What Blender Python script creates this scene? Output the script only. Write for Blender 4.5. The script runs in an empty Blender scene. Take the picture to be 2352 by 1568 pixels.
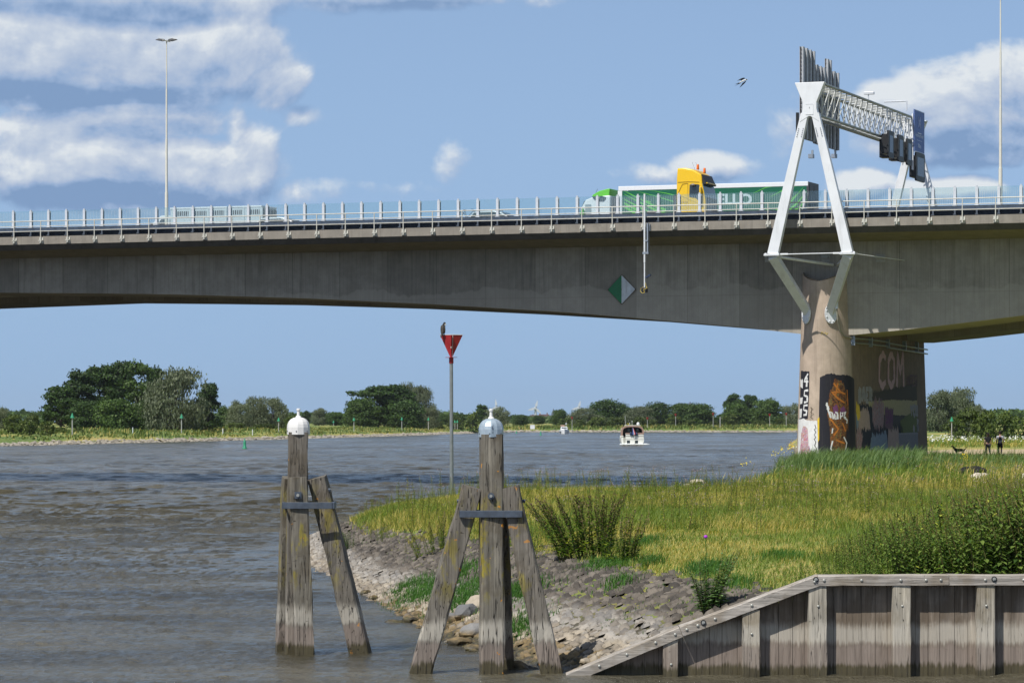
import bpy, math, random
import numpy as np
from mathutils import Vector, Matrix, Euler
random.seed(7)
D = bpy.data
SC = bpy.context.scene
HAZE = True
COL = SC.collection
F = 7400.0; HZ = 968.0; CX = 1176.0; CH = 4.1        # camera: focal length and horizon of the 2352x1568 view, eye height
PI = math.pi
TH = math.atan(.3747); CT = math.cos(TH); ST = math.sin(TH)   # the bridge's heading

# ------------------------------------------------------------------ helpers
def P(x, y, Y): return Vector(((x-CX)/F*Y, Y, CH-(y-HZ)/F*Y))
def Xat(x, Y): return (x-CX)/F*Y
def zat(y, Y): return CH-(y-HZ)/F*Y
def Yof(y, z=0.0): return F*(CH-z)/(y-HZ)
def bw(s, t, z=0.0): return Vector((s*CT+t*ST, 202-s*ST+t*CT, z))
def s_at(x, t):
    k = (x-CX)/F
    return (k*(202+t*CT)-t*ST)/(CT+k*ST)
def z_at(x, y, t):
    s = s_at(x, t); Y = 202-s*ST+t*CT
    return zat(y, Y)

def tag(o, label=None, cat=None, group=None, kind=None):
    if label: o['label'] = label
    if cat: o['category'] = cat
    if group: o['group'] = group
    if kind: o['kind'] = kind
    return o
def thing(name, label, cat, loc=(0, 0, 0), rz=0.0, group=None):
    o = D.objects.new(name, None); COL.objects.link(o)
    o.location = loc; o.rotation_euler = (0, 0, rz); o.empty_display_size = .5
    return tag(o, label, cat, group)
def link(name, me, parent=None):
    o = D.objects.new(name, me); COL.objects.link(o)
    if parent: o.parent = parent
    return o
def copy_tree(o, parent=None):
    c = o.copy(); COL.objects.link(c)
    if parent: c.parent = parent
    for ch in list(o.children): copy_tree(ch, c)
    return c

class MB:
    def __init__(s): s.v = []; s.f = []; s.m = []; s.mi = 0
    def add(s, vs, fs):
        o = len(s.v); s.v += [tuple(v) for v in vs]
        s.f += [tuple(i+o for i in f) for f in fs]; s.m += [s.mi]*len(fs); return s
    def box(s, x0, x1, y0, y1, z0, z1):
        return s.add([(x0,y0,z0),(x1,y0,z0),(x1,y1,z0),(x0,y1,z0),(x0,y0,z1),(x1,y0,z1),(x1,y1,z1),(x0,y1,z1)],
                     [(0,3,2,1),(4,5,6,7),(0,1,5,4),(1,2,6,5),(2,3,7,6),(3,0,4,7)])
    def beam(s, p0, p1, w, h, w1=None, h1=None, up=(0, 0, 1)):
        p0 = Vector(p0); p1 = Vector(p1); d = (p1-p0).normalized(); u = Vector(up)
        a = d.cross(u)
        if a.length < 1e-4: a = d.cross(Vector((0, 1, 0)))
        a.normalize(); b = a.cross(d).normalized()
        w1 = w if w1 is None else w1; h1 = h if h1 is None else h1
        vs = [p+a*(i*ww/2)+b*(j*hh/2) for p, ww, hh in ((p0, w, h), (p1, w1, h1)) for i, j in ((-1,-1),(1,-1),(1,1),(-1,1))]
        return s.add(vs, [(0,1,2,3),(7,6,5,4),(0,4,5,1),(1,5,6,2),(2,6,7,3),(3,7,4,0)])
    def tube(s, p0, p1, r0, r1=None, n=8):
        p0 = Vector(p0); p1 = Vector(p1); r1 = r0 if r1 is None else r1
        d = (p1-p0).normalized(); a = d.orthogonal().normalized(); b = d.cross(a)
        vs = []
        for p, r in ((p0, r0), (p1, r1)):
            for i in range(n):
                t = 2*PI*i/n; vs.append(p+a*(math.cos(t)*r)+b*(math.sin(t)*r))
        fs = [(i, (i+1) % n, n+(i+1) % n, n+i) for i in range(n)]
        fs += [tuple(range(n))[::-1], tuple(range(n, 2*n))]
        return s.add(vs, fs)
    def path(s, pts, r, n=6):
        for i in range(len(pts)-1):
            ra = r[i] if isinstance(r, (list, tuple)) else r; rb = r[i+1] if isinstance(r, (list, tuple)) else r
            s.tube(pts[i], pts[i+1], ra, rb, n)
        return s
    def lathe(s, prof, c=(0, 0, 0), n=16, sy=1.0):
        vs = []; fs = []
        for r, z in prof:
            for i in range(n):
                t = 2*PI*i/n; vs.append((c[0]+r*math.cos(t), c[1]+sy*r*math.sin(t), c[2]+z))
        k = len(prof)
        for j in range(k-1):
            for i in range(n):
                fs.append((j*n+i, j*n+(i+1) % n, (j+1)*n+(i+1) % n, (j+1)*n+i))
        fs.append(tuple(range(n))[::-1]); fs.append(tuple((k-1)*n+i for i in range(n)))
        return s.add(vs, fs)
    def prism(s, poly, a0, a1, axis='y'):
        def p3(p, a):
            if axis == 'y': return (p[0], a, p[1])
            if axis == 'x': return (a, p[0], p[1])
            return (p[0], p[1], a)
        n = len(poly)
        vs = [p3(p, a0) for p in poly]+[p3(p, a1) for p in poly]
        fs = [tuple(range(n)), tuple(range(2*n-1, n-1, -1))]+[(i, n+i, n+(i+1) % n, (i+1) % n) for i in range(n)]
        return s.add(vs, fs)
    def ball(s, c, rx, ry=None, rz=None, nu=10, nv=7):
        ry = rx if ry is None else ry; rz = rx if rz is None else rz
        vs = [(c[0], c[1], c[2]-rz)]; fs = []
        for j in range(1, nv):
            ph = -PI/2+PI*j/nv
            for i in range(nu):
                t = 2*PI*i/nu
                vs.append((c[0]+rx*math.cos(ph)*math.cos(t), c[1]+ry*math.cos(ph)*math.sin(t), c[2]+rz*math.sin(ph)))
        vs.append((c[0], c[1], c[2]+rz)); L = len(vs)-1
        for i in range(nu):
            fs.append((0, 1+(i+1) % nu, 1+i)); fs.append((L, L-nu+i, L-nu+(i+1) % nu))
        for j in range(nv-2):
            for i in range(nu):
                a = 1+j*nu; fs.append((a+i, a+(i+1) % nu, a+nu+(i+1) % nu, a+nu+i))
        return s.add(vs, fs)
    def mesh(s, name, mats, smooth=False):
        me = D.meshes.new(name); me.from_pydata(s.v, [], s.f)
        for m in (mats if isinstance(mats, (list, tuple)) else [mats]): me.materials.append(m)
        if max(s.m or [0]) > 0: me.polygons.foreach_set('material_index', s.m)
        me.update()
        if smooth:
            me.polygons.foreach_set('use_smooth', [True]*len(me.polygons))
            try: me.set_sharp_from_angle(angle=math.radians(40))
            except Exception: pass
        return me
    def build(s, name, mats, parent=None, smooth=False, bevel=0, fixn=True):
        me = s.mesh(name, mats, smooth)
        if fixn:
            import bmesh
            b = bmesh.new(); b.from_mesh(me); bmesh.ops.recalc_face_normals(b, faces=b.faces); b.to_mesh(me); b.free()
        o = link(name, me, parent)
        if bevel:
            md = o.modifiers.new('bevel', 'BEVEL'); md.width = bevel; md.segments = 2; md.limit_method = 'ANGLE'
        return o

def tri_mesh(name, v, t, mats, mi=None, smooth=False):
    """v (n,3) t (k,3) numpy"""
    me = D.meshes.new(name)
    me.vertices.add(len(v)); me.vertices.foreach_set('co', np.ascontiguousarray(v, dtype=np.float32).ravel())
    me.loops.add(len(t)*3); me.loops.foreach_set('vertex_index', np.ascontiguousarray(t, dtype=np.int32).ravel())
    me.polygons.add(len(t)); me.polygons.foreach_set('loop_start', np.arange(0, len(t)*3, 3, dtype=np.int32))
    for m in (mats if isinstance(mats, (list, tuple)) else [mats]): me.materials.append(m)
    if mi is not None: me.polygons.foreach_set('material_index', np.ascontiguousarray(mi, dtype=np.int32))
    me.polygons.foreach_set('use_smooth', np.full(len(t), bool(smooth)))
    me.update(calc_edges=True); me.validate()
    return me
def quad_mesh(name, v, q, mats, smooth=False):
    me = D.meshes.new(name)
    me.vertices.add(len(v)); me.vertices.foreach_set('co', np.ascontiguousarray(v, dtype=np.float32).ravel())
    me.loops.add(len(q)*4); me.loops.foreach_set('vertex_index', np.ascontiguousarray(q, dtype=np.int32).ravel())
    me.polygons.add(len(q)); me.polygons.foreach_set('loop_start', np.arange(0, len(q)*4, 4, dtype=np.int32))
    for m in (mats if isinstance(mats, (list, tuple)) else [mats]): me.materials.append(m)
    me.polygons.foreach_set('use_smooth', np.full(len(q), bool(smooth)))
    me.update(calc_edges=True); me.validate()
    return me

def vnoise(x, y, seed=0):
    x = np.asarray(x, float); y = np.asarray(y, float)
    xi = np.floor(x).astype(np.int64); yi = np.floor(y).astype(np.int64); xf = x-xi; yf = y-yi
    def h(a, b):
        n = (a*374761393+b*668265263+seed*974711) & 0x7fffffff
        n = ((n ^ (n >> 13))*1274126177) & 0x7fffffff
        return ((n ^ (n >> 16)) & 0xffff)/65535.0
    u = xf*xf*(3-2*xf); v = yf*yf*(3-2*yf)
    return (h(xi, yi)*(1-u)+h(xi+1, yi)*u)*(1-v)+(h(xi, yi+1)*(1-u)+h(xi+1, yi+1)*u)*v
def fbm(x, y, seed=0, o=4):
    r = 0; a = .5
    for i in range(o): r = r+a*vnoise(np.asarray(x)*2**i, np.asarray(y)*2**i, seed+i*17); a *= .5
    return r

# ------------------------------------------------------------------ node helpers
class G:
    def __init__(s, tree): s.t = tree; s.N = tree.nodes; s.L = tree.links
    def put(s, sock, v):
        if v is None: return
        if hasattr(v, 'links') or isinstance(v, bpy.types.NodeSocket): s.L.new(v, sock)
        else:
            if isinstance(v, (tuple, list)) and len(v) == 3 and sock.type == 'RGBA': v = (*v, 1)
            sock.default_value = v
    def n(s, typ, **kw):
        n = s.N.new(typ)
        for k, v in kw.items():
            if hasattr(n, k) and k[0].islower(): setattr(n, k, v)
            else: s.put(n.inputs[k.replace('_', ' ')], v)
        return n
    def math(s, op, a, b=None, c=None, clamp=False):
        n = s.N.new('ShaderNodeMath'); n.operation = op; n.use_clamp = clamp
        s.put(n.inputs[0], a); s.put(n.inputs[1], b)
        if c is not None: s.put(n.inputs[2], c)
        return n.outputs[0]
    def vmath(s, op, a, b=None):
        n = s.N.new('ShaderNodeVectorMath'); n.operation = op
        s.put(n.inputs[0], a); s.put(n.inputs[1], b); return n.outputs[0]
    def mapping(s, v, sc=(1, 1, 1), loc=(0, 0, 0), rot=(0, 0, 0)):
        n = s.N.new('ShaderNodeMapping'); s.L.new(v, n.inputs[0]); n.inputs['Location'].default_value = loc
        n.inputs['Rotation'].default_value = rot; n.inputs['Scale'].default_value = sc; return n.outputs[0]
    def noise(s, v, scale=1, detail=4, rough=.55, dist=0.0, col=False):
        n = s.N.new('ShaderNodeTexNoise'); s.put(n.inputs['Vector'], v); n.inputs['Scale'].default_value = scale
        n.inputs['Detail'].default_value = detail; n.inputs['Roughness'].default_value = rough; n.inputs['Distortion'].default_value = dist
        return n.outputs[1 if col else 0]
    def voro(s, v, scale=1, feat='F1', out='Distance'):
        n = s.N.new('ShaderNodeTexVoronoi'); n.feature = feat; s.put(n.inputs['Vector'], v); n.inputs['Scale'].default_value = scale
        return n.outputs[out]
    def ramp(s, f, stops, interp='LINEAR'):
        n = s.N.new('ShaderNodeValToRGB'); s.put(n.inputs[0], f); e = n.color_ramp.elements; n.color_ramp.interpolation = interp
        while len(e) < len(stops): e.new(.5)
        for i, (p, c) in enumerate(stops):
            e[i].position = p; e[i].color = (*c, 1) if isinstance(c, (tuple, list)) else (c, c, c, 1)
        return n.outputs[0]
    def step(s, f, a, b):
        n = s.N.new('ShaderNodeMapRange'); n.interpolation_type = 'SMOOTHSTEP'; s.put(n.inputs[0], f)
        n.inputs[1].default_value = a; n.inputs[2].default_value = b; return n.outputs[0]
    def mix(s, f, a, b, mode='MIX'):
        n = s.N.new('ShaderNodeMix'); n.data_type = 'RGBA'; n.blend_type = mode
        s.put(n.inputs[0], f); s.put(n.inputs[6], a); s.put(n.inputs[7], b); return n.outputs[2]
    def xyz(s, v):
        n = s.N.new('ShaderNodeSeparateXYZ'); s.L.new(v, n.inputs[0]); return n.outputs
    def cxyz(s, x, y, z=0.0):
        n = s.N.new('ShaderNodeCombineXYZ'); s.put(n.inputs[0], x); s.put(n.inputs[1], y); s.put(n.inputs[2], z); return n.outputs[0]
    def obj(s): return s.n('ShaderNodeTexCoord').outputs['Object']
    def geo(s, k='Position'): return s.n('ShaderNodeNewGeometry').outputs[k]
    def bump(s, h, strength=.3, dist=.05, normal=None):
        n = s.N.new('ShaderNodeBump'); s.put(n.inputs['Height'], h); n.inputs['Strength'].default_value = strength
        n.inputs['Distance'].default_value = dist
        if normal is not None: s.put(n.inputs['Normal'], normal)
        return n.outputs[0]
def new_mat(name):
    m = D.materials.new(name); m.use_nodes = True; g = G(m.node_tree)
    return m, g, m.node_tree.nodes['Principled BSDF']
def setp(g, b, **kw):
    for k, v in kw.items(): g.put(b.inputs[k.replace('_', ' ')], v)
def simple(name, col, rough=.5, metal=0.0, var=.12, scale=6, bump=0.0, dirt=0.0):
    """painted / plain material with slight tone variation and weathering"""
    m, g, b = new_mat(name); v = g.obj()
    n = g.noise(v, scale, 5, .6)
    lo = tuple(c*(1-var) for c in col); hi = tuple(min(1, c*(1+var)) for c in col)
    c = g.ramp(n, [(.3, lo), (.7, hi)])
    if dirt:
        dn = g.noise(g.mapping(v, (scale*1.5, scale*1.5, scale*.2)), 1, 6, .7)
        c = g.mix(g.math('MULTIPLY', g.step(dn, .5, .75), dirt), c, (.12, .1, .075))
    setp(g, b, Base_Color=c, Roughness=rough, Metallic=metal)
    if bump: setp(g, b, Normal=g.bump(g.noise(v, scale*4, 4, .6), bump, .02))
    return m
# ------------------------------------------------------------------ camera, sky, sun
cam_d = D.cameras.new('camera'); cam = D.objects.new('camera', cam_d); COL.objects.link(cam); SC.camera = cam
cam.location = (0, 0, CH); cam.rotation_euler = (PI/2, 0, 0)
cam_d.sensor_width = 36; cam_d.lens = 36*F/2352; cam_d.shift_y = (HZ-784)/2352
cam_d.clip_start = .5; cam_d.clip_end = 60000
SC.view_settings.view_transform = 'Standard'; SC.view_settings.look = 'None'
SC.view_settings.exposure = 0.0; SC.view_settings.gamma = 1; SC.view_settings.use_curve_mapping = False
SUN_AZ = math.radians(38); SUN_EL = math.radians(54)      # behind the camera, to its left
sdir = Vector((-math.sin(SUN_AZ)*math.cos(SUN_EL), -math.cos(SUN_AZ)*math.cos(SUN_EL), math.sin(SUN_EL)))
sl = D.lights.new('sun', 'SUN'); sl.energy = 4.9; sl.angle = math.radians(.5); sl.color = (1, .96, .9)
so = D.objects.new('sun', sl); COL.objects.link(so); so.rotation_euler = (-sdir).to_track_quat('-Z', 'Y').to_euler()
so.location = (0, 0, 60)

def build_world():
    W = D.worlds.new('World'); SC.world = W; W.use_nodes = True
    W.cycles.sampling_method = 'MANUAL'; W.cycles.sample_map_resolution = 256
    g = G(W.node_tree); bg = W.node_tree.nodes['Background']
    dirv = g.n('ShaderNodeTexCoord').outputs['Generated']
    x, y, z = g.xyz(dirv)
    zz = g.math('MULTIPLY_ADD', g.math('MAXIMUM', z, 0.0), .9, .26)
    sky = g.n('ShaderNodeTexSky', sky_type='NISHITA', sun_disc=False, sun_elevation=SUN_EL, sun_rotation=PI+SUN_AZ,
              altitude=0, air_density=1.0, dust_density=.35, ozone_density=1.6)
    g.L.new(g.vmath('NORMALIZE', g.cxyz(x, y, zz)), sky.inputs[0])
    az = g.math('ARCTAN2', x, y); el = g.math('ARCSINE', z)
    base = g.mix(1.0, sky.outputs[0], g.mix(g.step(z, .14, .42), SKY_TINT, (.85, .85, .85)), 'MULTIPLY')
    base = g.mix(g.math('MULTIPLY', g.step(el, .16, -.01), .95), base, SKY_HZ)     # paler towards the horizon
    # ---- broad cloud cover for the whole dome
    n0 = g.noise(dirv, 2.3, 4, .55)
    a0 = g.math('MULTIPLY', g.math('MULTIPLY', g.step(n0, .50, .60), g.step(z, .1, .2)), .85)
    c0 = g.mix(g.step(n0, .52, .70), (5.6, 5.8, 6.1), (2.6, 3.0, 3.8))
    g.L.new(g.mix(a0, base, c0), bg.inputs[0]); bg.inputs[1].default_value = .1
    # ---- the cumulus over the river, evaluated only in that part of the sky
    gr = D.node_groups.new('cloud_density', 'ShaderNodeTree')
    gr.interface.new_socket('P', in_out='INPUT', socket_type='NodeSocketVector')
    gr.interface.new_socket('D', in_out='OUTPUT', socket_type='NodeSocketFloat')
    q = G(gr); gi = gr.nodes.new('NodeGroupInput'); go = gr.nodes.new('NodeGroupOutput')
    warp = q.vmath('MULTIPLY', q.vmath('SUBTRACT', q.noise(gi.outputs[0], 22, 2, .5, col=True), (.5, .5, .5)), (.016, .010, 0))
    wp = q.vmath('ADD', gi.outputs[0], warp)
    tot = None
    for (cx, cy, rx, ry, w) in CLOUDS:
        k = (F/rx, F/ry, 0.0); c_ = (-(cx-CX)/F*k[0], -(HZ-cy)/F*k[1], 0.0)
        n = q.N.new('ShaderNodeVectorMath'); n.operation = 'MULTIPLY_ADD'; q.L.new(wp, n.inputs[0])
        n.inputs[1].default_value = k; n.inputs[2].default_value = c_
        dt = q.N.new('ShaderNodeVectorMath'); dt.operation = 'DOT_PRODUCT'; q.L.new(n.outputs[0], dt.inputs[0]); q.L.new(n.outputs[0], dt.inputs[1])
        m = q.math('MULTIPLY_ADD', dt.outputs['Value'], -w, w)
        tot = m if tot is None else q.math('SMOOTH_MAX', tot, m, .2)
    tot = q.math('MAXIMUM', tot, -1.2)
    nA = q.noise(q.vmath('MULTIPLY', gi.outputs[0], (1.0, 1.2, 1.0)), 17, 7, .60, .2)
    nB = q.math('ABSOLUTE', q.math('MULTIPLY_ADD', q.noise(gi.outputs[0], 48, 5, .55), 2.0, -1.0))
    tot = q.math('MULTIPLY_ADD', nB, -1.0, q.math('ADD', tot, .2))
    q.L.new(q.math('ADD', tot, q.math('MULTIPLY_ADD', nA, 6.4, -3.25)), go.inputs[0])
    def dens(p):
        n = g.n('ShaderNodeGroup'); n.node_tree = gr; g.L.new(p, n.inputs[0]); return n.outputs[0]
    d0 = dens(g.cxyz(az, el, .37))
    d1 = dens(g.cxyz(g.math('ADD', az, -.0022), g.math('ADD', el, .0042), .37))
    alpha = g.math('MULTIPLY', g.step(d0, -.15, .95), .94)
    lit = g.math('MULTIPLY_ADD', g.math('SUBTRACT', d0, d1), .50, .43)
    lit = g.math('MULTIPLY_ADD', g.step(d0, 3.6, .5), .22, g.math('SUBTRACT', lit, .10))
    pw = g.vmath('ADD', g.cxyz(az, el, .37), g.vmath('MULTIPLY', g.vmath('SUBTRACT', g.noise(g.cxyz(az, el, .9), 30, 3, .6, col=True), (.5, .5, .5)), (.012, .007, 0)))
    dk = None
    for (cx, cy, rx, ry, w) in SHADED:
        k = (F/rx, F/ry, 0.0); n = g.N.new('ShaderNodeVectorMath'); n.operation = 'MULTIPLY_ADD'; g.L.new(pw, n.inputs[0])
        n.inputs[1].default_value = k; n.inputs[2].default_value = (-(cx-CX)/F*k[0], -(HZ-cy)/F*k[1], -.37*0)
        dt = g.N.new('ShaderNodeVectorMath'); dt.operation = 'LENGTH'; g.L.new(n.outputs[0], dt.inputs[0])
        m = g.math('MULTIPLY', g.step(dt.outputs['Value'], 1.15, .35), w)
        dk = m if dk is None else g.math('MAXIMUM', dk, m)
    lit = g.math('SUBTRACT', lit, dk)
    cc = g.ramp(lit, [(0.0, (.215, .335, .55)), (.22, (.32, .44, .65)), (.42, (.44, .53, .69)), (.66, (.57, .64, .75)), (.92, (.78, .82, .85))])
    cc = g.mix(1.0, cc, (10, 10, 10), 'MULTIPLY')
    bg2 = g.n('ShaderNodeBackground'); g.L.new(g.mix(alpha, base, cc), bg2.inputs[0]); bg2.inputs[1].default_value = .1
    inr = g.math('MULTIPLY', g.math('LESS_THAN', g.math('ABSOLUTE', az), .33), g.math('LESS_THAN', g.math('ABSOLUTE', g.math('SUBTRACT', el, .07)), .085))
    mx = g.n('ShaderNodeMixShader'); g.L.new(inr, mx.inputs[0]); g.L.new(bg.outputs[0], mx.inputs[1]); g.L.new(bg2.outputs[0], mx.inputs[2])
    g.L.new(mx.outputs[0], [n for n in W.node_tree.nodes if n.type == 'OUTPUT_WORLD'][0].inputs[0])
SKY_TINT = (1.95, 1.83, 1.70); SKY_HZ = (3.15, 4.75, 7.0)
CLOUDS = [  # centre x, y, half width, half height, weight
    (120, 150, 380, 150, 2.2), (400, 165, 290, 125, 2.2), (530, 125, 130, 120, 1.5), (620, 190, 100, 75, 1.4),
    (290, 285, 330, 70, 1.8), (30, 320, 160, 90, 1.8), (160, 390, 360, 110, 2.3), (430, 395, 240, 100, 1.9), (590, 370, 66, 120, 1.5), (545, 290, 42, 66, 1.2),
    (230, 8, 460, 60, 1.8), (900, -5, 460, 42, 1.3),
    (1035, 385, 66, 85, 1.4), (980, 440, 220, 36, .8), (745, 448, 110, 36, .8),
    (1630, 385, 105, 42, 1.3), (1520, 405, 110, 32, .9),
    (2150, 255, 165, 110, 1.7), (2320, 225, 150, 110, 1.7), (1985, 428, 75, 36, 1.1), (2230, 330, 220, 50, 1.2), (2160, 440, 120, 26, .8), (715, 262, 50, 22, .5)]
SHADED = [(180, 15, 430, 42, .42), (950, 0, 420, 30, .34), (130, 228, 420, 36, .36), (300, 285, 280, 42, .22), (280, 130, 150, 45, .10), (250, 455, 420, 34, .40), (330, 390, 110, 40, .12),
    (2240, 335, 260, 46, .38), (1560, 420, 170, 26, .22), (980, 452, 260, 24, .25), (715, 262, 60, 24, .4)]
build_world()
# ------------------------------------------------------------------ terrain and river
WALLY = 52.45
S1 = [(1.08, WALLY), (.85, 53.9), (.46, 54.9), (-.06, 57), (-.55, 58.2), (-1.31, 61.5), (-2.3, 69.1), (-2.95, 74.5), (-3.97, 80.7),
      (-5.8, 94), (-6.9, 104), (-7.4, 111), (-6.9, 117), (-4.5, 121), (0, 123), (5, 126), (7.5, 140), (9, 155), (11.5, 175), (14.3, 195), (16, 215),
      (21, 245), (27, 300), (52, 600), (92, 1000), (118, 1180), (130, 1250)]
S2 = [(60, 1262), (15, 1275), (-10, 1290), (-22, 1240), (-14, 1124), (-36, 900), (-54, 758), (-86, 542), (-300, 200), (-3000, -100)]
WPOLY = S1+S2+[(-3000, -400), (3000, -400), (3000, WALLY)]
SHORE = np.array(S1+S2, float)
def shore_dist(X, Y):
    X = np.asarray(X, float); Y = np.asarray(Y, float); d2 = np.full(X.shape, 1e18)
    for i in range(len(SHORE)-1):
        a = SHORE[i]; b = SHORE[i+1]; e = b-a; L = (e*e).sum()
        t = np.clip(((X-a[0])*e[0]+(Y-a[1])*e[1])/L, 0, 1)
        d2 = np.minimum(d2, (X-a[0]-t*e[0])**2+(Y-a[1]-t*e[1])**2)
    d = np.sqrt(d2); ins = np.zeros(X.shape, bool); n = len(WPOLY)
    for i in range(n):
        x0, y0 = WPOLY[i]; x1, y1 = WPOLY[(i+1) % n]
        if y0 == y1: continue
        c = ((y0 > Y) != (y1 > Y)) & (X < (x1-x0)*(Y-y0)/(y1-y0)+x0)
        ins ^= c
    return np.where(ins, -d, d)
def ground(X, Y, d=None):
    X = np.asarray(X, float); Y = np.asarray(Y, float)
    d = shore_dist(X, Y) if d is None else d
    near = np.interp(d, [-8, 0, 3.0, 6.0, 12], [-2.4, 0.0, 1.1, 1.52, 1.62])
    near = near+np.where(d > 3, (fbm(X*.25, Y*.25, 3)-.5)*.22*np.clip((d-3)/6, 0, 1), 0)*np.clip((260-Y)/60, 0, 1)
    mound = .5*np.exp(-(((X-21.5)/6.5)**2+((Y-199)/10)**2))      # rise round the pier's foot
    farb = np.interp(d, [-10, 0, 3.5, 12, 60, 300], [-2.4, 0.0, .95, 1.75, 2.35, 2.6])+np.where(d > 3, (fbm(X*.06, Y*.05, 9)-.5)*.7, 0)
    right = np.interp(d, [-10, 0, 4, 10], [-2.4, 0, 1.1, 1.5])
    w = np.clip((Y-300)/150, 0, 1)*(X > 0)*np.clip((1150-Y)/60, 0, 1)
    res = np.where(Y < 330, np.where(X < -40, farb, near), farb)
    res = res+np.where(d > 0, mound, 0)
    isr = (X > 10) & (Y > 240) & (X > Y*.075) & (Y < 1150)
    res = np.where(isr, np.where(d > 0, right+np.clip((Y-330)/600, 0, 1)*.5, right), res)
    return res
def gz(x, y): return float(ground(np.array([x]), np.array([y]))[0])

def axis(segs):
    out = []
    for a, b, st in segs: out += list(np.arange(a, b, st))
    out.append(segs[-1][1]); return np.array(out)
xs = axis([(-7000, -1000, 600), (-1000, -200, 50), (-200, -100, 10), (-100, -12, 3), (-12, 14, .4), (14, 40, .8), (40, 200, 6), (200, 1000, 50), (1000, 7000, 600)])
ys = axis([(-500, 40, 60), (40, WALLY-.1, 4), (WALLY-.06, WALLY+.02, .08), (WALLY+.06, 70, .35), (70, 130, .6), (130, 250, 1.5), (250, 1320, 6), (1320, 2000, 60), (2000, 9000, 500)])
GX, GY = np.meshgrid(xs, ys)
H = ground(GX, GY)
v = np.stack([GX, GY, H], -1).reshape(-1, 3)
nx, ny = len(xs), len(ys)
ii = (np.arange(ny-1)[:, None]*nx+np.arange(nx-1)[None]).ravel()
q = np.stack([ii, ii+1, ii+nx+1, ii+nx], -1)

def ground_mat():
    m, g, b = new_mat('meadow_soil'); p = g.geo(); x, y, z = g.xyz(p)
    n1 = g.noise(g.mapping(p, (.25, .12, 1)), 1, 5, .6); n2 = g.noise(p, 3, 5, .6)
    near = g.ramp(n1, [(.35, (.13, .17, .03)), (.5, (.26, .24, .05)), (.66, (.38, .30, .10))])
    near = g.mix(g.step(n2, .4, .7), near, (.15, .2, .035))
    nf = g.noise(g.mapping(p, (.05, .02, 1)), 1, 6, .62)
    far = g.ramp(nf, [(.32, (.07, .13, .025)), (.47, (.14, .2, .035)), (.56, (.32, .29, .07)), (.66, (.42, .32, .11))])
    c = g.mix(g.step(y, 180, 330), near, far)
    st = g.mix(g.step(y, 150, 300), g.ramp(n2, [(.3, (.035, .03, .02)), (.7, (.10, .085, .06))]), g.ramp(n2, [(.3, (.16, .13, .1)), (.7, (.42, .36, .27))]))
    zn = g.math('ADD', z, g.math('MULTIPLY', g.math('SUBTRACT', n2, .5), .8))
    c = g.mix(g.step(g.math('ADD', zn, g.math('MULTIPLY', g.step(y, 300, 400), .45)), .95, .45), c, st)
    c = g.mix(g.step(zn, .18, -.05), c, (.06, .05, .03))
    setp(g, b, Base_Color=c, Roughness=.95, Normal=g.bump(n2, .5, .1)); return m
GM = ground_mat()
tag(link('ground', quad_mesh('ground', v, q, GM, True)), 'grassy river land with low banks', None, kind='structure')
D.objects['ground'].pop('label', None)

# sand path beyond the bridge
def strip(name, pts, half, mat, dz=.012, kind='structure', step=4):
    vs = []; fs = []
    for i in range(len(pts)-1):
        a = Vector(pts[i]); b_ = Vector(pts[i+1]); n = int((b_-a).length/step)+1
        for k in range(n+(i == len(pts)-2)):
            p = a+(b_-a)*(k/n); vs.append((p.x, p.y))
    L = []
    for i, p in enumerate(vs):
        q_ = vs[min(i+1, len(vs)-1)]; o_ = vs[max(i-1, 0)]
        t = Vector((q_[0]-o_[0], q_[1]-o_[1])).normalized(); nn = Vector((-t.y, t.x))
        row = []
        for j in range(7):
            w = (j/3-1)*half*(1+.12*math.sin(i*.7+j)); xx = p[0]+nn.x*w; yy = p[1]+nn.y*w
            row.append((xx, yy))
        L.append(row)
    A = np.array(L); z_ = ground(A[..., 0], A[..., 1])+dz
    V = np.concatenate([A, z_[..., None]], -1).reshape(-1, 3); k = len(L)
    ii = (np.arange(k-1)[:, None]*7+np.arange(6)[None]).ravel()
    o = link(name, quad_mesh(name, V, np.stack([ii, ii+1, ii+8, ii+7], -1), mat, True)); tag(o, kind=kind); return o
m_path, g, b = new_mat('dry_sand'); pn = g.noise(g.geo(), .9, 6, .65)
setp(g, b, Base_Color=g.ramp(pn, [(.3, (.30, .24, .12)), (.5, (.42, .33, .19)), (.7, (.50, .41, .26))]), Roughness=.95)
PATH = [(24, 268), (40, 282), (80, 290), (160, 300)]
strip('path', PATH, 17, m_path, .03)

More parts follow.
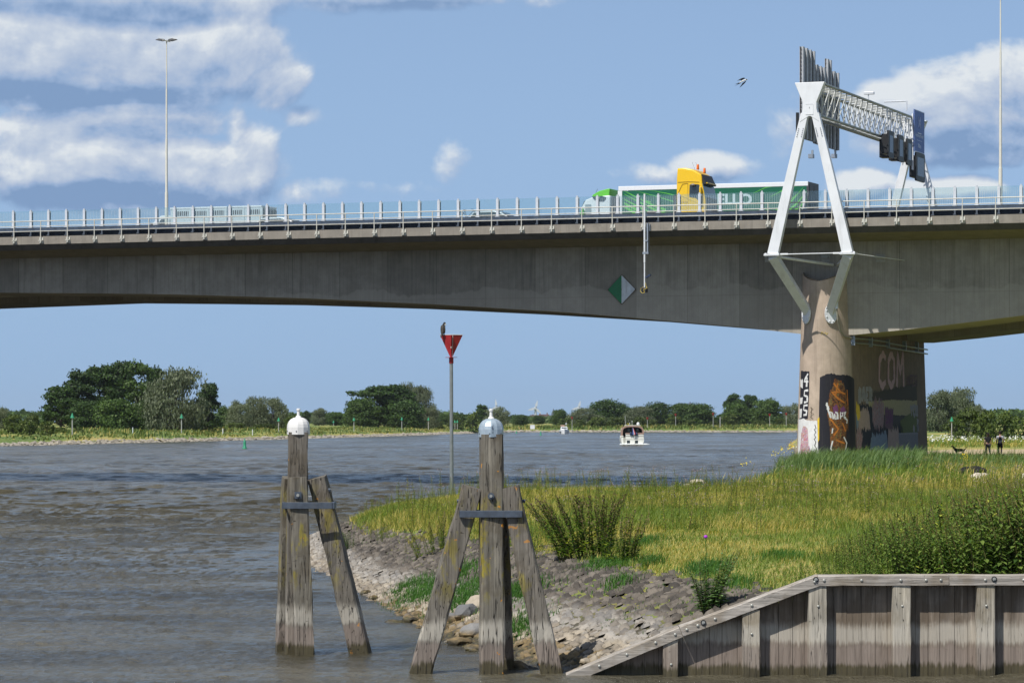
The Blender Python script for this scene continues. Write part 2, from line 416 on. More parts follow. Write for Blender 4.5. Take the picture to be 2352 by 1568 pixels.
# ---- water surface with real waves, one sheet
def water_mat():
    m, g, b = new_mat('river_water'); p = g.geo()
    y = g.xyz(p)[1]
    n1 = g.noise(g.mapping(p, (2.3, 1.5, 1), rot=(0, 0, .25)), 1, 6, .64, .3)
    n2 = g.noise(g.mapping(p, (8, 5, 1), rot=(0, 0, -.2)), 1, 4, .65, .3)
    n3 = g.noise(g.mapping(p, (.10, .22, 1), rot=(0, 0, .2)), 1, 4, .55)
    nA = g.bump(n1, 1.0, .27); nB = g.bump(n2, 1.0, .08, nA)
    gust = g.noise(g.mapping(p, (.05, .018, 1), rot=(0, 0, .35)), 1, 4, .6)
    setp(g, b, Base_Color=g.mix(g.step(n3, .3, .7), (.052, .046, .028), (.125, .113, .078)), Roughness=g.ramp(gust, [(.35, .08), (.65, .22)]),
         IOR=1.33, Specular_IOR_Level=g.math('MULTIPLY_ADD', g.step(y, 140, 60), .45, .13), Normal=nB)
    # breaking crests
    foam = g.math('MULTIPLY', g.step(g.noise(g.mapping(p, (.6, 2.6, 1)), 1, 4, .6), .712, .745), g.step(g.noise(g.mapping(p, (.03, .02, 1)), 1, 2, .5), .48, .6))
    d = g.n('ShaderNodeBsdfDiffuse', Color=(.8, .82, .82)); mx = g.n('ShaderNodeMixShader')
    g.L.new(foam, mx.inputs[0]); g.L.new(b.outputs[0], mx.inputs[1]); g.L.new(d.outputs[0], mx.inputs[2])
    out = [n for n in m.node_tree.nodes if n.type == 'OUTPUT_MATERIAL'][0]; g.L.new(mx.outputs[0], out.inputs[0])
    return m
rng = np.random.default_rng(5)
WAVES = []
for lam, amp, cnt in ((14.0, .07, 5), (7.0, .065, 7), (3.6, .044, 9), (1.9, .036, 14), (1.0, .028, 16), (.55, .015, 14)):
    for _ in range(cnt):
        th = rng.normal(1.35, .62); l = lam*rng.uniform(.75, 1.3); k = 2*PI/l
        WAVES.append((k*math.cos(th), k*math.sin(th), rng.uniform(0, 6.28), amp*rng.uniform(.5, 1.2)/math.sqrt(cnt)*1.7, l))
def wave_h(X, Y, res):
    z = np.zeros_like(X); wx = X+2.2*fbm(X*.11, Y*.11, 4); wy = Y+2.2*fbm(X*.09+9, Y*.12, 5)
    for kx, ky, ph, a, l in WAVES:
        fade = np.clip(l/(res*3.0)-.6, 0, 1)
        s = np.sin(kx*wx+ky*wy+ph); z += a*fade*(1-2*np.sqrt(1e-3+np.abs(s))*.7+.35*s)
    z *= .65+.8*fbm(X*.04, Y*.03, 8)
    return z-.02
ncol, nrow = 430, 1150
ang = np.linspace(-.215, .215, ncol); yy = 40*np.exp(np.linspace(0, math.log(1400/40), nrow))
A, YY = np.meshgrid(ang, yy); XX = YY*A
res = np.maximum(YY*(math.log(1400/40)/nrow), YY*(.43/ncol))
edge = np.minimum(np.clip((ang+.215)/.01, 0, 1), np.clip((.215-ang)/.01, 0, 1))[None]*np.clip((yy-40)/2, 0, 1)[:, None]
amp = np.clip(shore_dist(XX, YY)*-.16+.25, .18, 1.0)
# calm harbour water close to the wall and piles
amp *= np.interp(YY, [40, 60, 85, 130], [.36, .42, .66, 1.0])
ZZ = wave_h(XX, YY, res)*edge*amp
v = np.stack([XX, YY, ZZ], -1).reshape(-1, 3)
ii = (np.arange(nrow-1)[:, None]*ncol+np.arange(ncol-1)[None]).ravel()
q = np.stack([ii, ii+1, ii+ncol+1, ii+ncol], -1)
ex = []; exq = []
def addq(pts):
    o = len(v)+len(ex); ex.extend(pts); exq.append((o, o+1, o+2, o+3))
R = .215
addq([(-4000, -450, 0), (4000, -450, 0), (4000, 40, 0), (-4000, 40, 0)])
addq([(-4000, 40, 0), (-40*R, 40, 0), (-1400*R, 1400, 0), (-4000, 1400, 0)])
addq([(40*R, 40, 0), (4000, 40, 0), (4000, 1400, 0), (1400*R, 1400, 0)])
v = np.concatenate([v, np.array(ex)]); q = np.concatenate([q, np.array(exq)])
WM = water_mat()
o = link('water', quad_mesh('water', v, q, WM, True)); tag(o, kind='structure')
# ------------------------------------------------------------------ concrete and steel of the bridge
def concrete(name, base=(.27, .245, .205), dark=.5, panel=0.0, joint=0.0, lichen=0.0, flank=None):
    m, g, b = new_mat(name); v = g.obj(); x, y, z = g.xyz(v)
    n = g.noise(v, 1.3, 7, .62); fine = g.noise(v, 14, 5, .6)
    streak = g.noise(g.mapping(v, (2.6, 2.6, .12)), 1, 6, .68)
    streak2 = g.noise(g.mapping(v, (9, 9, .25)), 1, 4, .6)
    c = g.mix(g.step(n, .3, .72), tuple(k*.86 for k in base), tuple(min(1, k*1.12) for k in base))
    c = g.mix(g.math('MULTIPLY', g.step(streak, .5, .72), dark), c, tuple(k*.42 for k in base))
    c = g.mix(g.math('MULTIPLY', g.step(streak2, .52, .7), .30), c, tuple(k*.6 for k in base))
    c = g.mix(g.math('MULTIPLY', g.step(fine, .55, .8), .25), c, tuple(k*.5 for k in base))
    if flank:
        c = g.mix(g.step(y, 4.3, 4.8), c, g.mix(1.0, c, flank, 'MULTIPLY'))  # flank concrete darker than the nose, its shade put into the colour
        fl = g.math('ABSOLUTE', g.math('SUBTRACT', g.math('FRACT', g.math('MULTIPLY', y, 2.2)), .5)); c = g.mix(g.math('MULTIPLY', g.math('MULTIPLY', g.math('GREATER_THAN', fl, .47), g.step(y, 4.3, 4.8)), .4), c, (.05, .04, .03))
    if panel:
        u = g.math('DIVIDE', g.math('ADD', x, g.math('MULTIPLY', y, .0)), panel)
        cell = g.math('FLOOR', u); wn = g.N.new('ShaderNodeTexWhiteNoise'); wn.noise_dimensions = '1D'; g.L.new(cell, wn.inputs['W'])
        c = g.mix(1.0, c, g.ramp(wn.outputs[0], [(0, .74), (1, 1.15)]), 'MULTIPLY')
        fr = g.math('ABSOLUTE', g.math('SUBTRACT', g.math('FRACT', u), .5))
        line = g.math('GREATER_THAN', fr, .4945)
        brd = g.math('ABSOLUTE', g.math('SUBTRACT', g.math('FRACT', g.math('MULTIPLY', x, 3.3)), .5))
        c = g.mix(g.math('MULTIPLY', line, .6), c, (.07, .065, .05))
        c = g.mix(g.math('MULTIPLY', g.math('GREATER_THAN', brd, .46), .25), c, (.09, .08, .06))
        hl = g.math('LESS_THAN', g.math('ABSOLUTE', g.math('SUBTRACT', z, joint)), .018)
        c = g.mix(g.math('MULTIPLY', hl, .4), c, (.08, .07, .06))
        # paler weathered band low on the web with a wavy upper edge
        wv = g.math('MULTIPLY', g.math('SUBTRACT', g.noise(g.mapping(v, (.35, .35, .0)), 1, 5, .6), .5), 2.2)
        lo = g.step(g.math('ADD', z, wv), joint+.55, joint+.40)
        c = g.mix(g.math('MULTIPLY', lo, .32), c, tuple(min(1, k*1.45) for k in base))
        # little drain holes
        hol = g.voro(g.mapping(v, (.45, .0, .6)), 1)
        c = g.mix(g.math('LESS_THAN', hol, .018), c, (.01, .01, .01))
    if lichen:
        ln = g.math('MULTIPLY', g.step(g.noise(v, 7, 6, .7), .62, .7), g.step(g.noise(v, .35, 2, .5), .48, .6))
        c = g.mix(g.math('MULTIPLY', ln, lichen), c, (.5, .3, .07))
        gn = g.step(g.noise(g.mapping(v, (.8, .8, 3)), 1, 6, .7), .56, .75)
        c = g.mix(g.math('MULTIPLY', gn, .5), c, (.09, .085, .06))
        wd = g.step(g.noise(g.mapping(v, (3.5, 3.5, .5)), 1, 3, .6), .745, .77)
        c = g.mix(g.math('MULTIPLY', wd, .7), c, (.75, .75, .72))
    hh = g.math('ADD', g.math('MULTIPLY', fine, .4), streak2)
    setp(g, b, Base_Color=c, Roughness=.9, Normal=g.bump(hh, .35, .03)); return m
M_WEB = concrete('board_marked_concrete', (.325, .30, .255), .5, 3.4, 12.0)
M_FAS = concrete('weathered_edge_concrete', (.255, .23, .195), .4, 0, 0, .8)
M_FASD = concrete('sooty_edge_concrete', (.085, .08, .075), .6)  # darker concrete tone for the drip edge below the edge beam
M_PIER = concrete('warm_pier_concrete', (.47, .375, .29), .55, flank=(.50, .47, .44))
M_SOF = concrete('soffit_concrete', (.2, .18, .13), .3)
M_ASPH = simple('asphalt', (.05, .05, .052), .9, var=.2, scale=3)
M_WSTEEL = simple('white_painted_steel', (.74, .76, .78), .38, var=.05, dirt=.22, scale=1.2)
M_RAIL = simple('cream_railing_paint', (.56, .55, .49), .45, var=.1, dirt=.35)
M_GALV = simple('galvanised_steel', (.34, .38, .43), .45, .55, var=.22, scale=3, dirt=.3)
M_DGALV = simple('dark_galvanised_steel', (.10, .12, .15), .55, .4, var=.3, scale=3)
M_BLACK = simple('black_plastic', (.015, .016, .018), .5)
M_POSTW = simple('pale_aluminium', (.62, .65, .69), .4, .1, var=.08)

BR = thing('road_bridge', 'long grey concrete road bridge crossing the whole picture over the river, on a painted pier', 'bridge', (0, 202, 0), -TH)
ZF = 16.38                       # top of the edge beam
# underside of the near box girder, measured along the photograph's lower web edge
prof = [(-200, 640), (0, 672), (200, 673.5), (400, 676), (700, 685), (1000, 699), (1300, 717), (1493, 733), (1700, 751), (1850, 768)]
TW = 4.2
SB = [(s_at(x, TW), z_at(x, y, TW)) for x, y in prof[1:]]
for x, y in [(1960, 769), (2080, 757), (2200, 743), (2352, 724)]: SB.append((s_at(x, TW), z_at(x, y, TW)))
SPIER = 19.08
def zbot(s):
    if s < SB[0][0]: return float(np.interp(s, [-150, -95, -60, SB[0][0]], [9.0, 12.3, 12.45, SB[0][1]]))
    if s > SB[-1][0]: return float(np.interp(s, [SB[-1][0], 50, 75, 120], [SB[-1][1], 12.1, 12.5, 12.5]))
    return float(np.interp(s, [a for a, _ in SB], [c for _, c in SB]))
ss = sorted(set(list(np.linspace(-140, 130, 91))+[a for a, _ in SB]))
def loft(mb, sections):
    """sections: list of point lists (closed rings) at successive s"""
    n = len(sections[0]); o = len(mb.v)
    for r in sections: mb.v += [tuple(p) for p in r]
    for i in range(len(sections)-1):
        for j in range(n):
            a = o+i*n+j; b_ = o+i*n+(j+1) % n
            mb.f.append((a, b_, b_+n, a+n)); mb.m.append(mb.mi)
    for i in (0, len(sections)-1): mb.f.append(tuple(o+i*n+j for j in range(n))); mb.m.append(mb.mi)
def girder(t0, t1, tout0, tout1):
    mb = MB(); se = []
    for s in ss:
        zb = zbot(s)
        se.append([(s, t0, 15.28), (s, t0, zb), (s, t1, zb), (s, t1, 15.28)])
    loft(mb, se); return mb
girder(TW, 10.6, 0, 0).build('box_girder', M_WEB, BR)
girder(19.4, 25.8, 0, 0).build('box_girder', M_WEB, BR)
BW = 30.0
mb = MB()                      # deck slab with tapering cantilevers
loft(mb, [[(s, .35, 15.62), (s, TW-.1, 15.18), (s, TW-.1, 15.3), (s, 10.7, 15.3), (s, 10.7, 15.15), (s, 12, 15.55), (s, 18, 15.55), (s, 19.3, 15.15), (s, 25.9, 15.15), (s, BW-.35, 15.62), (s, BW-.35, 16.2), (s, .35, 16.2)] for s in (-140, 130)])
mb.build('deck_slab', M_SOF, BR)
for t0, sg in ((0, 1), (BW, -1)):
    mb = MB()
    loft(mb, [[(s, t0, ZF), (s, t0, 15.86), (s, t0+sg*.6, 15.86), (s, t0+sg*.6, ZF)] for s in (-140, 130)])
    mb.build('edge_beam', M_FAS, BR)
    mb = MB()
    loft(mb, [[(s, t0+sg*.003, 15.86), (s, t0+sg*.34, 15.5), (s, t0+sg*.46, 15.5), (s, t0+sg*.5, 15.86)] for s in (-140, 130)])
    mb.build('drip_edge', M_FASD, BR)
mb = MB(); mb.box(-140, 130, .62, BW-.62, 16.21, 16.3); mb.build('road_surface', M_ASPH, BR)
mk = MB()
mw = simple('road_marking_paint', (.75, .75, .72), .7)
for t in (4.4, 13.0, 17.0, 25.6): mk.box(-140, 130, t-.08, t+.08, 16.3, 16.306)
for t in (8.6, 21.3):
    for k in range(-46, 43): mk.box(k*3, k*3+1.2, t-.07, t+.07, 16.3, 16.306)
mk.build('lane_marking', mw, BR)

# ---- pier: round nosed wall, with battered sides
PT0, PT1, PNL = 2.5, 24.1, 2.2
def pier_w(z): return float(np.interp(z, [1, 9.6, 13.4], [1.86, 1.56, 1.42]))
def pier_outline(z, off=0.0, nn=14):
    """points (s,t,a): a = arc length from the nose tip, positive to the right flank"""
    w = pier_w(z)+off; base = PT0+PNL; L = PNL+off; tip = (10.2-min(z, 10.2))*.03
    pts = []
    for i in range(nn+1):
        ph = PI/2*i/nn; pts.append((w*math.sin(ph)**1.12, base-(L+tip)*math.cos(ph)))
    n2 = 24
    for i in range(1, n2+1): pts.append((w, base+(PT1-base)*i/n2))
    return pts
def pier_ring(z, off=0.0):
    r = pier_outline(z, off); return [(SPIER+a, t, z) for a, t in r]+[(SPIER-a, t, z) for a, t in r[::-1][:-1]]
def arc_table(z):
    r = pier_outline(z); A = [0.0]
    for i in range(1, len(r)): A.append(A[-1]+math.dist(r[i], r[i-1]))
    return r, A
def pier_pt(a, z, off=.012):
    r = pier_outline(z, off); _, A = arc_table(z); aa = abs(a)
    i = 0
    while i < len(A)-2 and A[i+1] < aa: i += 1
    f = (aa-A[i])/(A[i+1]-A[i]); s_ = r[i][0]+(r[i+1][0]-r[i][0])*f; t_ = r[i][1]+(r[i+1][1]-r[i][1])*f
    return Vector((SPIER+(s_ if a >= 0 else -s_), t_, z))
def pa(x, y):
    """photograph position -> (a, z) on the visible pier surface"""
    z = zat(y, 200)
    for _ in range(3):
        best = None
        for k in range(-60, 500):
            a = k*.04 if k > 0 else k*.04
            p = pier_pt(a, z); w_ = bw(p.x, p.y, 0); px_ = CX+F*w_.x/w_.y
            if best is None or abs(px_-x) < best[0]: best = (abs(px_-x), a, w_.y)
        z = zat(y, best[2])
    return best[1], z
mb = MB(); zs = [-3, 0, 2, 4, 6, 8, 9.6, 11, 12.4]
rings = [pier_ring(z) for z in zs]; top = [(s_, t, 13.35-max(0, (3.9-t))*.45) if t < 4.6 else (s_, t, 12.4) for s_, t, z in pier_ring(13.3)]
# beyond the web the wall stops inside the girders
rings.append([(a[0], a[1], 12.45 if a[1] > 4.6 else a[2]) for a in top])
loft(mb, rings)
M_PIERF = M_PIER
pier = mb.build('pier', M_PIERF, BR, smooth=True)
# ------------------------------------------------------------------ railing, crash barrier, glass screen
RS0 = s_at(344+0, 0.0)          # a railing post stands here in the photograph; 2 m apart
r0 = RS0-2*round((RS0+64)/2); SA, SE_ = r0, r0+2*62
RL = thing('bridge_railing', 'cream painted three-bar steel railing bolted to the near edge of the road bridge', 'railing', (0, 202, 0), -TH)
for z, r in ((ZF+1.0, .034), (ZF+.66, .026), (ZF+.33, .026)):
    mb = MB(); mb.tube((SA-.3, -.13, z), (SE_+.3, -.13, z), r, n=8); mb.build('rail', M_RAIL, RL, smooth=True)
mb = MB(); mb.beam((0, -.13, ZF-.4), (0, -.13, ZF+1.0), .05, .06)
mp = mb.mesh('post', M_RAIL)
mb = MB(); mb.box(-.15, -.035, -.05, -.002, ZF-.46, ZF-.08).box(.035, .15, -.05, -.002, ZF-.46, ZF-.08).box(-.15, .15, -.17, -.05, ZF-.30, ZF-.26)
mb.box(-.04, .04, -.17, -.05, ZF-.44, ZF-.10)
mbr = mb.mesh('bracket', M_RAIL)
for k in range(63):
    p = link('post', mp, RL); p.location = (SA+2*k, 0, 0); b_ = link('bracket', mbr, p)
CB = thing('crash_barrier', 'galvanised steel box-beam crash barrier standing behind the railing on the near bridge edge', 'crash barrier', (0, 202, 0), -TH)
G0 = s_at(31.5, 1.1); g0 = G0-4/3*round((G0+62)/(4/3)); NG = 92; g1 = g0+4/3*(NG-1)
mb = MB(); mb.box(g0-.5, g1+.5, .96, 1.24, ZF+.44, ZF+.63); mb.build('box_beam', M_GALV, CB, bevel=.015)
mb = MB(); mb.box(g0-.5, g1+.5, .84, 1.34, ZF+.632, ZF+.645); mb.build('cover_plate', M_GALV, CB)
mb = MB()
for z in (ZF+.06, ZF+.24): mb.prism([(1.28, z), (1.34, z+.05), (1.28, z+.1), (1.34, z+.15), (1.36, z+.15), (1.30, z+.1), (1.36, z+.05), (1.30, z)], g0-.5, g1+.5, 'x')
mb.box(g0-.5, g1+.5, 1.37, 1.39, ZF-.06, ZF+.43)
mb.build('guard_rail', M_DGALV, CB)
mb = MB(); mb.box(-.05, .05, 1.0, 1.2, ZF-.08, ZF+.44).box(-.12, .12, .95, 1.25, ZF-.1, ZF-.06); mb.box(-.09, .09, .93, .96, ZF+.1, ZF+.16)
me = mb.mesh('post', M_DGALV)
for k in range(NG): p = link('post', me, CB); p.location = (g0+4/3*k, 0, 0)

m_glass, g, b = new_mat('bird_striped_glass')
out = [n for n in m_glass.node_tree.nodes if n.type == 'OUTPUT_MATERIAL'][0]
v = g.obj(); x, y, z = g.xyz(v)
tr = g.n('ShaderNodeBsdfTransparent', Color=(.865, .925, .93)); gl = g.n('ShaderNodeBsdfGlossy', Color=(.9, 1, 1), Roughness=.06)
df = g.n('ShaderNodeBsdfDiffuse', Color=(.42, .55, .58)); mx = g.n('ShaderNodeMixShader'); mx.inputs[0].default_value = .045
g.L.new(tr.outputs[0], mx.inputs[1]); g.L.new(gl.outputs[0], mx.inputs[2])
m2 = g.n('ShaderNodeMixShader'); g.L.new(g.math('MULTIPLY_ADD', g.step(g.noise(g.mapping(v, (.6, 1, 2)), 1, 5, .7), .4, .8), .06, .05), m2.inputs[0])
g.L.new(mx.outputs[0], m2.inputs[1]); g.L.new(df.outputs[0], m2.inputs[2])
g.L.new(m2.outputs[0], out.inputs[0])
M_STRIPE = simple('white_bird_stripe', (.50, .56, .58), .6)
GS = thing('glass_screen', 'pale teal glass screen with thin white stripes between grey posts along the near bridge side', 'glass screen', (0, 202, 0), -TH)
ZG = ZF+.65
mb = MB(); mb.box(-.085, .085, .99, 1.03, ZG, ZG+1.10).box(-.085, .085, 1.17, 1.21, ZG, ZG+1.10).box(-.02, .02, 1.03, 1.17, ZG, ZG+1.17)
mb.box(-.14, .14, .93, 1.27, ZG-.0, ZG+.03); mb.box(-.045, .0, .985, 1.05, ZG+.95, ZG+1.19).box(.01, .055, .985, 1.05, ZG+.95, ZG+1.19)
me = mb.mesh('post', M_POSTW)
mb = MB(); mb.box(.0, 4/3-.0, 1.095, 1.107, ZG+.06, ZG+1.12)
mg = mb.mesh('glass_pane', m_glass)
mgs = []
for var in range(2):
    mb = MB()
    mb.box(.0, 4/3, 1.095, 1.107, ZG+.06, ZG+1.12); mb.mi = 1
    for i in range(1, 12):
        sx = i*4/3/12
        if var == 0 or i % 1 == 0: mb.box(sx-.0055, sx+.0055, 1.091, 1.0945, ZG+.1, ZG+1.02+.0*i)
    mgs.append(mb.mesh('glass_pane', [m_glass, M_STRIPE]))
striped = [(-9, 7.5)]
for k in range(NG):
    p = link('post', me, GS); p.location = (g0+4/3*k, 0, 0)
    if k < NG-1:
        s_ = g0+4/3*k; xx = bw(s_, 1.1); xp = CX+F*xx.x/xx.y
        clear = (640 < xp < 1330) or 2150 < xp < 2210
        q_ = link('glass_pane', mg if clear else mgs[0], GS); q_.location = (s_, 0, 0)

# ------------------------------------------------------------------ lamp posts
def lamp_post(xp, tt, ztop, label):
    s_ = s_at(xp, tt)
    w = bw(s_, tt, 16.3); T = thing('lamp_post', label, 'lamp post', w, -TH, 'lamp posts along the bridge median')
    H = ztop-16.3; mb = MB()
    for a, b_, r0_, r1_ in ((0, H*.27, .13, .12), (H*.27, H*.53, .095, .085), (H*.53, H*.77, .07, .062), (H*.77, H, .05, .04)):
        mb.tube((0, 0, a), (0, 0, b_), r0_, r1_, 10)
    mb.build('pole', M_RAILP, T, smooth=True)
    mb = MB(); mb.tube((0, 0, H-.05), (0, 0, H+.18), .06, .05, 8); mb.tube((0, -.55, H+.1), (0, .55, H+.1), .035, n=8); mb.build('bracket', M_RAILP, T)
    for sx in (-1, 1):
        mb = MB(); mb.prism([(sx*.1, H+.10), (sx*.15, H+.22), (sx*.45, H+.27), (sx*.72, H+.2), (sx*.74, H+.16), (sx*.3, H+.08)], -.16+.12*sx, .16+.12*sx, 'y')
        hd = mb.build('lamp_head', M_LAMPH, T, bevel=.02)
        mb = MB(); mb.prism([(sx*.32, H+.07), (sx*.32, H+.085), (sx*.70, H+.16), (sx*.70, H+.15)], -.12+.12*sx, .12+.12*sx, 'y'); mb.build('lens', M_LENS, hd)
    mb = MB(); mb.tube((0, 0, .9), (0, 0, 1.25), .134, .133, 10); mb.build('number_band', simple('yellow_band', (.55, .36, .03), .6), T)
M_RAILP = simple('ivory_pole_paint', (.72, .70, .60), .5, var=.04)
M_LAMPH = simple('dark_lamp_housing', (.12, .12, .12), .4)
M_LENS = simple('lamp_lens', (.35, .36, .36), .2)
lamp_post(382.5, 14.5, 30.75, 'tall ivory lamp post with double head behind the livestock truck')
lamp_post(2298, 14.5, 31.1, 'tall ivory lamp post right of the sign gantry')

# ------------------------------------------------------------------ sign gantry
TG = -.75
sg = s_at(1861.5, TG)
GT = thing('sign_gantry', 'white steel sign gantry with A-shaped legs and a lattice beam spanning the bridge', 'sign gantry', bw(sg, 0, 0), -TH)
def gzp(y, t=TG): return zat(y, bw(sg, t).y)
zt, zn, zsplit, zpl, zlow = gzp(190), gzp(236), gzp(264), 14.22, 10.72
def head(t, sx=1):
    mb = MB(); d = .22
    mb.prism([(-.93, zt), (.93, zt), (.47, zn+.12), (.43, zn), (.43, zsplit+.35), (.62, zsplit-.45), (.0+.05, zsplit-.1), (-.05, zsplit-.1), (-.62, zsplit-.45), (-.43, zsplit+.35), (-.43, zn), (-.47, zn+.12)], t-d, t+d, 'y')
    return mb
TFAR = 25.9
for t in (TG, TFAR):
    hd = head(t).build('head_plate', M_WSTEEL, GT, bevel=.02)
    if t == TG:
        mb = MB(); mb.box(-.24, .24, t-.245, t-.222, zn-.75, zn-.12); hp = mb.build('hatch', M_WSTEEL, hd, bevel=.008)
        mb = MB(); mb.box(-.235, .235, t-.252, t-.246, zn-.13, zn-.115).box(-.02, .03, t-.251, t-.246, zn-.38, zn-.28); mb.build('hatch_number', simple('grey_mark', (.3, .31, .33), .6), hd)
    for sx in (-1, 1):
        mb = MB()
        x0 = sx*.335; x1 = sx*2.33 if t == TG else sx*1.95
        zb = zpl if t == TG else 16.3
        mb.beam((x0, t, zsplit+.05), (x1, t, zb), .46, .40, .66 if t == TG else .6, .42, up=(0, 1, 0))
        mb.build('leg', M_WSTEEL, GT, bevel=.015)
        mb = MB()
        for j in range(5):
            for i in (-1, 1):
                f = .10+.014*j; cx = x0+(x1-x0)*f+i*.14; cz = zsplit+(zb-zsplit)*f
                mb.ball((cx, t-.23, cz), .03, .02, .03, 6, 4)
        mb.build('bolts', M_DGALV, GT)
for sx in (-1, 1):
    mb = MB(); mb.box(sx*2.36-.48, sx*2.36+.48, TG-.32, TG+.36, zpl-.085, zpl-.03).box(sx*2.36-.48, sx*2.36+.48, TG-.32, TG+.36, zpl-.02, zpl+.03)
    for i in (-.42, -.36, .36, .42): mb.tube((sx*2.36+i, TG-.2, zpl-.13), (sx*2.36+i, TG-.2, zpl+.08), .035, n=6)
    mb.build('flange_plate', M_WSTEEL, GT, bevel=.006)
    off = SPIER-sg
    en = (off+sx*.70, 2.85, zlow+.12)
    mb = MB(); mb.beam((sx*2.36, TG, zpl-.08), en, .56, .5, .5, .42, up=(0, 1, .2)); mb.build('lower_leg', M_WSTEEL, GT, bevel=.015)
    mb = MB(); nrm = Vector((sx*.62, -.78, 0)); c_ = Vector((off+sx*.76, 2.78, zlow))
    a_ = Vector((0, 0, 1)); bb = nrm.cross(a_)
    o0 = len(mb.v); vs = []
    for dd in (0, .09):
        for i in range(18):
            th = 2*PI*i/18; vs.append(c_+nrm*dd+bb*(.42*math.cos(th))+a_*(.62*math.sin(th)))
    mb.add(vs, [tuple(range(18)), tuple(range(35, 17, -1))]+[(i, (i+1) % 18, 18+(i+1) % 18, 18+i) for i in range(18)])
    for i in range(8):
        th = 2*PI*(i+.5)/8; p_ = c_+nrm*.1+bb*(.33*math.cos(th))+a_*(.5*math.sin(th)); mb.ball(p_, .05, .05, .05, 6, 4)
    mb.build('pier_flange', M_WSTEEL, GT)
mb = MB(); mb.tube((-2.3, TG+.1, zpl-.1), (.1, TW-.1, zpl-.45), .09, n=8); mb.tube((2.3, TG+.1, zpl-.1), (.4, TW-.1, zpl-.45), .09, n=8); mb.build('strut', M_WSTEEL, GT, smooth=True)
mb = MB(); mb.tube((-1.9, TG, zpl+.0), (1.9, TG, zpl+.02), .03, n=6); mb.tube((-1.95, TG, zpl), (-1.4, TG, zpl), .06, n=6); mb.tube((1.4, TG, zpl), (1.95, TG, zpl), .06, n=6)
mb.tube((2.7, TG+.2, zpl-.03), (4.6, TW-.05, zpl-.25), .025, n=6); mb.build('tie_rod', M_WSTEEL, GT, smooth=True)
M_PLATE = simple('stained_steel_plate', (.36, .35, .31), .6, .2, dirt=.8, scale=4)
for sx_ in (1768, 1896, 2023):
    c_ = s_at(sx_, TW)-sg; zz_ = z_at(sx_, 593, TW)
    mb = MB(); mb.box(c_-.29, c_+.29, TW-.05, TW-.003, zz_-.24, zz_+.24).box(c_-.29, c_+.29, TW-.3, TW-.05, zz_-.02, zz_+.02)
    for i in (-.2, .2):
        for j in (-.16, .16): mb.ball((c_+i, TW-.06, zz_+j), .04, .03, .04, 6, 4)
    mb.build('anchor_plate', M_PLATE, GT)
# lattice beam with four chords
M_CHORD = simple('grey_green_tube', (.30, .33, .30), .45, .3, var=.3, scale=5, dirt=.5)
zc1, zc0 = zt-.12, zt-1.95
t0_, t1_ = TG+.2, TFAR-.15
ch = [(.84, zc1), (-.84, zc1), (.42, zc0), (-.42, zc0)]
for sx, z in ch:
    mb = MB(); mb.tube((sx, t0_, z), (sx, t1_, z), .085, n=10); mb.build('chord', M_CHORD, GT, smooth=True)
lat = simple('pale_lattice_tube', (.62, .63, .60), .4, .15, var=.1, dirt=.25)
N_ = 20; st = (t1_-t0_)/N_
for (a, b_) in ((0, 2), (1, 3), (0, 1), (2, 3)):
    mb = MB()
    for i in range(N_):
        ta = t0_+i*st; A_ = ch[a]; B_ = ch[b_]
        mb.tube((A_[0], ta, A_[1]), (B_[0], ta+st*.5, B_[1]), .034, n=6); mb.tube((B_[0], ta+st*.5, B_[1]), (A_[0], ta+st, A_[1]), .034, n=6)
    mb.build('lattice_face', lat, GT, smooth=True)
mb = MB(); mb.box(-.12, .12, t0_, t1_, zc0-.1, zc0-.06); mb.build('cable_tray', M_GALV, GT)
# top camera and arm
mb = MB(); mb.box(.55, 1.2, 10.0, 10.25, zt+.28, zt+.45).box(.8, .86, 10.08, 10.16, zc1, zt+.3); mb.build('camera', M_POSTW, GT, bevel=.02)
mb = MB(); mb.tube((.1, 17.2, zt+.5), (1.6, 17.2, zt+.5), .05, n=6).tube((1.6, 17.2, zt+.5), (1.6, 17.2, zc1), .05, n=6); mb.build('arm', M_POSTW, GT)
mb = MB(); mb.tube((-.78, TG-.1, zsplit-1.15), (-.78, TG-.1, zsplit+.15), .10, n=10).box(-.75, -.5, TG-.13, TG-.07, zsplit-.9, zsplit-.84); mb.build('black_cylinder', M_BLACK, GT, smooth=True)
# big direction sign seen from the back, on the left of the beam
M_ALU = simple('dull_sign_back', (.42, .44, .47), .55, .1, var=.15)
SB_ = thing('direction_sign', 'large stepped road sign seen from its ribbed back on the gantry', 'road sign', bw(sg-1.05, 0, 0), -TH)
def zs_(y, t): return zat(y, bw(sg-1.05, t).y)
steps = [(.7, 3.75, zs_(108, 1), zs_(318, 1)), (3.75, 9.55, zs_(152, 5), zs_(336, 6)), (6.6, 7.7, zs_(137, 7), zs_(165, 7))]
mb = MB()
for a, b_, z1, z0 in steps: mb.box(-.03, .0, a, b_, z0, z1)
mb.build('sign_panel', simple('brown_grey_panel', (.34, .32, .32), .6, .2, var=.25, scale=3), SB_)
rb = MB()
for a, b_, z1, z0 in steps:
    k = 0
    while z0+.25*k < z1:
        rb.box(.001, .045, a, b_, z0+.25*k, z0+.25*k+.035); k += 1
rb.build('cross_ribs', simple('dark_rib', (.14, .14, .15), .5, .1), SB_)
for t in (1.0, 1.85, 2.7, 3.55, 4.3, 5.15, 6.0, 6.75, 7.5, 8.4, 9.35):
    zz1 = steps[0][2] if t < 3.75 else steps[1][2]; zz0 = steps[0][3] if t < 3.75 else steps[1][3]
    if t in (6.75, 7.5): zz1 = steps[2][2]
    mb = MB(); w_ = .10 if int(t*10) % 2 else .17
    mb.box(.046, .17, t-w_, t+w_, zz0, zz1); mb.build('stiffener', M_ALU, SB_)
mb = MB()
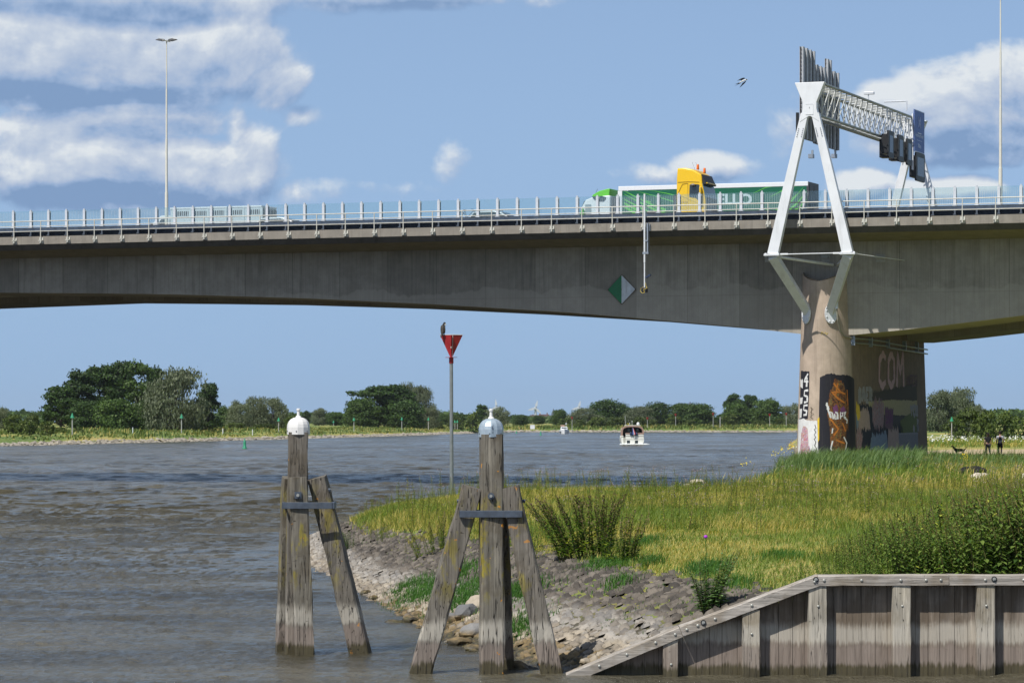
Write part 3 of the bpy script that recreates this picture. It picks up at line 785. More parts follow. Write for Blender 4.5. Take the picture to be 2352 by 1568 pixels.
for t in (3.4, 8.9): mb.box(-.02, .1, t-.05, t+.05, zs_(345, t)-.25, zs_(345, t)).box(-.18, .12, t-.18, t+.18, zs_(345, t)-.5, zs_(345, t)-.25)
mb.build('floodlight', M_GALV, SB_)
# blue place-name sign and hanging lane-signal panels at the far end
M_BLUE = simple('sign_blue', (.018, .075, .33), .45, var=.06)
M_BLUEF = simple('sign_white', (.50, .58, .75), .5)
def text_mesh(body, size, name='lettering', extrude=.004, sx=1.0, align='CENTER'):
    cu = D.curves.new('txt', 'FONT'); cu.body = body; cu.size = size; cu.extrude = extrude; cu.align_x = align; cu.align_y = 'CENTER'
    cu.offset = size*.035 if len(body) < 6 else size*.01
    o = D.objects.new('txt', cu); COL.objects.link(o); bpy.context.view_layer.update()
    me = D.meshes.new_from_object(o.evaluated_get(bpy.context.evaluated_depsgraph_get())); D.objects.remove(o); D.curves.remove(cu)
    me.name = name
    for v_ in me.vertices: v_.co.x *= sx
    return me
def text_obj(body, size, mat, parent, pos, rot, **kw):
    me = text_mesh(body, size, **kw); me.materials.clear(); me.materials.append(mat)
    o = link('lettering', me, parent); o.location = pos; o.rotation_euler = rot; return o
BS = thing('place_sign', 'blue motorway sign with white letters hanging at the far end of the gantry', 'road sign', bw(sg+1.0, 23.1, 0), -TH)
bz1, bz0 = 24.95, 22.15
mb = MB(); mb.box(0, .05, -1.45, 1.45, bz0, bz1); mb.build('sign_panel', M_BLUE, BS)
mb = MB()
for a in ((-1.45, -1.4), (1.4, 1.45)): mb.box(.051, .056, a[0], a[1], bz0, bz1)
mb.box(.051, .056, -1.4, 1.4, bz1-.05, bz1).box(.051, .056, -1.4, 1.4, bz0, bz0+.05).box(.051, .056, -.7, .7, bz0+.78, bz0+.81)
mb.build('border', M_BLUEF, BS)
RX = (PI/2, 0, PI/2)
text_obj('Hattemerbroek', .36, M_BLUEF, BS, (.056, 0, bz0+1.12), RX)
text_obj('700 m', .36, M_BLUEF, BS, (.056, 0, bz0+.42), RX)
mb = MB()      # interchange symbol: two crossing roads with loops
for sy in (-1, 1):
    pts = [(.056, sy*.28, bz1-1.15), (.056, sy*.12, bz1-.9), (.056, -sy*.12, bz1-.65), (.056, -sy*.28, bz1-.4)]
    mb.path(pts, .035, 5)
    mb.path([(.056, sy*.3, bz1-.4-.09*0), (.056, sy*.2, bz1-.62), (.056, sy*.26, bz1-.78), (.056, sy*.2, bz1-.94), (.056, sy*.3, bz1-1.15)], .025, 5)
mb.build('junction_symbol', M_BLUEF, BS)
mb = MB(); mb.box(-.12, -.02, -1.5, -1.35, 20.9, bz1-.3).box(-.12, -.02, 1.3, 1.45, 20.9, bz1-.3); mb.box(-.5, -.02, -1.4, 1.4, zc1-.5, zc1-.42); mb.build('mounting', M_WSTEEL, BS)
def matrix_sign(t, label, w=1.45, ztop=None, hh=1.75, off=.95):
    T = thing('lane_signal', label, 'lane signal', bw(sg+off, t, 0), -TH, 'black lane signals hanging from the gantry')
    zt_ = ztop
    mb = MB(); mb.prism([(-w/2, zt_-.1), (-w/2+.1, zt_), (w/2-.1, zt_), (w/2, zt_-.1), (w/2, zt_-hh+.1), (w/2-.1, zt_-hh), (-w/2+.1, zt_-hh), (-w/2, zt_-hh+.1)], 0, .12, 'x'); mb.build('backboard', M_BLACK, T)
    mb = MB(); mb.box(-.42, -.0, -w/2+.18, w/2-.18, zt_-hh+.25, zt_-.2); mb.build('housing', M_BLACK, T, bevel=.03)
    mb = MB(); mb.box(.121, .128, -w/2+.3, w/2-.3, zt_-hh+.35, zt_-.3); mb.build('display', simple('dark_display', (.02, .02, .022), .25), T)
    mb = MB()
    for i in (-.45, .45): mb.box(-.1, -.02, i-.03, i+.03, zt_-.3, zt_+1.35)
    mb.box(-.1, .05, -.48, .48, zt_+1.3, zt_+1.36)
    mb.build('hanger', M_WSTEEL, T)
zsg = zat(302, bw(sg+1, 15.5).y)
matrix_sign(15.2, 'black lane signal hanging from the gantry, the leftmost of the row', ztop=zsg)
matrix_sign(17.9, 'black lane signal in the middle of the hanging row under the lattice beam', ztop=zsg-.05)
matrix_sign(20.3, 'black lane signal next to the blue place sign', ztop=zsg-.1)
matrix_sign(23.1, 'black lane signal directly beneath the blue place sign', w=2.5, ztop=22.1, hh=1.9, off=1.02)
for t, lb in ((16.9, 'small black housing between the left and middle lane signals'), (19.4, 'small black housing between the middle and right lane signals')):
    T = thing('signal_cabinet', lb, 'cabinet', bw(sg+.2, t, 0), -TH, 'black cabinets hanging among the lane signals')
    mb = MB(); mb.box(-.25, .25, -.45, .45, zsg-1.6, zsg-.35); mb.build('casing', M_BLACK, T, bevel=.03); mb = MB(); mb.box(-.04, .04, -.3, .3, zsg-.35, zc0); mb.build('hanger', M_GALV, T)

# ------------------------------------------------------------------ hanging pole and diamond board
hs = s_at(1480.5, -.3)
HP = thing('hanging_pole', 'thin white pole clamped to the bridge edge with a black box below', 'pole', bw(hs, -.3, 0), -TH)
zl = z_at(1480, 661, -.3)
mb = MB(); mb.tube((0, 0, zl), (0, 0, 13.9), .045, n=8).tube((0, 0, 13.9), (0, 0, ZF+1.75), .06, n=8); mb.build('pole', M_WSTEEL, HP, smooth=True)
mb = MB(); mb.box(.14, .22, .0, .28, 14.55, ZF-.05).box(-.12, .26, -.06, .28, 14.42, 14.55).box(-.05, .22, -.05, .3, 15.2, 15.28).box(.05, .3, .18, .298, 15.85, ZF-.1); mb.build('clamp', M_GALV, HP)
mb = MB(); mb.box(-.16, .16, -.14, .16, zl-.28, zl+.02); bx = mb.build('lamp_box', M_BLACK, HP, bevel=.02)
mb = MB(); mb.beam((.08, 0, zl+.62), (.40, 0, zl+.80), .22, .1); mb.build('solar_panel', simple('dark_blue_panel', (.03, .045, .09), .25), HP)
yel = simple('yellow_cord', (.6, .45, .08), .6)
mb = MB(); pts = [(-.02, -.06, zl+.05), (-.2, -.1, zl-.02), (-.24, -.1, zl-.2), (-.1, -.16, zl-.33), (.05, -.16, zl-.3), (.0, -.16, zl-.1), (.2, -.12, zl-.02), (.12, -.08, zl+.12), (.08, -.05, zl+.3)]
mb.path(pts, .014, 5); mb.build('cord', yel, HP)
# little blue-grey light strip on pole top is the clamp of the glass post
ds = s_at(1428.5, TW); dz = z_at(1428, 665, TW)
DB = thing('diamond_board', 'diamond navigation board, left half green and right half white, fixed on the bridge girder', 'navigation board', bw(ds, TW-.02, dz), -TH)
hw = .92
mb = MB(); mb.prism([(0, hw), (-hw, 0), (0, -hw)], -.06, -.03, 'y'); mb.build('green_half', simple('board_green', (.01, .17, .06), .5, dirt=.2), DB)
mb = MB(); mb.prism([(0, -hw), (hw, 0), (0, hw)], -.06, -.03, 'y'); mb.build('white_half', simple('board_white', (.62, .66, .7), .5, dirt=.35, scale=3), DB)
mb = MB()
for a, b_ in (((0, hw), (hw, 0)), ((hw, 0), (0, -hw)), ((0, -hw), (-hw, 0)), ((-hw, 0), (0, hw))): mb.tube((a[0], -.04, a[1]), (b_[0], -.04, b_[1]), .022, n=5)
for p_ in ((0, hw), (hw, 0), (0, -hw), (-hw, 0), (0, 0)): mb.ball((p_[0]*.98, -.07, p_[1]*.98), .03, nu=6, nv=4)
mb.build('frame', simple('rusty_frame', (.12, .06, .04), .7), DB)
# cables and pipes at the pier
PIPE = thing('pipe_run', 'pair of grey conduits running below the girder along the top of the pier flank', 'pipe', bw(SPIER, 0, 0), -TH)
for dzp in (0, .32):
    zp = 9.25-dzp*.9
    mb = MB(); mb.path([(1.66, 4.4, zp), (1.72, 9, zp+.02), (1.72, 10, zp), (1.72, 13.2, zp-.02), (1.75, 14, zp-.12), (1.76, 24.3, zp-.3)], .05, 7)
    mb.build('pipe', M_GALV, PIPE, smooth=True)
mb = MB(); mb.path([(1.25, 2.3, 11.9), (1.28, 2.25, 11.0)], .10, 8); mb.build('sleeve', M_WSTEEL, PIPE)
mb = MB(); mb.path([(1.28, 2.25, 11.0), (1.3, 2.4, 10.3), (1.36, 2.75, 9.7), (1.5, 3.2, 9.35), (1.62, 4.0, 9.27), (1.66, 4.4, 9.25)], .05, 7); mb.build('cable', simple('grey_cable', (.3, .28, .22), .6), PIPE, smooth=True)
for t in (4.6, 9, 13.5, 18, 21.5):
    mb = MB(); mb.box(1.5, 1.82, t-.04, t+.04, 8.8, 9.4); mb.build('bracket', M_GALV, PIPE)
# ------------------------------------------------------------------ vehicles (local x = forward, z from the road)
M_TYRE = simple('tyre_rubber', (.02, .02, .02), .85)
M_RIM = simple('rim_metal', (.35, .36, .37), .4, .6)
M_CHAS = simple('chassis_grey', (.05, .05, .055), .6, .3)
M_DGLASS, g, b = new_mat('dark_window_glass'); setp(g, b, Base_Color=(.02, .03, .035), Roughness=.06, Specular_IOR_Level=.8)
M_BGLASS, g, b = new_mat('sky_reflecting_windscreen'); setp(g, b, Base_Color=(.10, .16, .17), Roughness=.1, Specular_IOR_Level=1.0)
def wheel(x, y, r, par, w=.3):
    sg_ = 1 if y > 0 else -1
    mb = MB(); mb.tube((x, y-sg_*w, r), (x, y, r), r, n=20)
    o = mb.build('wheel', M_TYRE, par, bevel=.03)
    mb = MB(); mb.tube((x, y, r), (x, y+sg_*.02, r), r*.58, r*.52, 16); mb.build('rim', M_RIM, o)
def cabshape(mb, profile, w, mi=0, inset=.06):
    """profile (x,z) swept across, shoulders slightly narrower at the roof"""
    zmax = max(p[1] for p in profile); n = len(profile); vs = []
    for sy in (-1, -.9, .9, 1):
        for x, z in profile:
            k = 1 if abs(sy) < 1 else 0
            cxm = sum(p[0] for p in profile)/n; czm = sum(p[1] for p in profile)/n
            f = 1.0 if k else .965
            yy_ = (w/2 if abs(sy) == 1 else w/2-.07)*(1 if sy > 0 else -1)
            yy_ *= 1-.04*max(0, (z-2.2)/(zmax-2.2)) if zmax > 2.3 else 1
            vs.append((cxm+(x-cxm)*f, yy_, czm+(z-czm)*f))
    fs = [tuple(range(n)), tuple(range(4*n-1, 3*n-1, -1))]
    for j in range(3):
        for i in range(n): fs.append((j*n+i, (j+1)*n+i, (j+1)*n+(i+1) % n, j*n+(i+1) % n))
    mb.add(vs, fs); return mb
ZR = 16.3
def place(name, label, cat, s_, t, fwd=1, group=None):
    return thing(name, label, cat, bw(s_, t, ZR), -TH+(0 if fwd > 0 else PI), group)

# ---- yellow cab, heading right, nearest carriageway
sY = s_at(1554, 6.0)
YC = place('truck_tractor', 'yellow truck tractor unit without trailer driving right on the near side of the bridge', 'truck', sY, 7.2)
YC.scale = (.80, 1, 1)
M_YEL = simple('yellow_truck_paint', (.84, .52, .012), .3, var=.03)
pr = [(0, .75), (0, 3.25), (.06, 3.86), (.7, 3.88), (1.3, 3.78), (1.85, 3.52), (2.02, 3.44), (2.08, 3.3), (2.12, 2.9), (2.40, 1.95), (2.46, 1.3), (2.45, .45), (1.3, .45), (1.25, .75)]
mb = MB(); cabshape(mb, pr, 2.5); body = mb.build('cab', M_YEL, YC, smooth=True, bevel=.03)
mb = MB(); mb.add([(2.02, -1.0, 3.42), (2.02, 1.0, 3.42), (2.14, 1.04, 3.0), (2.14, -1.04, 3.0)], [(0, 1, 2, 3)])
mb = MB(); cabshape(mb, [(1.86, 3.50), (2.06, 3.46), (2.16, 3.25), (2.32, 2.98), (2.42, 2.82), (2.30, 2.80), (2.10, 2.88), (2.02, 2.92)], 2.3); mb.build('sun_visor', M_BLACK, YC, smooth=True)
mb = MB(); mb.box(2.33, 2.46, -.95, .95, 2.87, 2.94); mb.build('visor_stripe', M_YEL, YC)
mb = MB(); cabshape(mb, [(2.06, 2.88), (2.16, 2.88), (2.43, 2.0), (2.40, 1.95), (2.22, 1.97)], 2.44); mb.build('windscreen', M_BGLASS, YC, smooth=True)
mb = MB(); cabshape(mb, [(2.3, 1.95), (2.46, 1.95), (2.49, 1.3), (2.49, .6), (2.3, .6)], 2.3); gr_ = mb.build('grille', M_BLACK, YC, smooth=True)
mb = MB()
for k in range(6): mb.box(2.485, 2.51, -.9, .9, 1.0+k*.14, 1.03+k*.14)
mb.build('grille_bar', M_GALV, gr_)
for sy in (-1, 1):
    mb = MB(); mb.prism([(1.06, 2.02), (1.10, 2.78), (1.22, 2.84), (1.85, 2.80), (2.0, 2.7), (2.08, 2.3), (2.12, 1.62), (1.9, 1.72), (1.6, 1.95)], sy*1.236, sy*1.251, 'y'); dw = mb.build('side_window', M_DGLASS, YC)
    mb = MB(); mb.box(1.93, 2.03, sy*1.255, sy*1.262, 1.75, 2.76); mb.build('window_frame', M_YEL, dw)
    mb = MB(); mb.box(2.0, 2.14, sy*1.28, sy*1.55, 1.75, 2.62).box(2.02, 2.1, sy*1.2, sy*1.3, 2.5, 2.56); mb.build('mirror', M_YEL, YC, bevel=.03)
    mb = MB(); mb.ball((1.42, sy*1.36, 2.76), .22, .12, .09); mb.build('kerb_mirror', M_LAMPH, YC)
    # swage lines and door shut lines
    mb = MB()
    for a, b_ in (((.1, 2.98), (1.0, 3.0)), ((.95, .8), (.95, 2.9)), ((.15, 2.3), (.5, 2.85)), ((.5, 2.85), (.92, 2.9)), ((1.0, 3.0), (1.9, 2.95)), ((.05, 1.72), (.95, 1.7))):
        mb.tube((a[0], sy*1.249, a[1]), (b_[0], sy*1.249, b_[1]), .012, n=4)
    mb.build('seam_lines', simple('seam_brown', (.32, .19, .01), .6), YC)
    mb = MB(); mb.beam((.05, sy*1.25, 2.25), (2.1, sy*1.25, 1.55), .012, .035); mb.beam((.05, sy*1.25, 1.15), (1.9, sy*1.25, .72), .012, .05); mb.build('body_crease', simple('light_yellow_crease', (.85, .6, .08), .35), YC)
    mb = MB(); mb.prism([(.05, .5), (.05, .9), (1.25, .9), (1.25, .5)], sy*.9, sy*1.24, 'y'); mb.build('step_panel', M_YEL, YC)
    mb = MB(); mb.box(2.44, 2.5, sy*.75, sy*1.12, .75, 1.0); mb.build('headlight', M_LENS, YC)
M_AMB = simple('amber_beacon', (.75, .16, .01), .25)
for bx_, by in ((1.32, -.7), (1.78, -.45)):
    zz_ = 3.78 if bx_ < 1.5 else 3.56
    mb = MB(); mb.lathe([(.10, 0), (.12, .05), (.11, .06), (.095, .30), (.06, .34)], (bx_+.25, by, zz_+.0), 10); mb.mi = 0; mb.build('beacon', M_AMB, YC, smooth=True)
for i in range(2):
    mb = MB(); mb.tube((1.35+.1*i-.3, .2+.5*i, 3.7), (1.05+.1*i-.3, .2+.5*i, 4.35), .008, n=4); mb.build('aerial', M_BLACK, YC)
mb = MB(); mb.box(-3.9, .3, -.5, .5, .75, 1.0).box(-1.9, -.2, -1.2, -.65, .4, 1.0).box(-1.9, -.2, .65, 1.2, .4, 1.0).box(-2.8, -1.9, -.45, .45, 1.0, 1.2).box(-.35, -.05, -1.0, 1.0, 1.0, 2.2); mb.build('chassis', M_CHAS, YC)
for x_ in (1.0+.35, -2.6): 
    for y_ in (-1.24, 1.24): wheel(x_, y_, .5, YC)

# ---- green curtain trailer with white tractor, heading left on the far carriageway
tT = 21.2
s0, s1 = s_at(1421, tT), s_at(1856, tT)
LT = s1-s0
GTK = place('articulated_lorry', 'long green articulated lorry with white lettering and a white cab driving left', 'lorry', s0, tT+1.27, -1)
# local x forward = -s ; trailer occupies x in [-LT, 0]; near side (towards the camera) = local +y
M_GREEN = simple('dark_green_curtain', (.006, .115, .058), .4, var=.06)
M_LIME = simple('lime_stripe', (.13, .52, .06), .45, var=.02)
M_WHT = simple('white_vehicle_paint', (.76, .78, .79), .35, var=.03)
zt_ = z_at(1640, 422.5, tT)-ZR
mb = MB(); mb.box(-LT, 0, -1.27, 1.27, 1.15, zt_-.3); tb = mb.build('curtain_side', M_GREEN, GTK)
mb = MB(); mb.box(-LT, .02, -1.29, 1.29, zt_-.298, zt_); mb.build('roof', M_WHT, GTK, bevel=.02)
mb = MB(); mb.box(.001, .06, -1.28, 1.28, 1.1, zt_-.3).box(-.25, -.0, 1.271, 1.29, 1.1, zt_-.3); mb.build('front_bulkhead', M_WHT, GTK)
mb = MB(); mb.box(-LT-.05, -LT-.001, -1.28, 1.28, 1.1, zt_-.02).box(-LT+.0, -LT+.1, 1.272, 1.30, 1.1, zt_-.3); mb.build('rear_frame', simple('dark_door_frame', (.06, .06, .065), .5), GTK)
for sy in (-1, 1):
    mb = MB(); mb.box(-LT-.075, -LT-.051, sy*.03, sy*1.15, 1.2, zt_-.2); mb.build('rear_door', simple('dark_door', (.045, .045, .05), .5), GTK)
mb = MB(); mb.box(-LT, -.3, -.5, .5, .8, 1.14).box(-LT, -2, -1.25, -1.2, .55, 1.0).box(-LT+4.5, -2.5, 1.2, 1.25, .55, 1.0); mb.build('chassis', M_CHAS, GTK)
for x_ in (-LT+1.2, -LT+2.5, -LT+3.8):
    for y_ in (-1.24, 1.24): wheel(x_, y_, .5, GTK)
def lx(x): return -(s_at(x, tT)-s0)
def lz(x, y): return z_at(x, y, tT)-ZR
def stripe(pts, w0, w1):
    mb = MB(); n = len(pts)
    for i in range(n-1):
        (xa, ya), (xb, yb) = pts[i], pts[i+1]; wa = w0+(w1-w0)*i/(n-1); wb_ = w0+(w1-w0)*(i+1)/(n-1)
        wa *= 1.5; wb_ *= 1.5; A_ = [(lx(xa), lz(xa, ya-wa)), (lx(xb), lz(xb, yb-wb_)), (lx(xb), lz(xb, yb+wb_)), (lx(xa), lz(xa, ya+wa))]
        mb.prism([(p[0], min(max(p[1], 1.16), zt_-.301)) for p in A_], 1.2705, 1.278, 'y')
    return mb
for pts, a, b_ in (([(1455, 433), (1500, 449), (1540, 461), (1556, 466)], .3, .9), ([(1488, 431), (1530, 444), (1556, 450)], .3, .8), ([(1432, 433), (1450, 447), (1480, 462), (1500, 472), (1530, 483)], .3, 2.2),
                   ([(1434, 446), (1460, 460), (1500, 480), (1530, 492)], .3, 2.4), ([(1434, 458), (1460, 472), (1500, 492)], .8, 2.0), ([(1434, 467), (1470, 486)], 1.5, 2.5), ([(1434, 475), (1460, 490)], 1.8, 2.8), ([(1455, 452), (1475, 459), (1495, 464)], .2, .9),
                   ([(1730, 444), (1760, 430), (1775, 424)], .3, 1.2), ([(1770, 452), (1800, 436), (1830, 423)], .3, 1.4), ([(1790, 490), (1820, 460), (1848, 426)], 2.4, .4), ([(1800, 492), (1830, 468), (1853, 440)], 2.4, .8), ([(1812, 492), (1836, 476), (1853, 458)], 2, 1.0), ([(1765, 492), (1790, 480), (1815, 460), (1838, 440)], 2.0, .3), ([(1745, 490), (1765, 481)], 1.2, .6)):
    stripe(pts, a, b_).build('lime_stripe', M_LIME, GTK)
M_LET = simple('pale_lettering', (.62, .70, .70), .5)
LX = lambda x, y: (lx(x), 1.279, lz(x, y))
def letters(word, xa, xb, yt, yb, nm='lettering'):
    me = text_mesh(word, 1.0, nm); xsv = [v_.co.x for v_ in me.vertices]; ysv = [v_.co.y for v_ in me.vertices]
    x0_, x1_, y0_, y1_ = min(xsv), max(xsv), min(ysv), max(ysv)
    for v_ in me.vertices:
        u = (v_.co.x-x0_)/(x1_-x0_); w = (v_.co.y-y0_)/(y1_-y0_)
        xx = xa+(xb-xa)*u; yy_ = yb+(yt-yb)*w; zz_ = v_.co.z
        v_.co = (lx(xx), 1.274+zz_, lz(xx, yy_))
    me.materials.clear(); me.materials.append(M_LET); return link(nm, me, GTK)
letters('H', 1622, 1642, 445, 470)
letters('ELLO', 1648, 1727, 445, 470)
letters('FRC', 1430, 1443, 431, 439)
# tractor unit
mb = MB(); cabshape(mb, [(.65, .75), (.65, 3.3), (.72, 3.4), (1.9, 3.32), (2.45, 3.12), (2.72, 2.65), (2.85, 1.6), (2.85, .5), (1.6, .5), (1.55, .75)], 2.45); cb = mb.build('cab', M_WHT, GTK, smooth=True, bevel=.03)
mb = MB(); cabshape(mb, [(.75, 3.36), (.72, 3.87), (.9, 3.86), (1.5, 3.72), (1.95, 3.48), (2.05, 3.34), (1.9, 3.32)], 2.2); mb.build('roof_fairing', M_LIME, GTK, smooth=True, bevel=.03)
mb = MB(); mb.box(.1, .6, -.9, .9, 1.0, 3.3).box(-.1, 3.4-.7, -.5, .5, .6, .95); mb.build('rear_equipment', M_CHAS, GTK)
mb = MB(); cabshape(mb, [(2.5, 3.08), (2.58, 3.05), (2.80, 2.55), (2.9, 1.65), (2.75, 1.65), (2.60, 2.4)], 2.3); mb.build('windscreen', M_DGLASS, GTK, smooth=True)
for sy in (-1, 1):
    mb = MB(); mb.prism([(1.0, 3.12), (.95, 3.28), (1.25, 3.36), (1.95, 3.34), (1.85, 3.18), (1.6, 3.02), (1.1, 3.0)], sy*1.1, sy*1.226, 'y'); mb.build('roof_window', M_DGLASS, GTK)
    mb = MB(); mb.prism([(2.0, 1.2), (2.0, 1.95), (2.1, 2.05), (2.7, 1.95), (2.78, 1.5), (2.6, 1.15)], sy*1.226, sy*1.236, 'y'); mb.build('side_window', M_DGLASS, GTK)
    mb = MB(); mb.box(2.03, 2.45, sy*1.226, sy*1.24, 2.2, 2.8)
    o_ = mb.build('louvre', simple('grey_louvre', (.3, .34, .36), .5), GTK)
    mb = MB(); mb.box(2.5, 2.58, sy*1.28, sy*1.5, 1.6, 2.5); mb.build('mirror', M_LIME, GTK, bevel=.02)
    mb = MB(); mb.prism([(2.87, .6), (2.87, 1.9), (2.8, 2.4), (2.76, 2.4), (2.80, 1.9), (2.78, .6)], sy*1.0, sy*1.24, 'y'); mb.build('lime_corner', M_LIME, GTK)
    mb = MB(); mb.path([(1.75, sy*1.235, 1.25), (1.75, sy*1.235, 1.6), (1.45, sy*1.235, 1.6), (1.45, sy*1.235, 1.3), (1.75, sy*1.235, 1.25)], .05, 5); mb.build('door_emblem', M_LIME, GTK)
mb = MB(); mb.tube((2.1, .5, 3.3), (1.8, .5, 3.9), .012, n=4); mb.build('aerial', M_BLACK, GTK)
for x_ in (2.0, -1.5):
    for y_ in (-1.24, 1.24): wheel(x_, y_, .5, GTK)

# ---- livestock truck far left, heading left
tL = 20.5; sA = s_at(392, tL); sB = s_at(600, tL); LL = sB-sA
LV = place('livestock_truck', 'white livestock truck with slatted windows behind the glass screen, far left on the bridge', 'truck', sA, tL+1.27, -1)
zt2 = z_at(520, 474, tL)-ZR
M_SILV = simple('white_grey_panel', (.60, .66, .68), .4, .1, var=.08)
mb = MB(); mb.box(-LL, 0, -1.27, 1.27, .9, zt2-.12); mb.build('livestock_body', M_SILV, LV)
mb = MB(); mb.box(-LL-.05, .05, -1.3, 1.3, zt2-.118, zt2); mb.build('roof', M_WHT, LV, bevel=.02)
for row, (za, zb) in enumerate(((zt2-.62, zt2-.28), (1.15, 1.45))):
    for k in range(5):
        xa = -.45-k*LL/5.1
        mb = MB(); mb.box(xa-1.0, xa, 1.271, 1.285, za, zb); wn_ = mb.build('vent_window', M_CHAS, LV)
        mb = MB()
        for i in range(6): mb.box(xa-.95+i*.17, xa-.90+i*.17, 1.286, 1.296, za, zb)
        mb.box(xa-1.02, xa+.02, 1.272, 1.298, za-.06, za-.01); mb.build('slats', M_SILV, wn_)
for k in range(6):
    xa = -.2-k*LL/5.1
    mb = MB(); mb.box(xa-.05, xa+.05, 1.272, 1.31, .95, zt2-.13); mb.build('body_rib', M_SILV, LV)
mb = MB(); mb.box(-LL-.08, -LL-.001, -1.2, 1.2, .95, zt2-.2); mb.build('tail_ramp', M_CHAS, LV)
mb = MB(); cabshape(mb, [(.15, .5), (.15, 2.45), (.35, 2.75), (.9, 2.7), (1.5, 2.2), (1.95, 1.75), (2.0, .5)], 2.35); mb.build('cab', M_WHT, LV, smooth=True, bevel=.03)
for sy in (-1, 1):
    mb = MB(); mb.prism([(.3, 1.8), (.3, 2.5), (.8, 2.45), (1.3, 1.85)], sy*1.176, sy*1.19, 'y'); mb.build('side_window', M_DGLASS, LV)
    mb = MB(); mb.box(1.5, 1.58, sy*1.2, sy*1.4, 1.7, 2.2); mb.build('mirror', M_BLACK, LV)
mb = MB(); mb.box(-LL, 1.5, -.5, .5, .5, .88); mb.build('chassis', M_CHAS, LV)
for x_ in (1.0, -LL+1.2, -LL+2.4):
    for y_ in (-1.2, 1.2): wheel(x_, y_, .45, LV)

# ---- cars of which only the roofs show
def car(s_, t, fwd, col, label, h=1.45, rails=False):
    C_ = place('passenger_car', label, 'car', s_, t, fwd, 'cars on the bridge')
    paint = simple('car_paint', col, .25, .1, var=.02)
    mb = MB(); cabshape(mb, [(-2.1, .35), (-2.15, .9), (-2.0, 1.0), (1.0, .95), (1.9, .8), (2.1, .6), (2.1, .35)], 1.78); mb.build('body', paint, C_, smooth=True, bevel=.05)
    mb = MB(); cabshape(mb, [(-1.95, .98), (-1.6, h-.08), (-1.2, h), (-.1, h), (.35, h-.1), (1.1, .95)], 1.5); cb_ = mb.build('roof', paint, C_, smooth=True, bevel=.04)
    for sy in (-1, 1):
        mb = MB(); mb.prism([(-1.8, 1.02), (-1.5, h-.12), (-.1, h-.1), (.3, h-.18), (.85, 1.02)], sy*.735, sy*.76, 'y'); mb.build('side_window', M_DGLASS, C_)
        if rails: mb = MB(); mb.tube((-1.5, sy*.6, h+.07), (.0, sy*.6, h+.07), .02, n=5).tube((-1.5, sy*.6, h-.05), (-1.5, sy*.6, h+.07), .02, n=5).tube((0, sy*.6, h-.05), (0, sy*.6, h+.07), .02, n=5); mb.build('roof_rail', M_BLACK, C_)
    mb = MB(); mb.add([(.42, -.66, h-.12), (.42, .66, h-.12), (1.08, .72, .99), (1.08, -.72, .99)], [(0, 1, 2, 3)]); mb.add([(.44, -.66, h-.10), (.44, .66, h-.10), (1.10, .72, 1.01), (1.10, -.72, 1.01)], [(0, 1, 2, 3)]); mb.build('windscreen', M_DGLASS, C_)
    for x_ in (-1.3, 1.35):
        for y_ in (-.88, .88): wheel(x_, y_, .32, C_, .2)
    return C_
car(s_at(655, 7), 7.2, 1, (.75, .76, .77), 'white car of which only the roof shows above the barrier, right of the livestock truck', 1.42)
c2 = car(s_at(1145, 7), 7.2, 1, (.5, .53, .55), 'silver car with roof rails peeping above the barrier near the middle of the bridge', 1.5, True)
BK = place('bicycle', 'dark bicycle on a rack behind the silver car, just visible above the barrier', 'bicycle', s_at(1073, 7), 7.2, 1)
for x_ in (-.52, .52):
    mb = MB(); pts = [(x_+.33*math.cos(2*PI*i/20), .0, 1.17+.33*math.sin(2*PI*i/20)) for i in range(21)]; mb.path(pts, .018, 5); mb.build('wheel', M_TYRE, BK)
mb = MB()
A_, B_, C3, D3, E3 = (-.52, 0, 1.17), (-.1, 0, 1.12), (-.22, 0, 1.58), (.38, 0, 1.6), (.52, 0, 1.17)
for a, b_ in ((A_, B_), (A_, C3), (B_, C3), (C3, D3), (B_, D3), (D3, E3)): mb.tube(a, b_, .018, n=5)
mb.build('frame', M_CHAS, BK)
mb = MB(); mb.path([(.3, -.25, 1.68), (.38, 0, 1.66), (.3, .25, 1.68)], .015, 5); mb.build('handlebar', M_BLACK, BK)
mb = MB(); mb.ball((-.26, 0, 1.64), .13, .06, .03); mb.build('saddle', M_BLACK, BK)
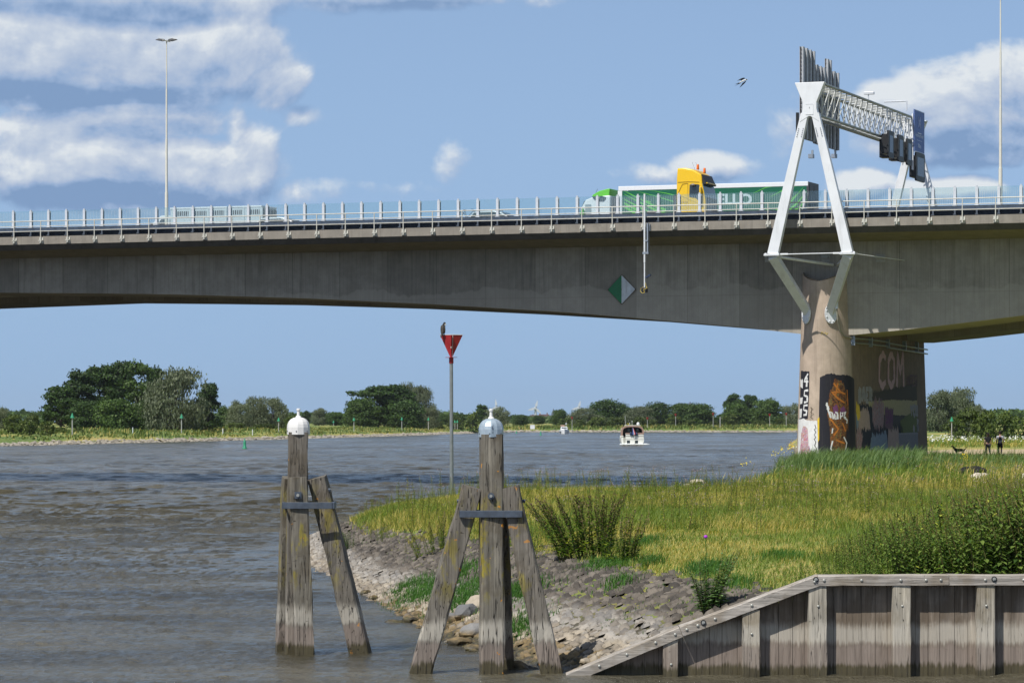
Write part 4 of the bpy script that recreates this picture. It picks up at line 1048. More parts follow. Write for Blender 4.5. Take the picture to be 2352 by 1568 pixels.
# ------------------------------------------------------------------ graffiti on the pier
def gm(name, col, var=.12):
    return simple(name, col, .8, var=var, scale=5, dirt=.15)
GB, GW, GP, GG, GO, GY_ = gm('black_spray', (.012, .012, .02)), gm('white_spray', (.72, .72, .70)), gm('pink_spray', (.58, .38, .40)), gm('olive_spray', (.12, .15, .035)), gm('orange_spray', (.5, .17, .02)), gm('yellow_spray', (.72, .50, .03))
GGR, GLB, GCR, GPU, GMV, GLG, GPK = gm('grey_spray', (.22, .22, .235)), gm('blue_grey_spray', (.22, .28, .36)), gm('cream_spray', (.42, .37, .2)), gm('purple_spray', (.16, .05, .14)), gm('mauve_spray', (.16, .09, .12)), gm('light_grey_spray', (.34, .33, .33)), gm('dusty_pink_spray', (.45, .33, .28))
GDB = gm('dark_brown_spray', (.06, .05, .03))
def patch(name, poly, mat, off=.010, jag=0.0, seed=0, n=None):
    """polygon traced on the photograph, wrapped on the pier surface"""
    ap = [pa(x, y) for x, y in poly]
    rr = random.Random(seed)
    a0 = min(p[0] for p in ap); a1 = max(p[0] for p in ap); z0 = min(p[1] for p in ap); z1 = max(p[1] for p in ap)
    # vertical slivers between lower and upper outline
    N = n or max(6, int((a1-a0)/.09)); mb = MB(); tops = []; bots = []
    for i in range(N+1):
        a = a0+(a1-a0)*(i/N)*.9998+.0001*(a1-a0); zz = []
        for j in range(len(ap)):
            (u0, v0), (u1, v1) = ap[j], ap[(j+1) % len(ap)]
            if (u0-a)*(u1-a) <= 0 and abs(u1-u0) > 1e-6: zz.append(v0+(v1-v0)*(a-u0)/(u1-u0))
        if not zz: zz = [z0, z0]
        tops.append(max(zz)+rr.uniform(-1, 1)*jag); bots.append(min(zz)+rr.uniform(-1, 1)*jag)
    M = 6
    for i in range(N+1):
        a = a0+(a1-a0)*i/N
        for j in range(M+1): mb.v.append(tuple(pier_pt(a, bots[i]+(tops[i]-bots[i])*j/M, off)))
    for i in range(N):
        for j in range(M):
            k = i*(M+1)+j; mb.f.append((k, k+M+1, k+M+2, k+1)); mb.m.append(0)
    return mb.build(name, mat, pier)
def strokes(name, lines, w, mat, off=.016, conv=True):
    """painted strokes: ribbons following the surface"""
    mb = MB()
    for ln in lines:
        ap = [pa(*p) for p in ln] if conv else ln
        pts = []
        for i in range(len(ap)-1):
            n = max(1, int(math.dist(ap[i], ap[i+1])/.15))
            for k in range(n): pts.append((ap[i][0]+(ap[i+1][0]-ap[i][0])*k/n, ap[i][1]+(ap[i+1][1]-ap[i][1])*k/n))
        pts.append(ap[-1]); o = len(mb.v)
        for i, p in enumerate(pts):
            q_ = pts[min(i+1, len(pts)-1)]; r_ = pts[max(i-1, 0)]; dx, dz_ = q_[0]-r_[0], q_[1]-r_[1]; L = math.hypot(dx, dz_) or 1
            ww = w*(.75+.5*random.random())/2
            for sg_ in (-1, 1): mb.v.append(tuple(pier_pt(p[0]-dz_/L*ww*sg_, p[1]+dx/L*ww*sg_, off)))
        for i in range(len(pts)-1): mb.f.append((o+2*i, o+2*i+2, o+2*i+3, o+2*i+1)); mb.m.append(0)
    return mb.build(name, mat, pier)
# black panel round the nose, with the swirl painting
patch('black_panel', [(1881, 868), (1893, 861), (1908, 857), (1925, 860), (1940, 861), (1953, 863), (1962, 870), (1966, 1052), (1878, 1052), (1880, 990)], GB, .006, .04, 1)
m_sw, g, b = new_mat('orange_swirl_paint'); v = g.mapping(g.obj(), (1.6, 1.6, 1.1)); wv = g.noise(v, 1.1, 5, .6, 3.2)
w2 = g.noise(v, 3.2, 4, .6, 2.0)
c = g.ramp(wv, [(.34, (.02, .014, .012)), (.40, (.13, .05, .015)), (.46, (.05, .028, .015)), (.50, (.36, .11, .012)), (.54, (.07, .035, .018)), (.58, (.25, .2, .06)), (.62, (.10, .04, .015))])
c = g.mix(g.step(w2, .57, .62), c, (.01, .01, .015)); setp(g, b, Base_Color=c, Roughness=.8)
patch('swirl_painting', [(1908, 893), (1920, 872), (1936, 878), (1944, 905), (1950, 930), (1948, 985), (1940, 1000), (1944, 1050), (1906, 1050), (1912, 1000), (1904, 975), (1900, 950), (1902, 925)], m_sw, .013, .18, 3)
patch('purple_eye', [(1913, 935), (1922, 928), (1926, 942), (1920, 955), (1914, 948)], GPU, .018, .05)
patch('purple_eye', [(1930, 938), (1938, 932), (1944, 945), (1936, 955), (1930, 950)], GPU, .018, .05)
strokes('white_lettering', [[(1898, 924), (1903, 945), (1908, 960)], [(1897, 928), (1905, 940)], [(1908, 958), (1906, 945), (1912, 948), (1914, 962)], [(1918, 946), (1923, 948), (1924, 960), (1918, 962), (1917, 950)], [(1922, 955), (1926, 962)], [(1930, 962), (1930, 947), (1936, 948), (1935, 955), (1930, 956)],
         [(1938, 948), (1943, 946), (1938, 956), (1943, 958)], [(1938, 958), (1946, 964), (1945, 972)]], .11, GW, .022)
strokes('white_drips', [[(1912, 983), (1911, 995)], [(1913, 1012), (1908, 1030), (1911, 1034)], [(1938, 1003), (1944, 1015)], [(1945, 1015), (1942, 1032), (1943, 1040)], [(1910, 1043), (1914, 1050)], [(1903, 932), (1900, 940)]], .09, GW, .022)
strokes('orange_lines', [[(1915, 880), (1930, 900), (1942, 905)], [(1930, 900), (1910, 900), (1925, 915), (1940, 925)], [(1945, 895), (1947, 930)], [(1906, 960), (1925, 985), (1915, 1000)], [(1920, 1010), (1940, 1018)], [(1925, 880), (1918, 910)], [(1935, 970), (1942, 990)]], .10, GO, .024)
patch('yellow_edge', [(1878, 962), (1882, 958), (1882, 1010), (1878, 1015)], GY_, .012, .05)
# white panel low on the left of the nose
patch('white_panel', [(1834, 962), (1845, 961), (1856, 965), (1868, 966), (1878, 966), (1880, 1052), (1832, 1052)], GW, .008, .03, 7)
m_cr, g, b = new_mat('multicolour_scribble'); v = g.mapping(g.obj(), (3, 3, 1.6)); n_ = g.noise(v, 1.4, 5, .65, 2.5)
c = g.ramp(n_, [(.38, (.72, .72, .72)), (.43, (.24, .05, .28)), (.48, (.6, .14, .06)), (.53, (.7, .7, .7)), (.57, (.10, .05, .25)), (.62, (.6, .42, .05))])
setp(g, b, Base_Color=c, Roughness=.8)
patch('scribble_painting', [(1840, 990), (1850, 975), (1856, 978), (1854, 1010), (1862, 1030), (1866, 1048), (1838, 1050), (1838, 1030)], m_cr, .014, .15, 8)
strokes('black_script', [[(1872, 975), (1874, 983), (1870, 986), (1874, 992), (1870, 998), (1874, 1004), (1870, 1008), (1874, 1015), (1871, 1022), (1875, 1030), (1871, 1038), (1873, 1045)]], .045, GB, .02)
strokes('brown_scribble', [[(1862, 935), (1868, 940), (1861, 946), (1869, 951), (1862, 957), (1867, 962)], [(1864, 938), (1862, 960)]], .05, GDB, .014)
# number panel on the far left edge: black with white figures 455
patch('number_panel', [(1839.5, 851), (1859, 853), (1858, 900), (1856, 962), (1836, 962), (1838, 905)], GB, .007, .02, 4)
def boxed(xa, ya, xb, yb):
    return [[(xa, ya), (xb, ya), (xb, yb), (xa, yb), (xa, ya)]]
strokes('figures', [[(1856, 858), (1847, 876), (1857, 876)], [(1854, 866), (1853, 888)]], .13, GW, .013)
strokes('figures', [[(1856, 896), (1848, 897), (1847, 908), (1854, 910), (1854, 922), (1847, 924)]], .14, GW, .013)
strokes('figures', [[(1855, 930), (1847, 931), (1846, 941), (1853, 943), (1852, 952), (1846, 953)]], .13, GW, .013)
patch('white_block', [(1838, 872), (1844, 872), (1844, 890), (1838, 890)], GW, .011, .06, 5)
patch('white_block', [(1837, 912), (1844, 912), (1843, 928), (1837, 928)], GW, .011, .05, 6)
patch('white_block', [(1836, 938), (1842, 938), (1841, 960), (1836, 960)], GW, .011, .05, 6)
# flank of the pier
patch('grimy_base_coat', [(1966, 930), (2124, 932), (2132, 1058), (1966, 1058)], gm('grimy_coat', (.055, .05, .045)), .003, .12, 10)
patch('dark_overpaint', [(2003, 900), (2105, 880), (2118, 870), (2124, 905), (2126, 932), (1990, 925)], GDB, .005, .12, 11)
patch('cream_band', [(1995, 921), (2050, 918), (2112, 920), (2114, 955), (1995, 950)], GCR, .008, .05, 12)
patch('black_overpaint', [(1966, 932), (1985, 928), (2020, 935), (2026, 985), (2072, 975), (2074, 992), (2050, 1000), (2046, 1020), (2000, 1052), (1968, 1052)], GB, .010, .18, 13)
patch('olive_block', [(2068, 965), (2116, 938), (2126, 945), (2128, 995), (2068, 995)], GG, .010, .06, 14)
patch('grey_base', [(2064, 994), (2130, 992), (2134, 1060), (2064, 1060)], GGR, .012, .02, 15)
patch('pale_column', [(2109, 874), (2126, 872), (2128, 940), (2112, 938)], GLG, .012, .03, 16)
patch('blue_block', [(2002, 998), (2036, 992), (2042, 1050), (1996, 1052)], GLB, .014, .2, 17)
patch('pink_block', [(2040, 985), (2064, 982), (2066, 1052), (2038, 1052)], GPK, .014, .25, 18)
patch('white_pink_letters', [(1973, 940), (1995, 938), (2000, 985), (1972, 985)], GPK, .014, .2, 19)
patch('faded_mauve_block', [(2032, 934), (2052, 938), (2050, 985), (2032, 982)], GMV, .016, .1, 20)
m_tag, g, b = new_mat('pink_tag_paint'); v = g.mapping(g.obj(), (3, 5, 1.2)); n_ = g.noise(v, 1.3, 4, .6, 2)
setp(g, b, Base_Color=g.ramp(n_, [(.4, (.36, .3, .31)), (.47, (.12, .07, .09)), (.52, (.45, .38, .38)), (.58, (.3, .02, .04)), (.64, (.4, .34, .34))]), Roughness=.8)
patch('pink_tag', [(2003, 930), (2010, 918), (2030, 925), (2030, 978), (2018, 985), (2004, 972)], m_tag, .018, .3, 21)
patch('pink_tag', [(1966, 990), (1974, 985), (1982, 1000), (1978, 1040), (1968, 1045)], m_tag, .018, .2, 22)
patch('yellow_flame', [(1966, 922), (1974, 930), (1976, 958), (1970, 965), (1966, 945)], GY_, .016, .12, 23)
patch('teal_patch', [(1966, 950), (1972, 950), (1972, 985), (1967, 990)], GLB, .014, .1, 24)
def glyphs(name, word, x0, x1, y0, y1, w, mat, off):
    SH = {'C': [[(1, .15), (.6, 0), (.1, .2), (.05, .8), (.5, 1), (1, .85)]], 'O': [[(.5, 0), (.1, .2), (.05, .8), (.5, 1), (.95, .8), (.9, .2), (.5, 0)]], 'M': [[(0, 1), (.1, 0), (.5, .6), (.9, 0), (1, 1)]],
          'B': [[(.1, 0), (.1, 1), (.9, .85), (.8, .5), (.1, .5)], [(.1, 0), (.85, .1), (.8, .5)]], 'A': [[(0, 1), (.3, 0), (.7, 0), (1, 1)], [(.1, .6), (.9, .6)]], 'E': [[(1, 0), (.1, 0), (.1, 1), (1, 1)], [(.1, .5), (.8, .5)]],
          'R': [[(.1, 1), (.1, 0), (.9, .1), (.85, .45), (.1, .5), (1, 1)]], 'I': [[(.5, 0), (.5, 1)]], 'T': [[(0, 0), (1, 0)], [(.5, 0), (.5, 1)]], 'S': [[(1, .1), (.2, .05), (.1, .4), (.9, .6), (.8, .95), (0, .95)]], 'N': [[(0, 1), (0, 0), (1, 1), (1, 0)]], 'Y': [[(0, 0), (.5, .5), (1, 0)], [(.5, .5), (.5, 1)]], 'U': [[(0, 0), (.1, .9), (.9, .9), (1, 0)]]}
    n = len(word); L = []
    for i, ch_ in enumerate(word):
        xa = x0+(x1-x0)*(i+.12)/n; xb = x0+(x1-x0)*(i+.88)/n
        for ln in SH[ch_]: L.append([(xa+(xb-xa)*u, y0+(y1-y0)*v_) for u, v_ in ln])
    return strokes(name, L, w, mat, off)
glyphs('lettering', 'COM', 2016, 2078, 812, 888, .42, GP, .020)
glyphs('lettering', 'BAER', 1971, 2004, 893, 921, .34, GLG, .020)
glyphs('lettering', 'INTEST', 2081, 2108, 862, 886, .12, GMV, .020)
glyphs('lettering', 'YOU', 2090, 2110, 930, 955, .28, GLG, .022)
glyphs('lettering', 'SNN', 2034, 2050, 942, 972, .16, GPU, .024)
strokes('pale_fingers', [[(2098, 990), (2100, 978)], [(2107, 990), (2109, 962)], [(2114, 990), (2117, 975)], [(2119, 990), (2120, 975)]], .45, GLG, .02)
strokes('pale_lines', [[(2066, 996), (2128, 995)], [(2092, 998), (2092, 1040)], [(2085, 1010), (2090, 1012)]], .05, GLG, .018)
strokes('small_tag', [[(1886, 762), (1886, 768), (1889, 762), (1892, 768), (1895, 763), (1898, 768), (1901, 764)]], .07, gm('ochre_spray', (.5, .38, .12)), .014)

# ------------------------------------------------------------------ weathered timber
def wood(name, axis='z', base=(.33, .30, .26), lich=.0, tide=True, crk=1.0):
    m, g, b = new_mat(name); v = g.obj(); x, y, z = g.xyz(g.geo())
    sc = {'z': (15, 15, .8), 'x': (.8, 15, 15)}[axis]; sc2 = {'z': (30, 30, 1.6), 'x': (1.6, 30, 30)}[axis]
    oi = g.n('ShaderNodeObjectInfo').outputs['Random']
    v = g.vmath('ADD', v, g.cxyz(g.math('MULTIPLY', oi, 37), g.math('MULTIPLY', oi, 17), 0))
    n = g.noise(g.mapping(v, sc), 1, 6, .65, .3); n2 = g.noise(g.mapping(v, sc2), 1, 4, .6); big = g.noise(v, 1.6, 4, .6)
    c = g.mix(g.step(n, .3, .7), tuple(k*.62 for k in base), tuple(min(1, k*1.32) for k in base))
    c = g.mix(g.math('MULTIPLY', g.step(big, .45, .62), .6), c, tuple(k*f for k, f in zip(base, (.60, .53, .42))))
    lt = g.step(g.noise(g.mapping(v, {'z': (9, 9, .7), 'x': (.7, 9, 9)}[axis]), 1, 5, .65), .55, .72); c = g.mix(g.math('MULTIPLY', lt, .6), c, tuple(min(1, k*2.1) for k in base))
    if tide:
        zz = g.math('ADD', z, g.math('MULTIPLY_ADD', big, .3, -.15))
        zz = g.math('ADD', zz, g.math('MULTIPLY_ADD', n2, .24, -.12))
        # pale salt line, pinkish-brown below it, green-brown wet foot (tide marks in the wood itself)
        pale = g.math('MULTIPLY', g.step(zz, .46, .58), g.step(zz, .90, .72))
        c = g.mix(g.math('MULTIPLY', pale, .6), c, (.56, .52, .44))
        lowz = g.step(zz, .54, .42); c = g.mix(g.math('MULTIPLY', lowz, .75), c, g.mix(n, (.13, .10, .08), (.38, .315, .27)))
        wet = g.step(zz, .20, .10); c = g.mix(g.math('MULTIPLY', wet, .92), c, g.mix(n2, (.018, .014, .008), (.10, .085, .03)))
    if lich:
        l1 = g.math('MULTIPLY', g.step(g.noise(g.mapping(v, (3.5, 3.5, 1.5)), 1, 6, .7), .50, .62), g.math('MULTIPLY', g.step(z, 1.0, 1.5), g.step(z, 3.3, 2.3)))
        c = g.mix(g.math('MULTIPLY', l1, lich), c, g.ramp(n2, [(.3, (.16, .14, .02)), (.7, (.36, .29, .03))]))
        l2 = g.step(g.noise(v, 6, 3, .6), .685, .70); c = g.mix(g.math('MULTIPLY', l2, lich), c, (.6, .25, .02))
    cr = g.noise(g.mapping(v, {'z': (13, 13, .35), 'x': (.35, 13, 13)}[axis]), 1, 3, .55)
    crack = g.math('MULTIPLY', g.step(g.math('ABSOLUTE', g.math('SUBTRACT', cr, .5)), .010, .0), crk)
    chk = g.math('MULTIPLY', g.step(g.noise(g.mapping(v, {'z': (7, 7, 34), 'x': (34, 7, 7)}[axis]), 1, 3, .6), .70, .74), crk)
    c = g.mix(g.math('MULTIPLY', g.math('MAXIMUM', crack, g.math('MULTIPLY', chk, .8)), .85), c, (.02, .016, .012))
    hgt = g.math('ADD', g.math('MULTIPLY', n, .7), g.math('MULTIPLY', crack, -1.2)); hgt = g.math('ADD', hgt, g.math('MULTIPLY', chk, -.8))
    setp(g, b, Base_Color=c, Roughness=g.ramp(z, [(0, .55), (.15, .9)]) if tide else .88, Normal=g.bump(hgt, .7, .03)); return m
W_PILE = wood('mossy_pile_timber', 'z', (.165, .15, .12), .95, crk=1.3)
W_PILE2 = wood('grey_pile_timber', 'z', (.165, .148, .122), .6, crk=1.3)
W_POST = wood('pale_post_timber', 'z', (.38, .345, .28), .1, crk=.8)
W_PLANK = wood('brown_plank_timber', 'z', (.20, .165, .13), 0, crk=.18)
W_CAP = wood('cap_timber', 'x', (.40, .365, .32), 0, tide=False, crk=.35)
M_STRAP = simple('blue_grey_strap_iron', (.085, .105, .135), .5, .35, var=.25, scale=8, dirt=.3)
M_BOLT = simple('zinc_bolt', (.42, .42, .38), .45, .5)
def pile(name, p0, p1, w, h, mat, parent, yaw=0.0, seg=14, jit=.007, seed=0, cham=.15, taper=1.0):
    """rough hewn squared pile from p0 (bottom) to p1 (top)"""
    rr = random.Random(seed); p0 = Vector(p0); p1 = Vector(p1); d = (p1-p0).normalized()
    a = Vector((math.cos(yaw), math.sin(yaw), 0)); a = (a-d*a.dot(d)).normalized(); b_ = d.cross(a)
    k = 1-cham; sec = [(-k, -1), (k, -1), (1, -k), (1, k), (k, 1), (-k, 1), (-1, k), (-1, -k)]
    mb = MB()
    rings = []
    ox = [0]*8
    for i in range(seg+1):
        f = i/seg; ww = w*(1+(taper-1)*f)/2; hh = h*(1+(taper-1)*f)/2
        ring = []
        for j, (u, v_) in enumerate(sec):
            ring.append(p0+(p1-p0)*f+a*(u*ww+rr.gauss(0, jit))+b_*(v_*hh+rr.gauss(0, jit)))
        rings.append(ring)
    loft(mb, rings)
    return mb.build(name, mat, parent)
def dome(par, c, r, h, mat, knobmat, n=12):
    mb = MB(); mb.lathe([(r, 0), (r*1.0, h*.42), (r*.95, h*.60), (r*.85, h*.75), (r*.68, h*.88), (r*.42, h*.97), (r*.15, h)], c, n); cp = mb.build('cap', mat, par, bevel=.006)
    mb = MB(); mb.lathe([(.06, h-.02), (.045, h+.015), (.028, h+.03), (.024, h+.11), (.036, h+.12), (.036, h+.145), (.02, h+.155)], c, 10); mb.build('knob', knobmat, cp, smooth=True)
    mb = MB()
    for i in range(6):
        t = 2*PI*i/6+.4; mb.ball((c[0]+r*1.0*math.cos(t), c[1]+r*math.sin(t), c[2]+h*.2), .012, nu=5, nv=4)
    mb.build('rivets', M_STRAP, cp)
M_ZWH = simple('chipped_white_cap', (.74, .73, .70), .45, var=.04, scale=2, dirt=.2)
m_zn, g, b = new_mat('peeling_zinc_cap'); v = g.obj(); n_ = g.noise(v, 5, 6, .6, .4)
setp(g, b, Base_Color=g.ramp(n_, [(.38, (.10, .13, .17)), (.42, (.34, .42, .48)), (.62, (.44, .52, .58)), (.645, (.72, .72, .7))]), Roughness=.35, Metallic=.25)
# right mooring dolphin
YR = 52.7; XR = Xat(1128, YR)
D2 = thing('mooring_dolphin', 'right mooring dolphin of four timber piles with a peeling zinc dome and spread legs', 'mooring dolphin', (XR, YR, 0), 0, 'timber mooring dolphins')
def dl(x, y, Yd, Y0, X0): return (Xat(x, Yd)-X0, Yd-Y0, zat(y, Yd))
zc = zat(1004, YR)
pile('centre_pile', (.02, 0, -2), (0, 0, zc+.05), .40, .40, W_PILE, D2, .1, seed=1, taper=.92)
pile('raking_pile', dl(945, 1620, YR+.1, YR, XR), dl(1085, 1118, YR, YR, XR), .37, .36, W_PILE2, D2, .05, seed=2, taper=.9)
pile('raking_pile', dl(1285, 1620, YR, YR, XR), dl(1169, 1118, YR, YR, XR), .35, .36, W_PILE2, D2, -.05, seed=3, taper=.9)
pile('rear_pile', dl(1160, 1600, YR+1.0, YR, XR), dl(1146, 1150, YR+.35, YR, XR), .33, .34, W_PILE2, D2, 0, seed=4, taper=.9)
dome(D2, (0, 0, zc), .205, .31, m_zn, M_ZWH)
zb0, zb1 = zat(1187, YR), zat(1171, YR)
mb = MB(); mb.box(-.505, .505, -.235, -.215, zb0, zb1).box(-.515, -.495, -.215, .3, zb0, zb1).box(.495, .515, -.215, .3, zb0, zb1).box(-.505, .505, .3, .32, zb0, zb1); mb.build('iron_band', M_STRAP, D2, bevel=.006)
mb = MB(); mb.tube((-.0, -.235, zat(1138, YR)), (0, -.20, zat(1138, YR)), .055, n=14); w_ = mb.build('washer', M_STRAP, D2); mb = MB(); mb.tube((0, -.27, zat(1138, YR)), (0, -.23, zat(1138, YR)), .026, n=6); mb.build('bolt', M_BOLT, w_)
mb = MB()
for sx in (-1, 1): mb.box(sx*.46-.05, sx*.46+.05, -.06, .06, zat(1150, YR)-.06, zat(1150, YR)+.06).tube((sx*.50, 0, zat(1150, YR)), (sx*.56, 0, zat(1150, YR)), .03, n=6)
mb.build('side_bolts', M_STRAP, D2)
# left mooring dolphin
YL = 57.0; XL = Xat(687, YL)
D1 = thing('mooring_dolphin', 'left mooring dolphin of timber piles with a white dome and one leg raking right', 'mooring dolphin', (XL, YL, 0), 0, 'timber mooring dolphins')
zc = zat(998, YL)
pile('centre_pile', (-.13, .35, -2), (-.02, .12, zc+.05), .37, .36, W_PILE2, D1, .12, seed=11, taper=.93)
pile('front_pile', (.19, -.10, -2), (-.01, -.17, zat(1095, YL)), .33, .20, W_PILE, D1, .10, seed=12, taper=.98)
pile('rear_pile', dl(645, 1580, YL+.9, YL, XL), dl(662, 1096, YL+.35, YL, XL), .22, .34, W_PILE, D1, .2, seed=13, taper=.9)
pile('raking_pile', dl(848, 1580, YL+.4, YL, XL), dl(729, 1096, YL+.1, YL, XL), .36, .36, W_PILE2, D1, -.1, seed=14, taper=.88)
dome(D1, (-.02, .12, zc), .205, .31, M_ZWH, M_ZWH)
zb0, zb1 = zat(1167, YL), zat(1152, YL)
mb = MB(); mb.box(-.27, .60, -.30, -.285, zb0, zb1).box(-.285, -.27, -.285, .5, zb0, zb1).box(.58, .64, -.285, .4, zb0, zb1).box(-.27, .6, .5, .515, zb0, zb1); mb.build('iron_band', M_STRAP, D1, bevel=.006)
mb = MB(); zz_ = zat(1136, YL); mb.box(-.06, .06, -.295, -.275, zz_-.06, zz_+.06); w_ = mb.build('washer', M_STRAP, D1); mb = MB(); mb.tube((0, -.33, zz_), (0, -.29, zz_), .03, n=6); mb.build('bolt', M_BOLT, w_)
mb = MB(); mb.tube((.45, .0, zat(1125, YL)), (.56, .0, zat(1125, YL)), .035, n=6); mb.build('side_bolts', M_STRAP, D1)

# ------------------------------------------------------------------ timber retaining wall
YW = WALLY-.05
TWL = thing('timber_retaining_wall', 'weathered timber sheet wall with posts and a cap beam sloping down to the water', 'retaining wall', (Xat(1870, YW), YW, 0))
XW0 = Xat(1870, YW)
wx = lambda x: Xat(x, YW-.2)-XW0
def capz(x):      # top of the cap along the wall (photograph x)
    return float(np.interp(x, [1300, 1559, 1877, 2600], [zat(1545, YW), zat(1437, YW), zat(1319, YW), zat(1317, YW)]))
mb = MB(); xcur = 1360.0; rr = random.Random(3)
edges = []
while xcur < 4200:
    w_ = rr.uniform(27, 35); edges.append((xcur, xcur+w_)); xcur += w_
for i, (xa, xb) in enumerate(edges):
    yo = rr.uniform(-.006, .006); g_ = .5
    a_, b_ = wx(xa+g_), wx(xb-g_); za, zb = capz(xa)-.05, capz(xb)-.05
    o = len(mb.v)
    vs = [(a_, yo, -2.2), (b_, yo, -2.2), (b_, yo, zb), (a_, yo, za), (a_, .07, -2.2), (b_, .07, -2.2), (b_, .07, zb), (a_, .07, za)]
    mb.add(vs, [(0, 1, 2, 3), (4, 7, 6, 5), (0, 4, 5, 1), (1, 5, 6, 2), (2, 6, 7, 3), (3, 7, 4, 0)])
mb.build('planking', W_PLANK, TWL)
mb = MB(); mb.box(wx(1370), wx(4200), .075, .10, -2.2, -.1); mb.build('backing', M_BLACK, TWL)
posts = [(1523, 1557), (1705, 1745), (1857, 1898), (2050, 2091), (2243, 2284)]+[(2243+193*k, 2284+193*k) for k in range(1, 9)]
for i, (xa, xb) in enumerate(posts):
    xm = (xa+xb)/2; w_ = (xb-xa)/F*YW
    p_ = pile('post', (wx(xm)+.01, -.125, -2.2), (wx(xm), -.125, capz(xm)-.16), w_, .22, W_POST, TWL, 0, 12, .004, 40+i, cham=.07)
    mb = MB(); zz_ = capz(xm)-(.5 if xm > 1800 else .55); mb.ball((wx(xm)+.01, -.24, zz_), .022, .015, .022, 8, 5); mb.build('bolt', M_BOLT, p_, smooth=True)
caps = [((1300, capz(1300)), (1559, capz(1559)-.005)), ((1560.5, capz(1560.5)+.0), (1877, capz(1877))), ((1878, capz(1878)), (2178, capz(2178))), ((2179, capz(2179)), (2700, capz(2700))), ((2701, capz(2700)), (4200, capz(2700)))]
for i, ((xa, za), (xb, zb)) in enumerate(caps):
    mb = MB(); th = .165; lo = .02 if i == 0 else 0
    A_ = (wx(xa), za); B_ = (wx(xb), zb); n = 10
    dx = B_[0]-A_[0]; dzz = B_[1]-A_[1]; L = math.hypot(dx, dzz); nxx, nzz = -dzz/L, dx/L
    rings = []
    for k in range(n+1):
        f = k/n; cx, cz = A_[0]+dx*f, A_[1]+dzz*f; j = lambda: rr.gauss(0, .0022)
        cx2, cz2 = cx-nxx*th, cz-nzz*th
        if k == n and i == 1: cx2 += .03
        rings.append([(cx, -.27+j(), cz-.012+j()), (cx, -.255, cz+j()), (cx, .14, cz+j()), (cx2, .14, cz2), (cx2, -.26+j(), cz2+j())])
    loft(mb, rings); cp = mb.build('cap_beam', W_CAP, TWL)
    nb = {0: (1372, 1435, 1501, 1546), 1: (1573, 1598, 1638, 1722, 1866), 2: (1892, 1978, 2068, 2126, 2160), 3: (2262, 2350, 2440, 2560), 4: (2760, 2900, 3100, 3300)}[i]
    for xx in nb:
        f = (wx(xx)-A_[0])/dx; cz = A_[1]+dzz*f-nzz*th*.5
        mb = MB(); mb.ball((wx(xx)-nxx*th*.5, -.268, cz), .026, .015, .026, 10, 6); mb.build('bolt', M_BOLT, cp, smooth=True)
for xx, yy_ in ((1615, 1429), (1873, 1330), (2282, 1329)):
    cz = zat(yy_, YW-.27)
    mb = MB(); mb.tube((wx(xx), -.276, cz), (wx(xx), -.262, cz), .045, n=16); w_ = mb.build('recessed_washer', M_BLACK, TWL)
    mb = MB(); mb.tube((wx(xx), -.285, cz), (wx(xx), -.276, cz), .028, n=12).tube((wx(xx), -.30, cz), (wx(xx), -.285, cz), .014, n=6); mb.build('nut', M_BOLT, w_)
# ------------------------------------------------------------------ revetment stones, boulders
S1a = np.array(S1[:16], float)
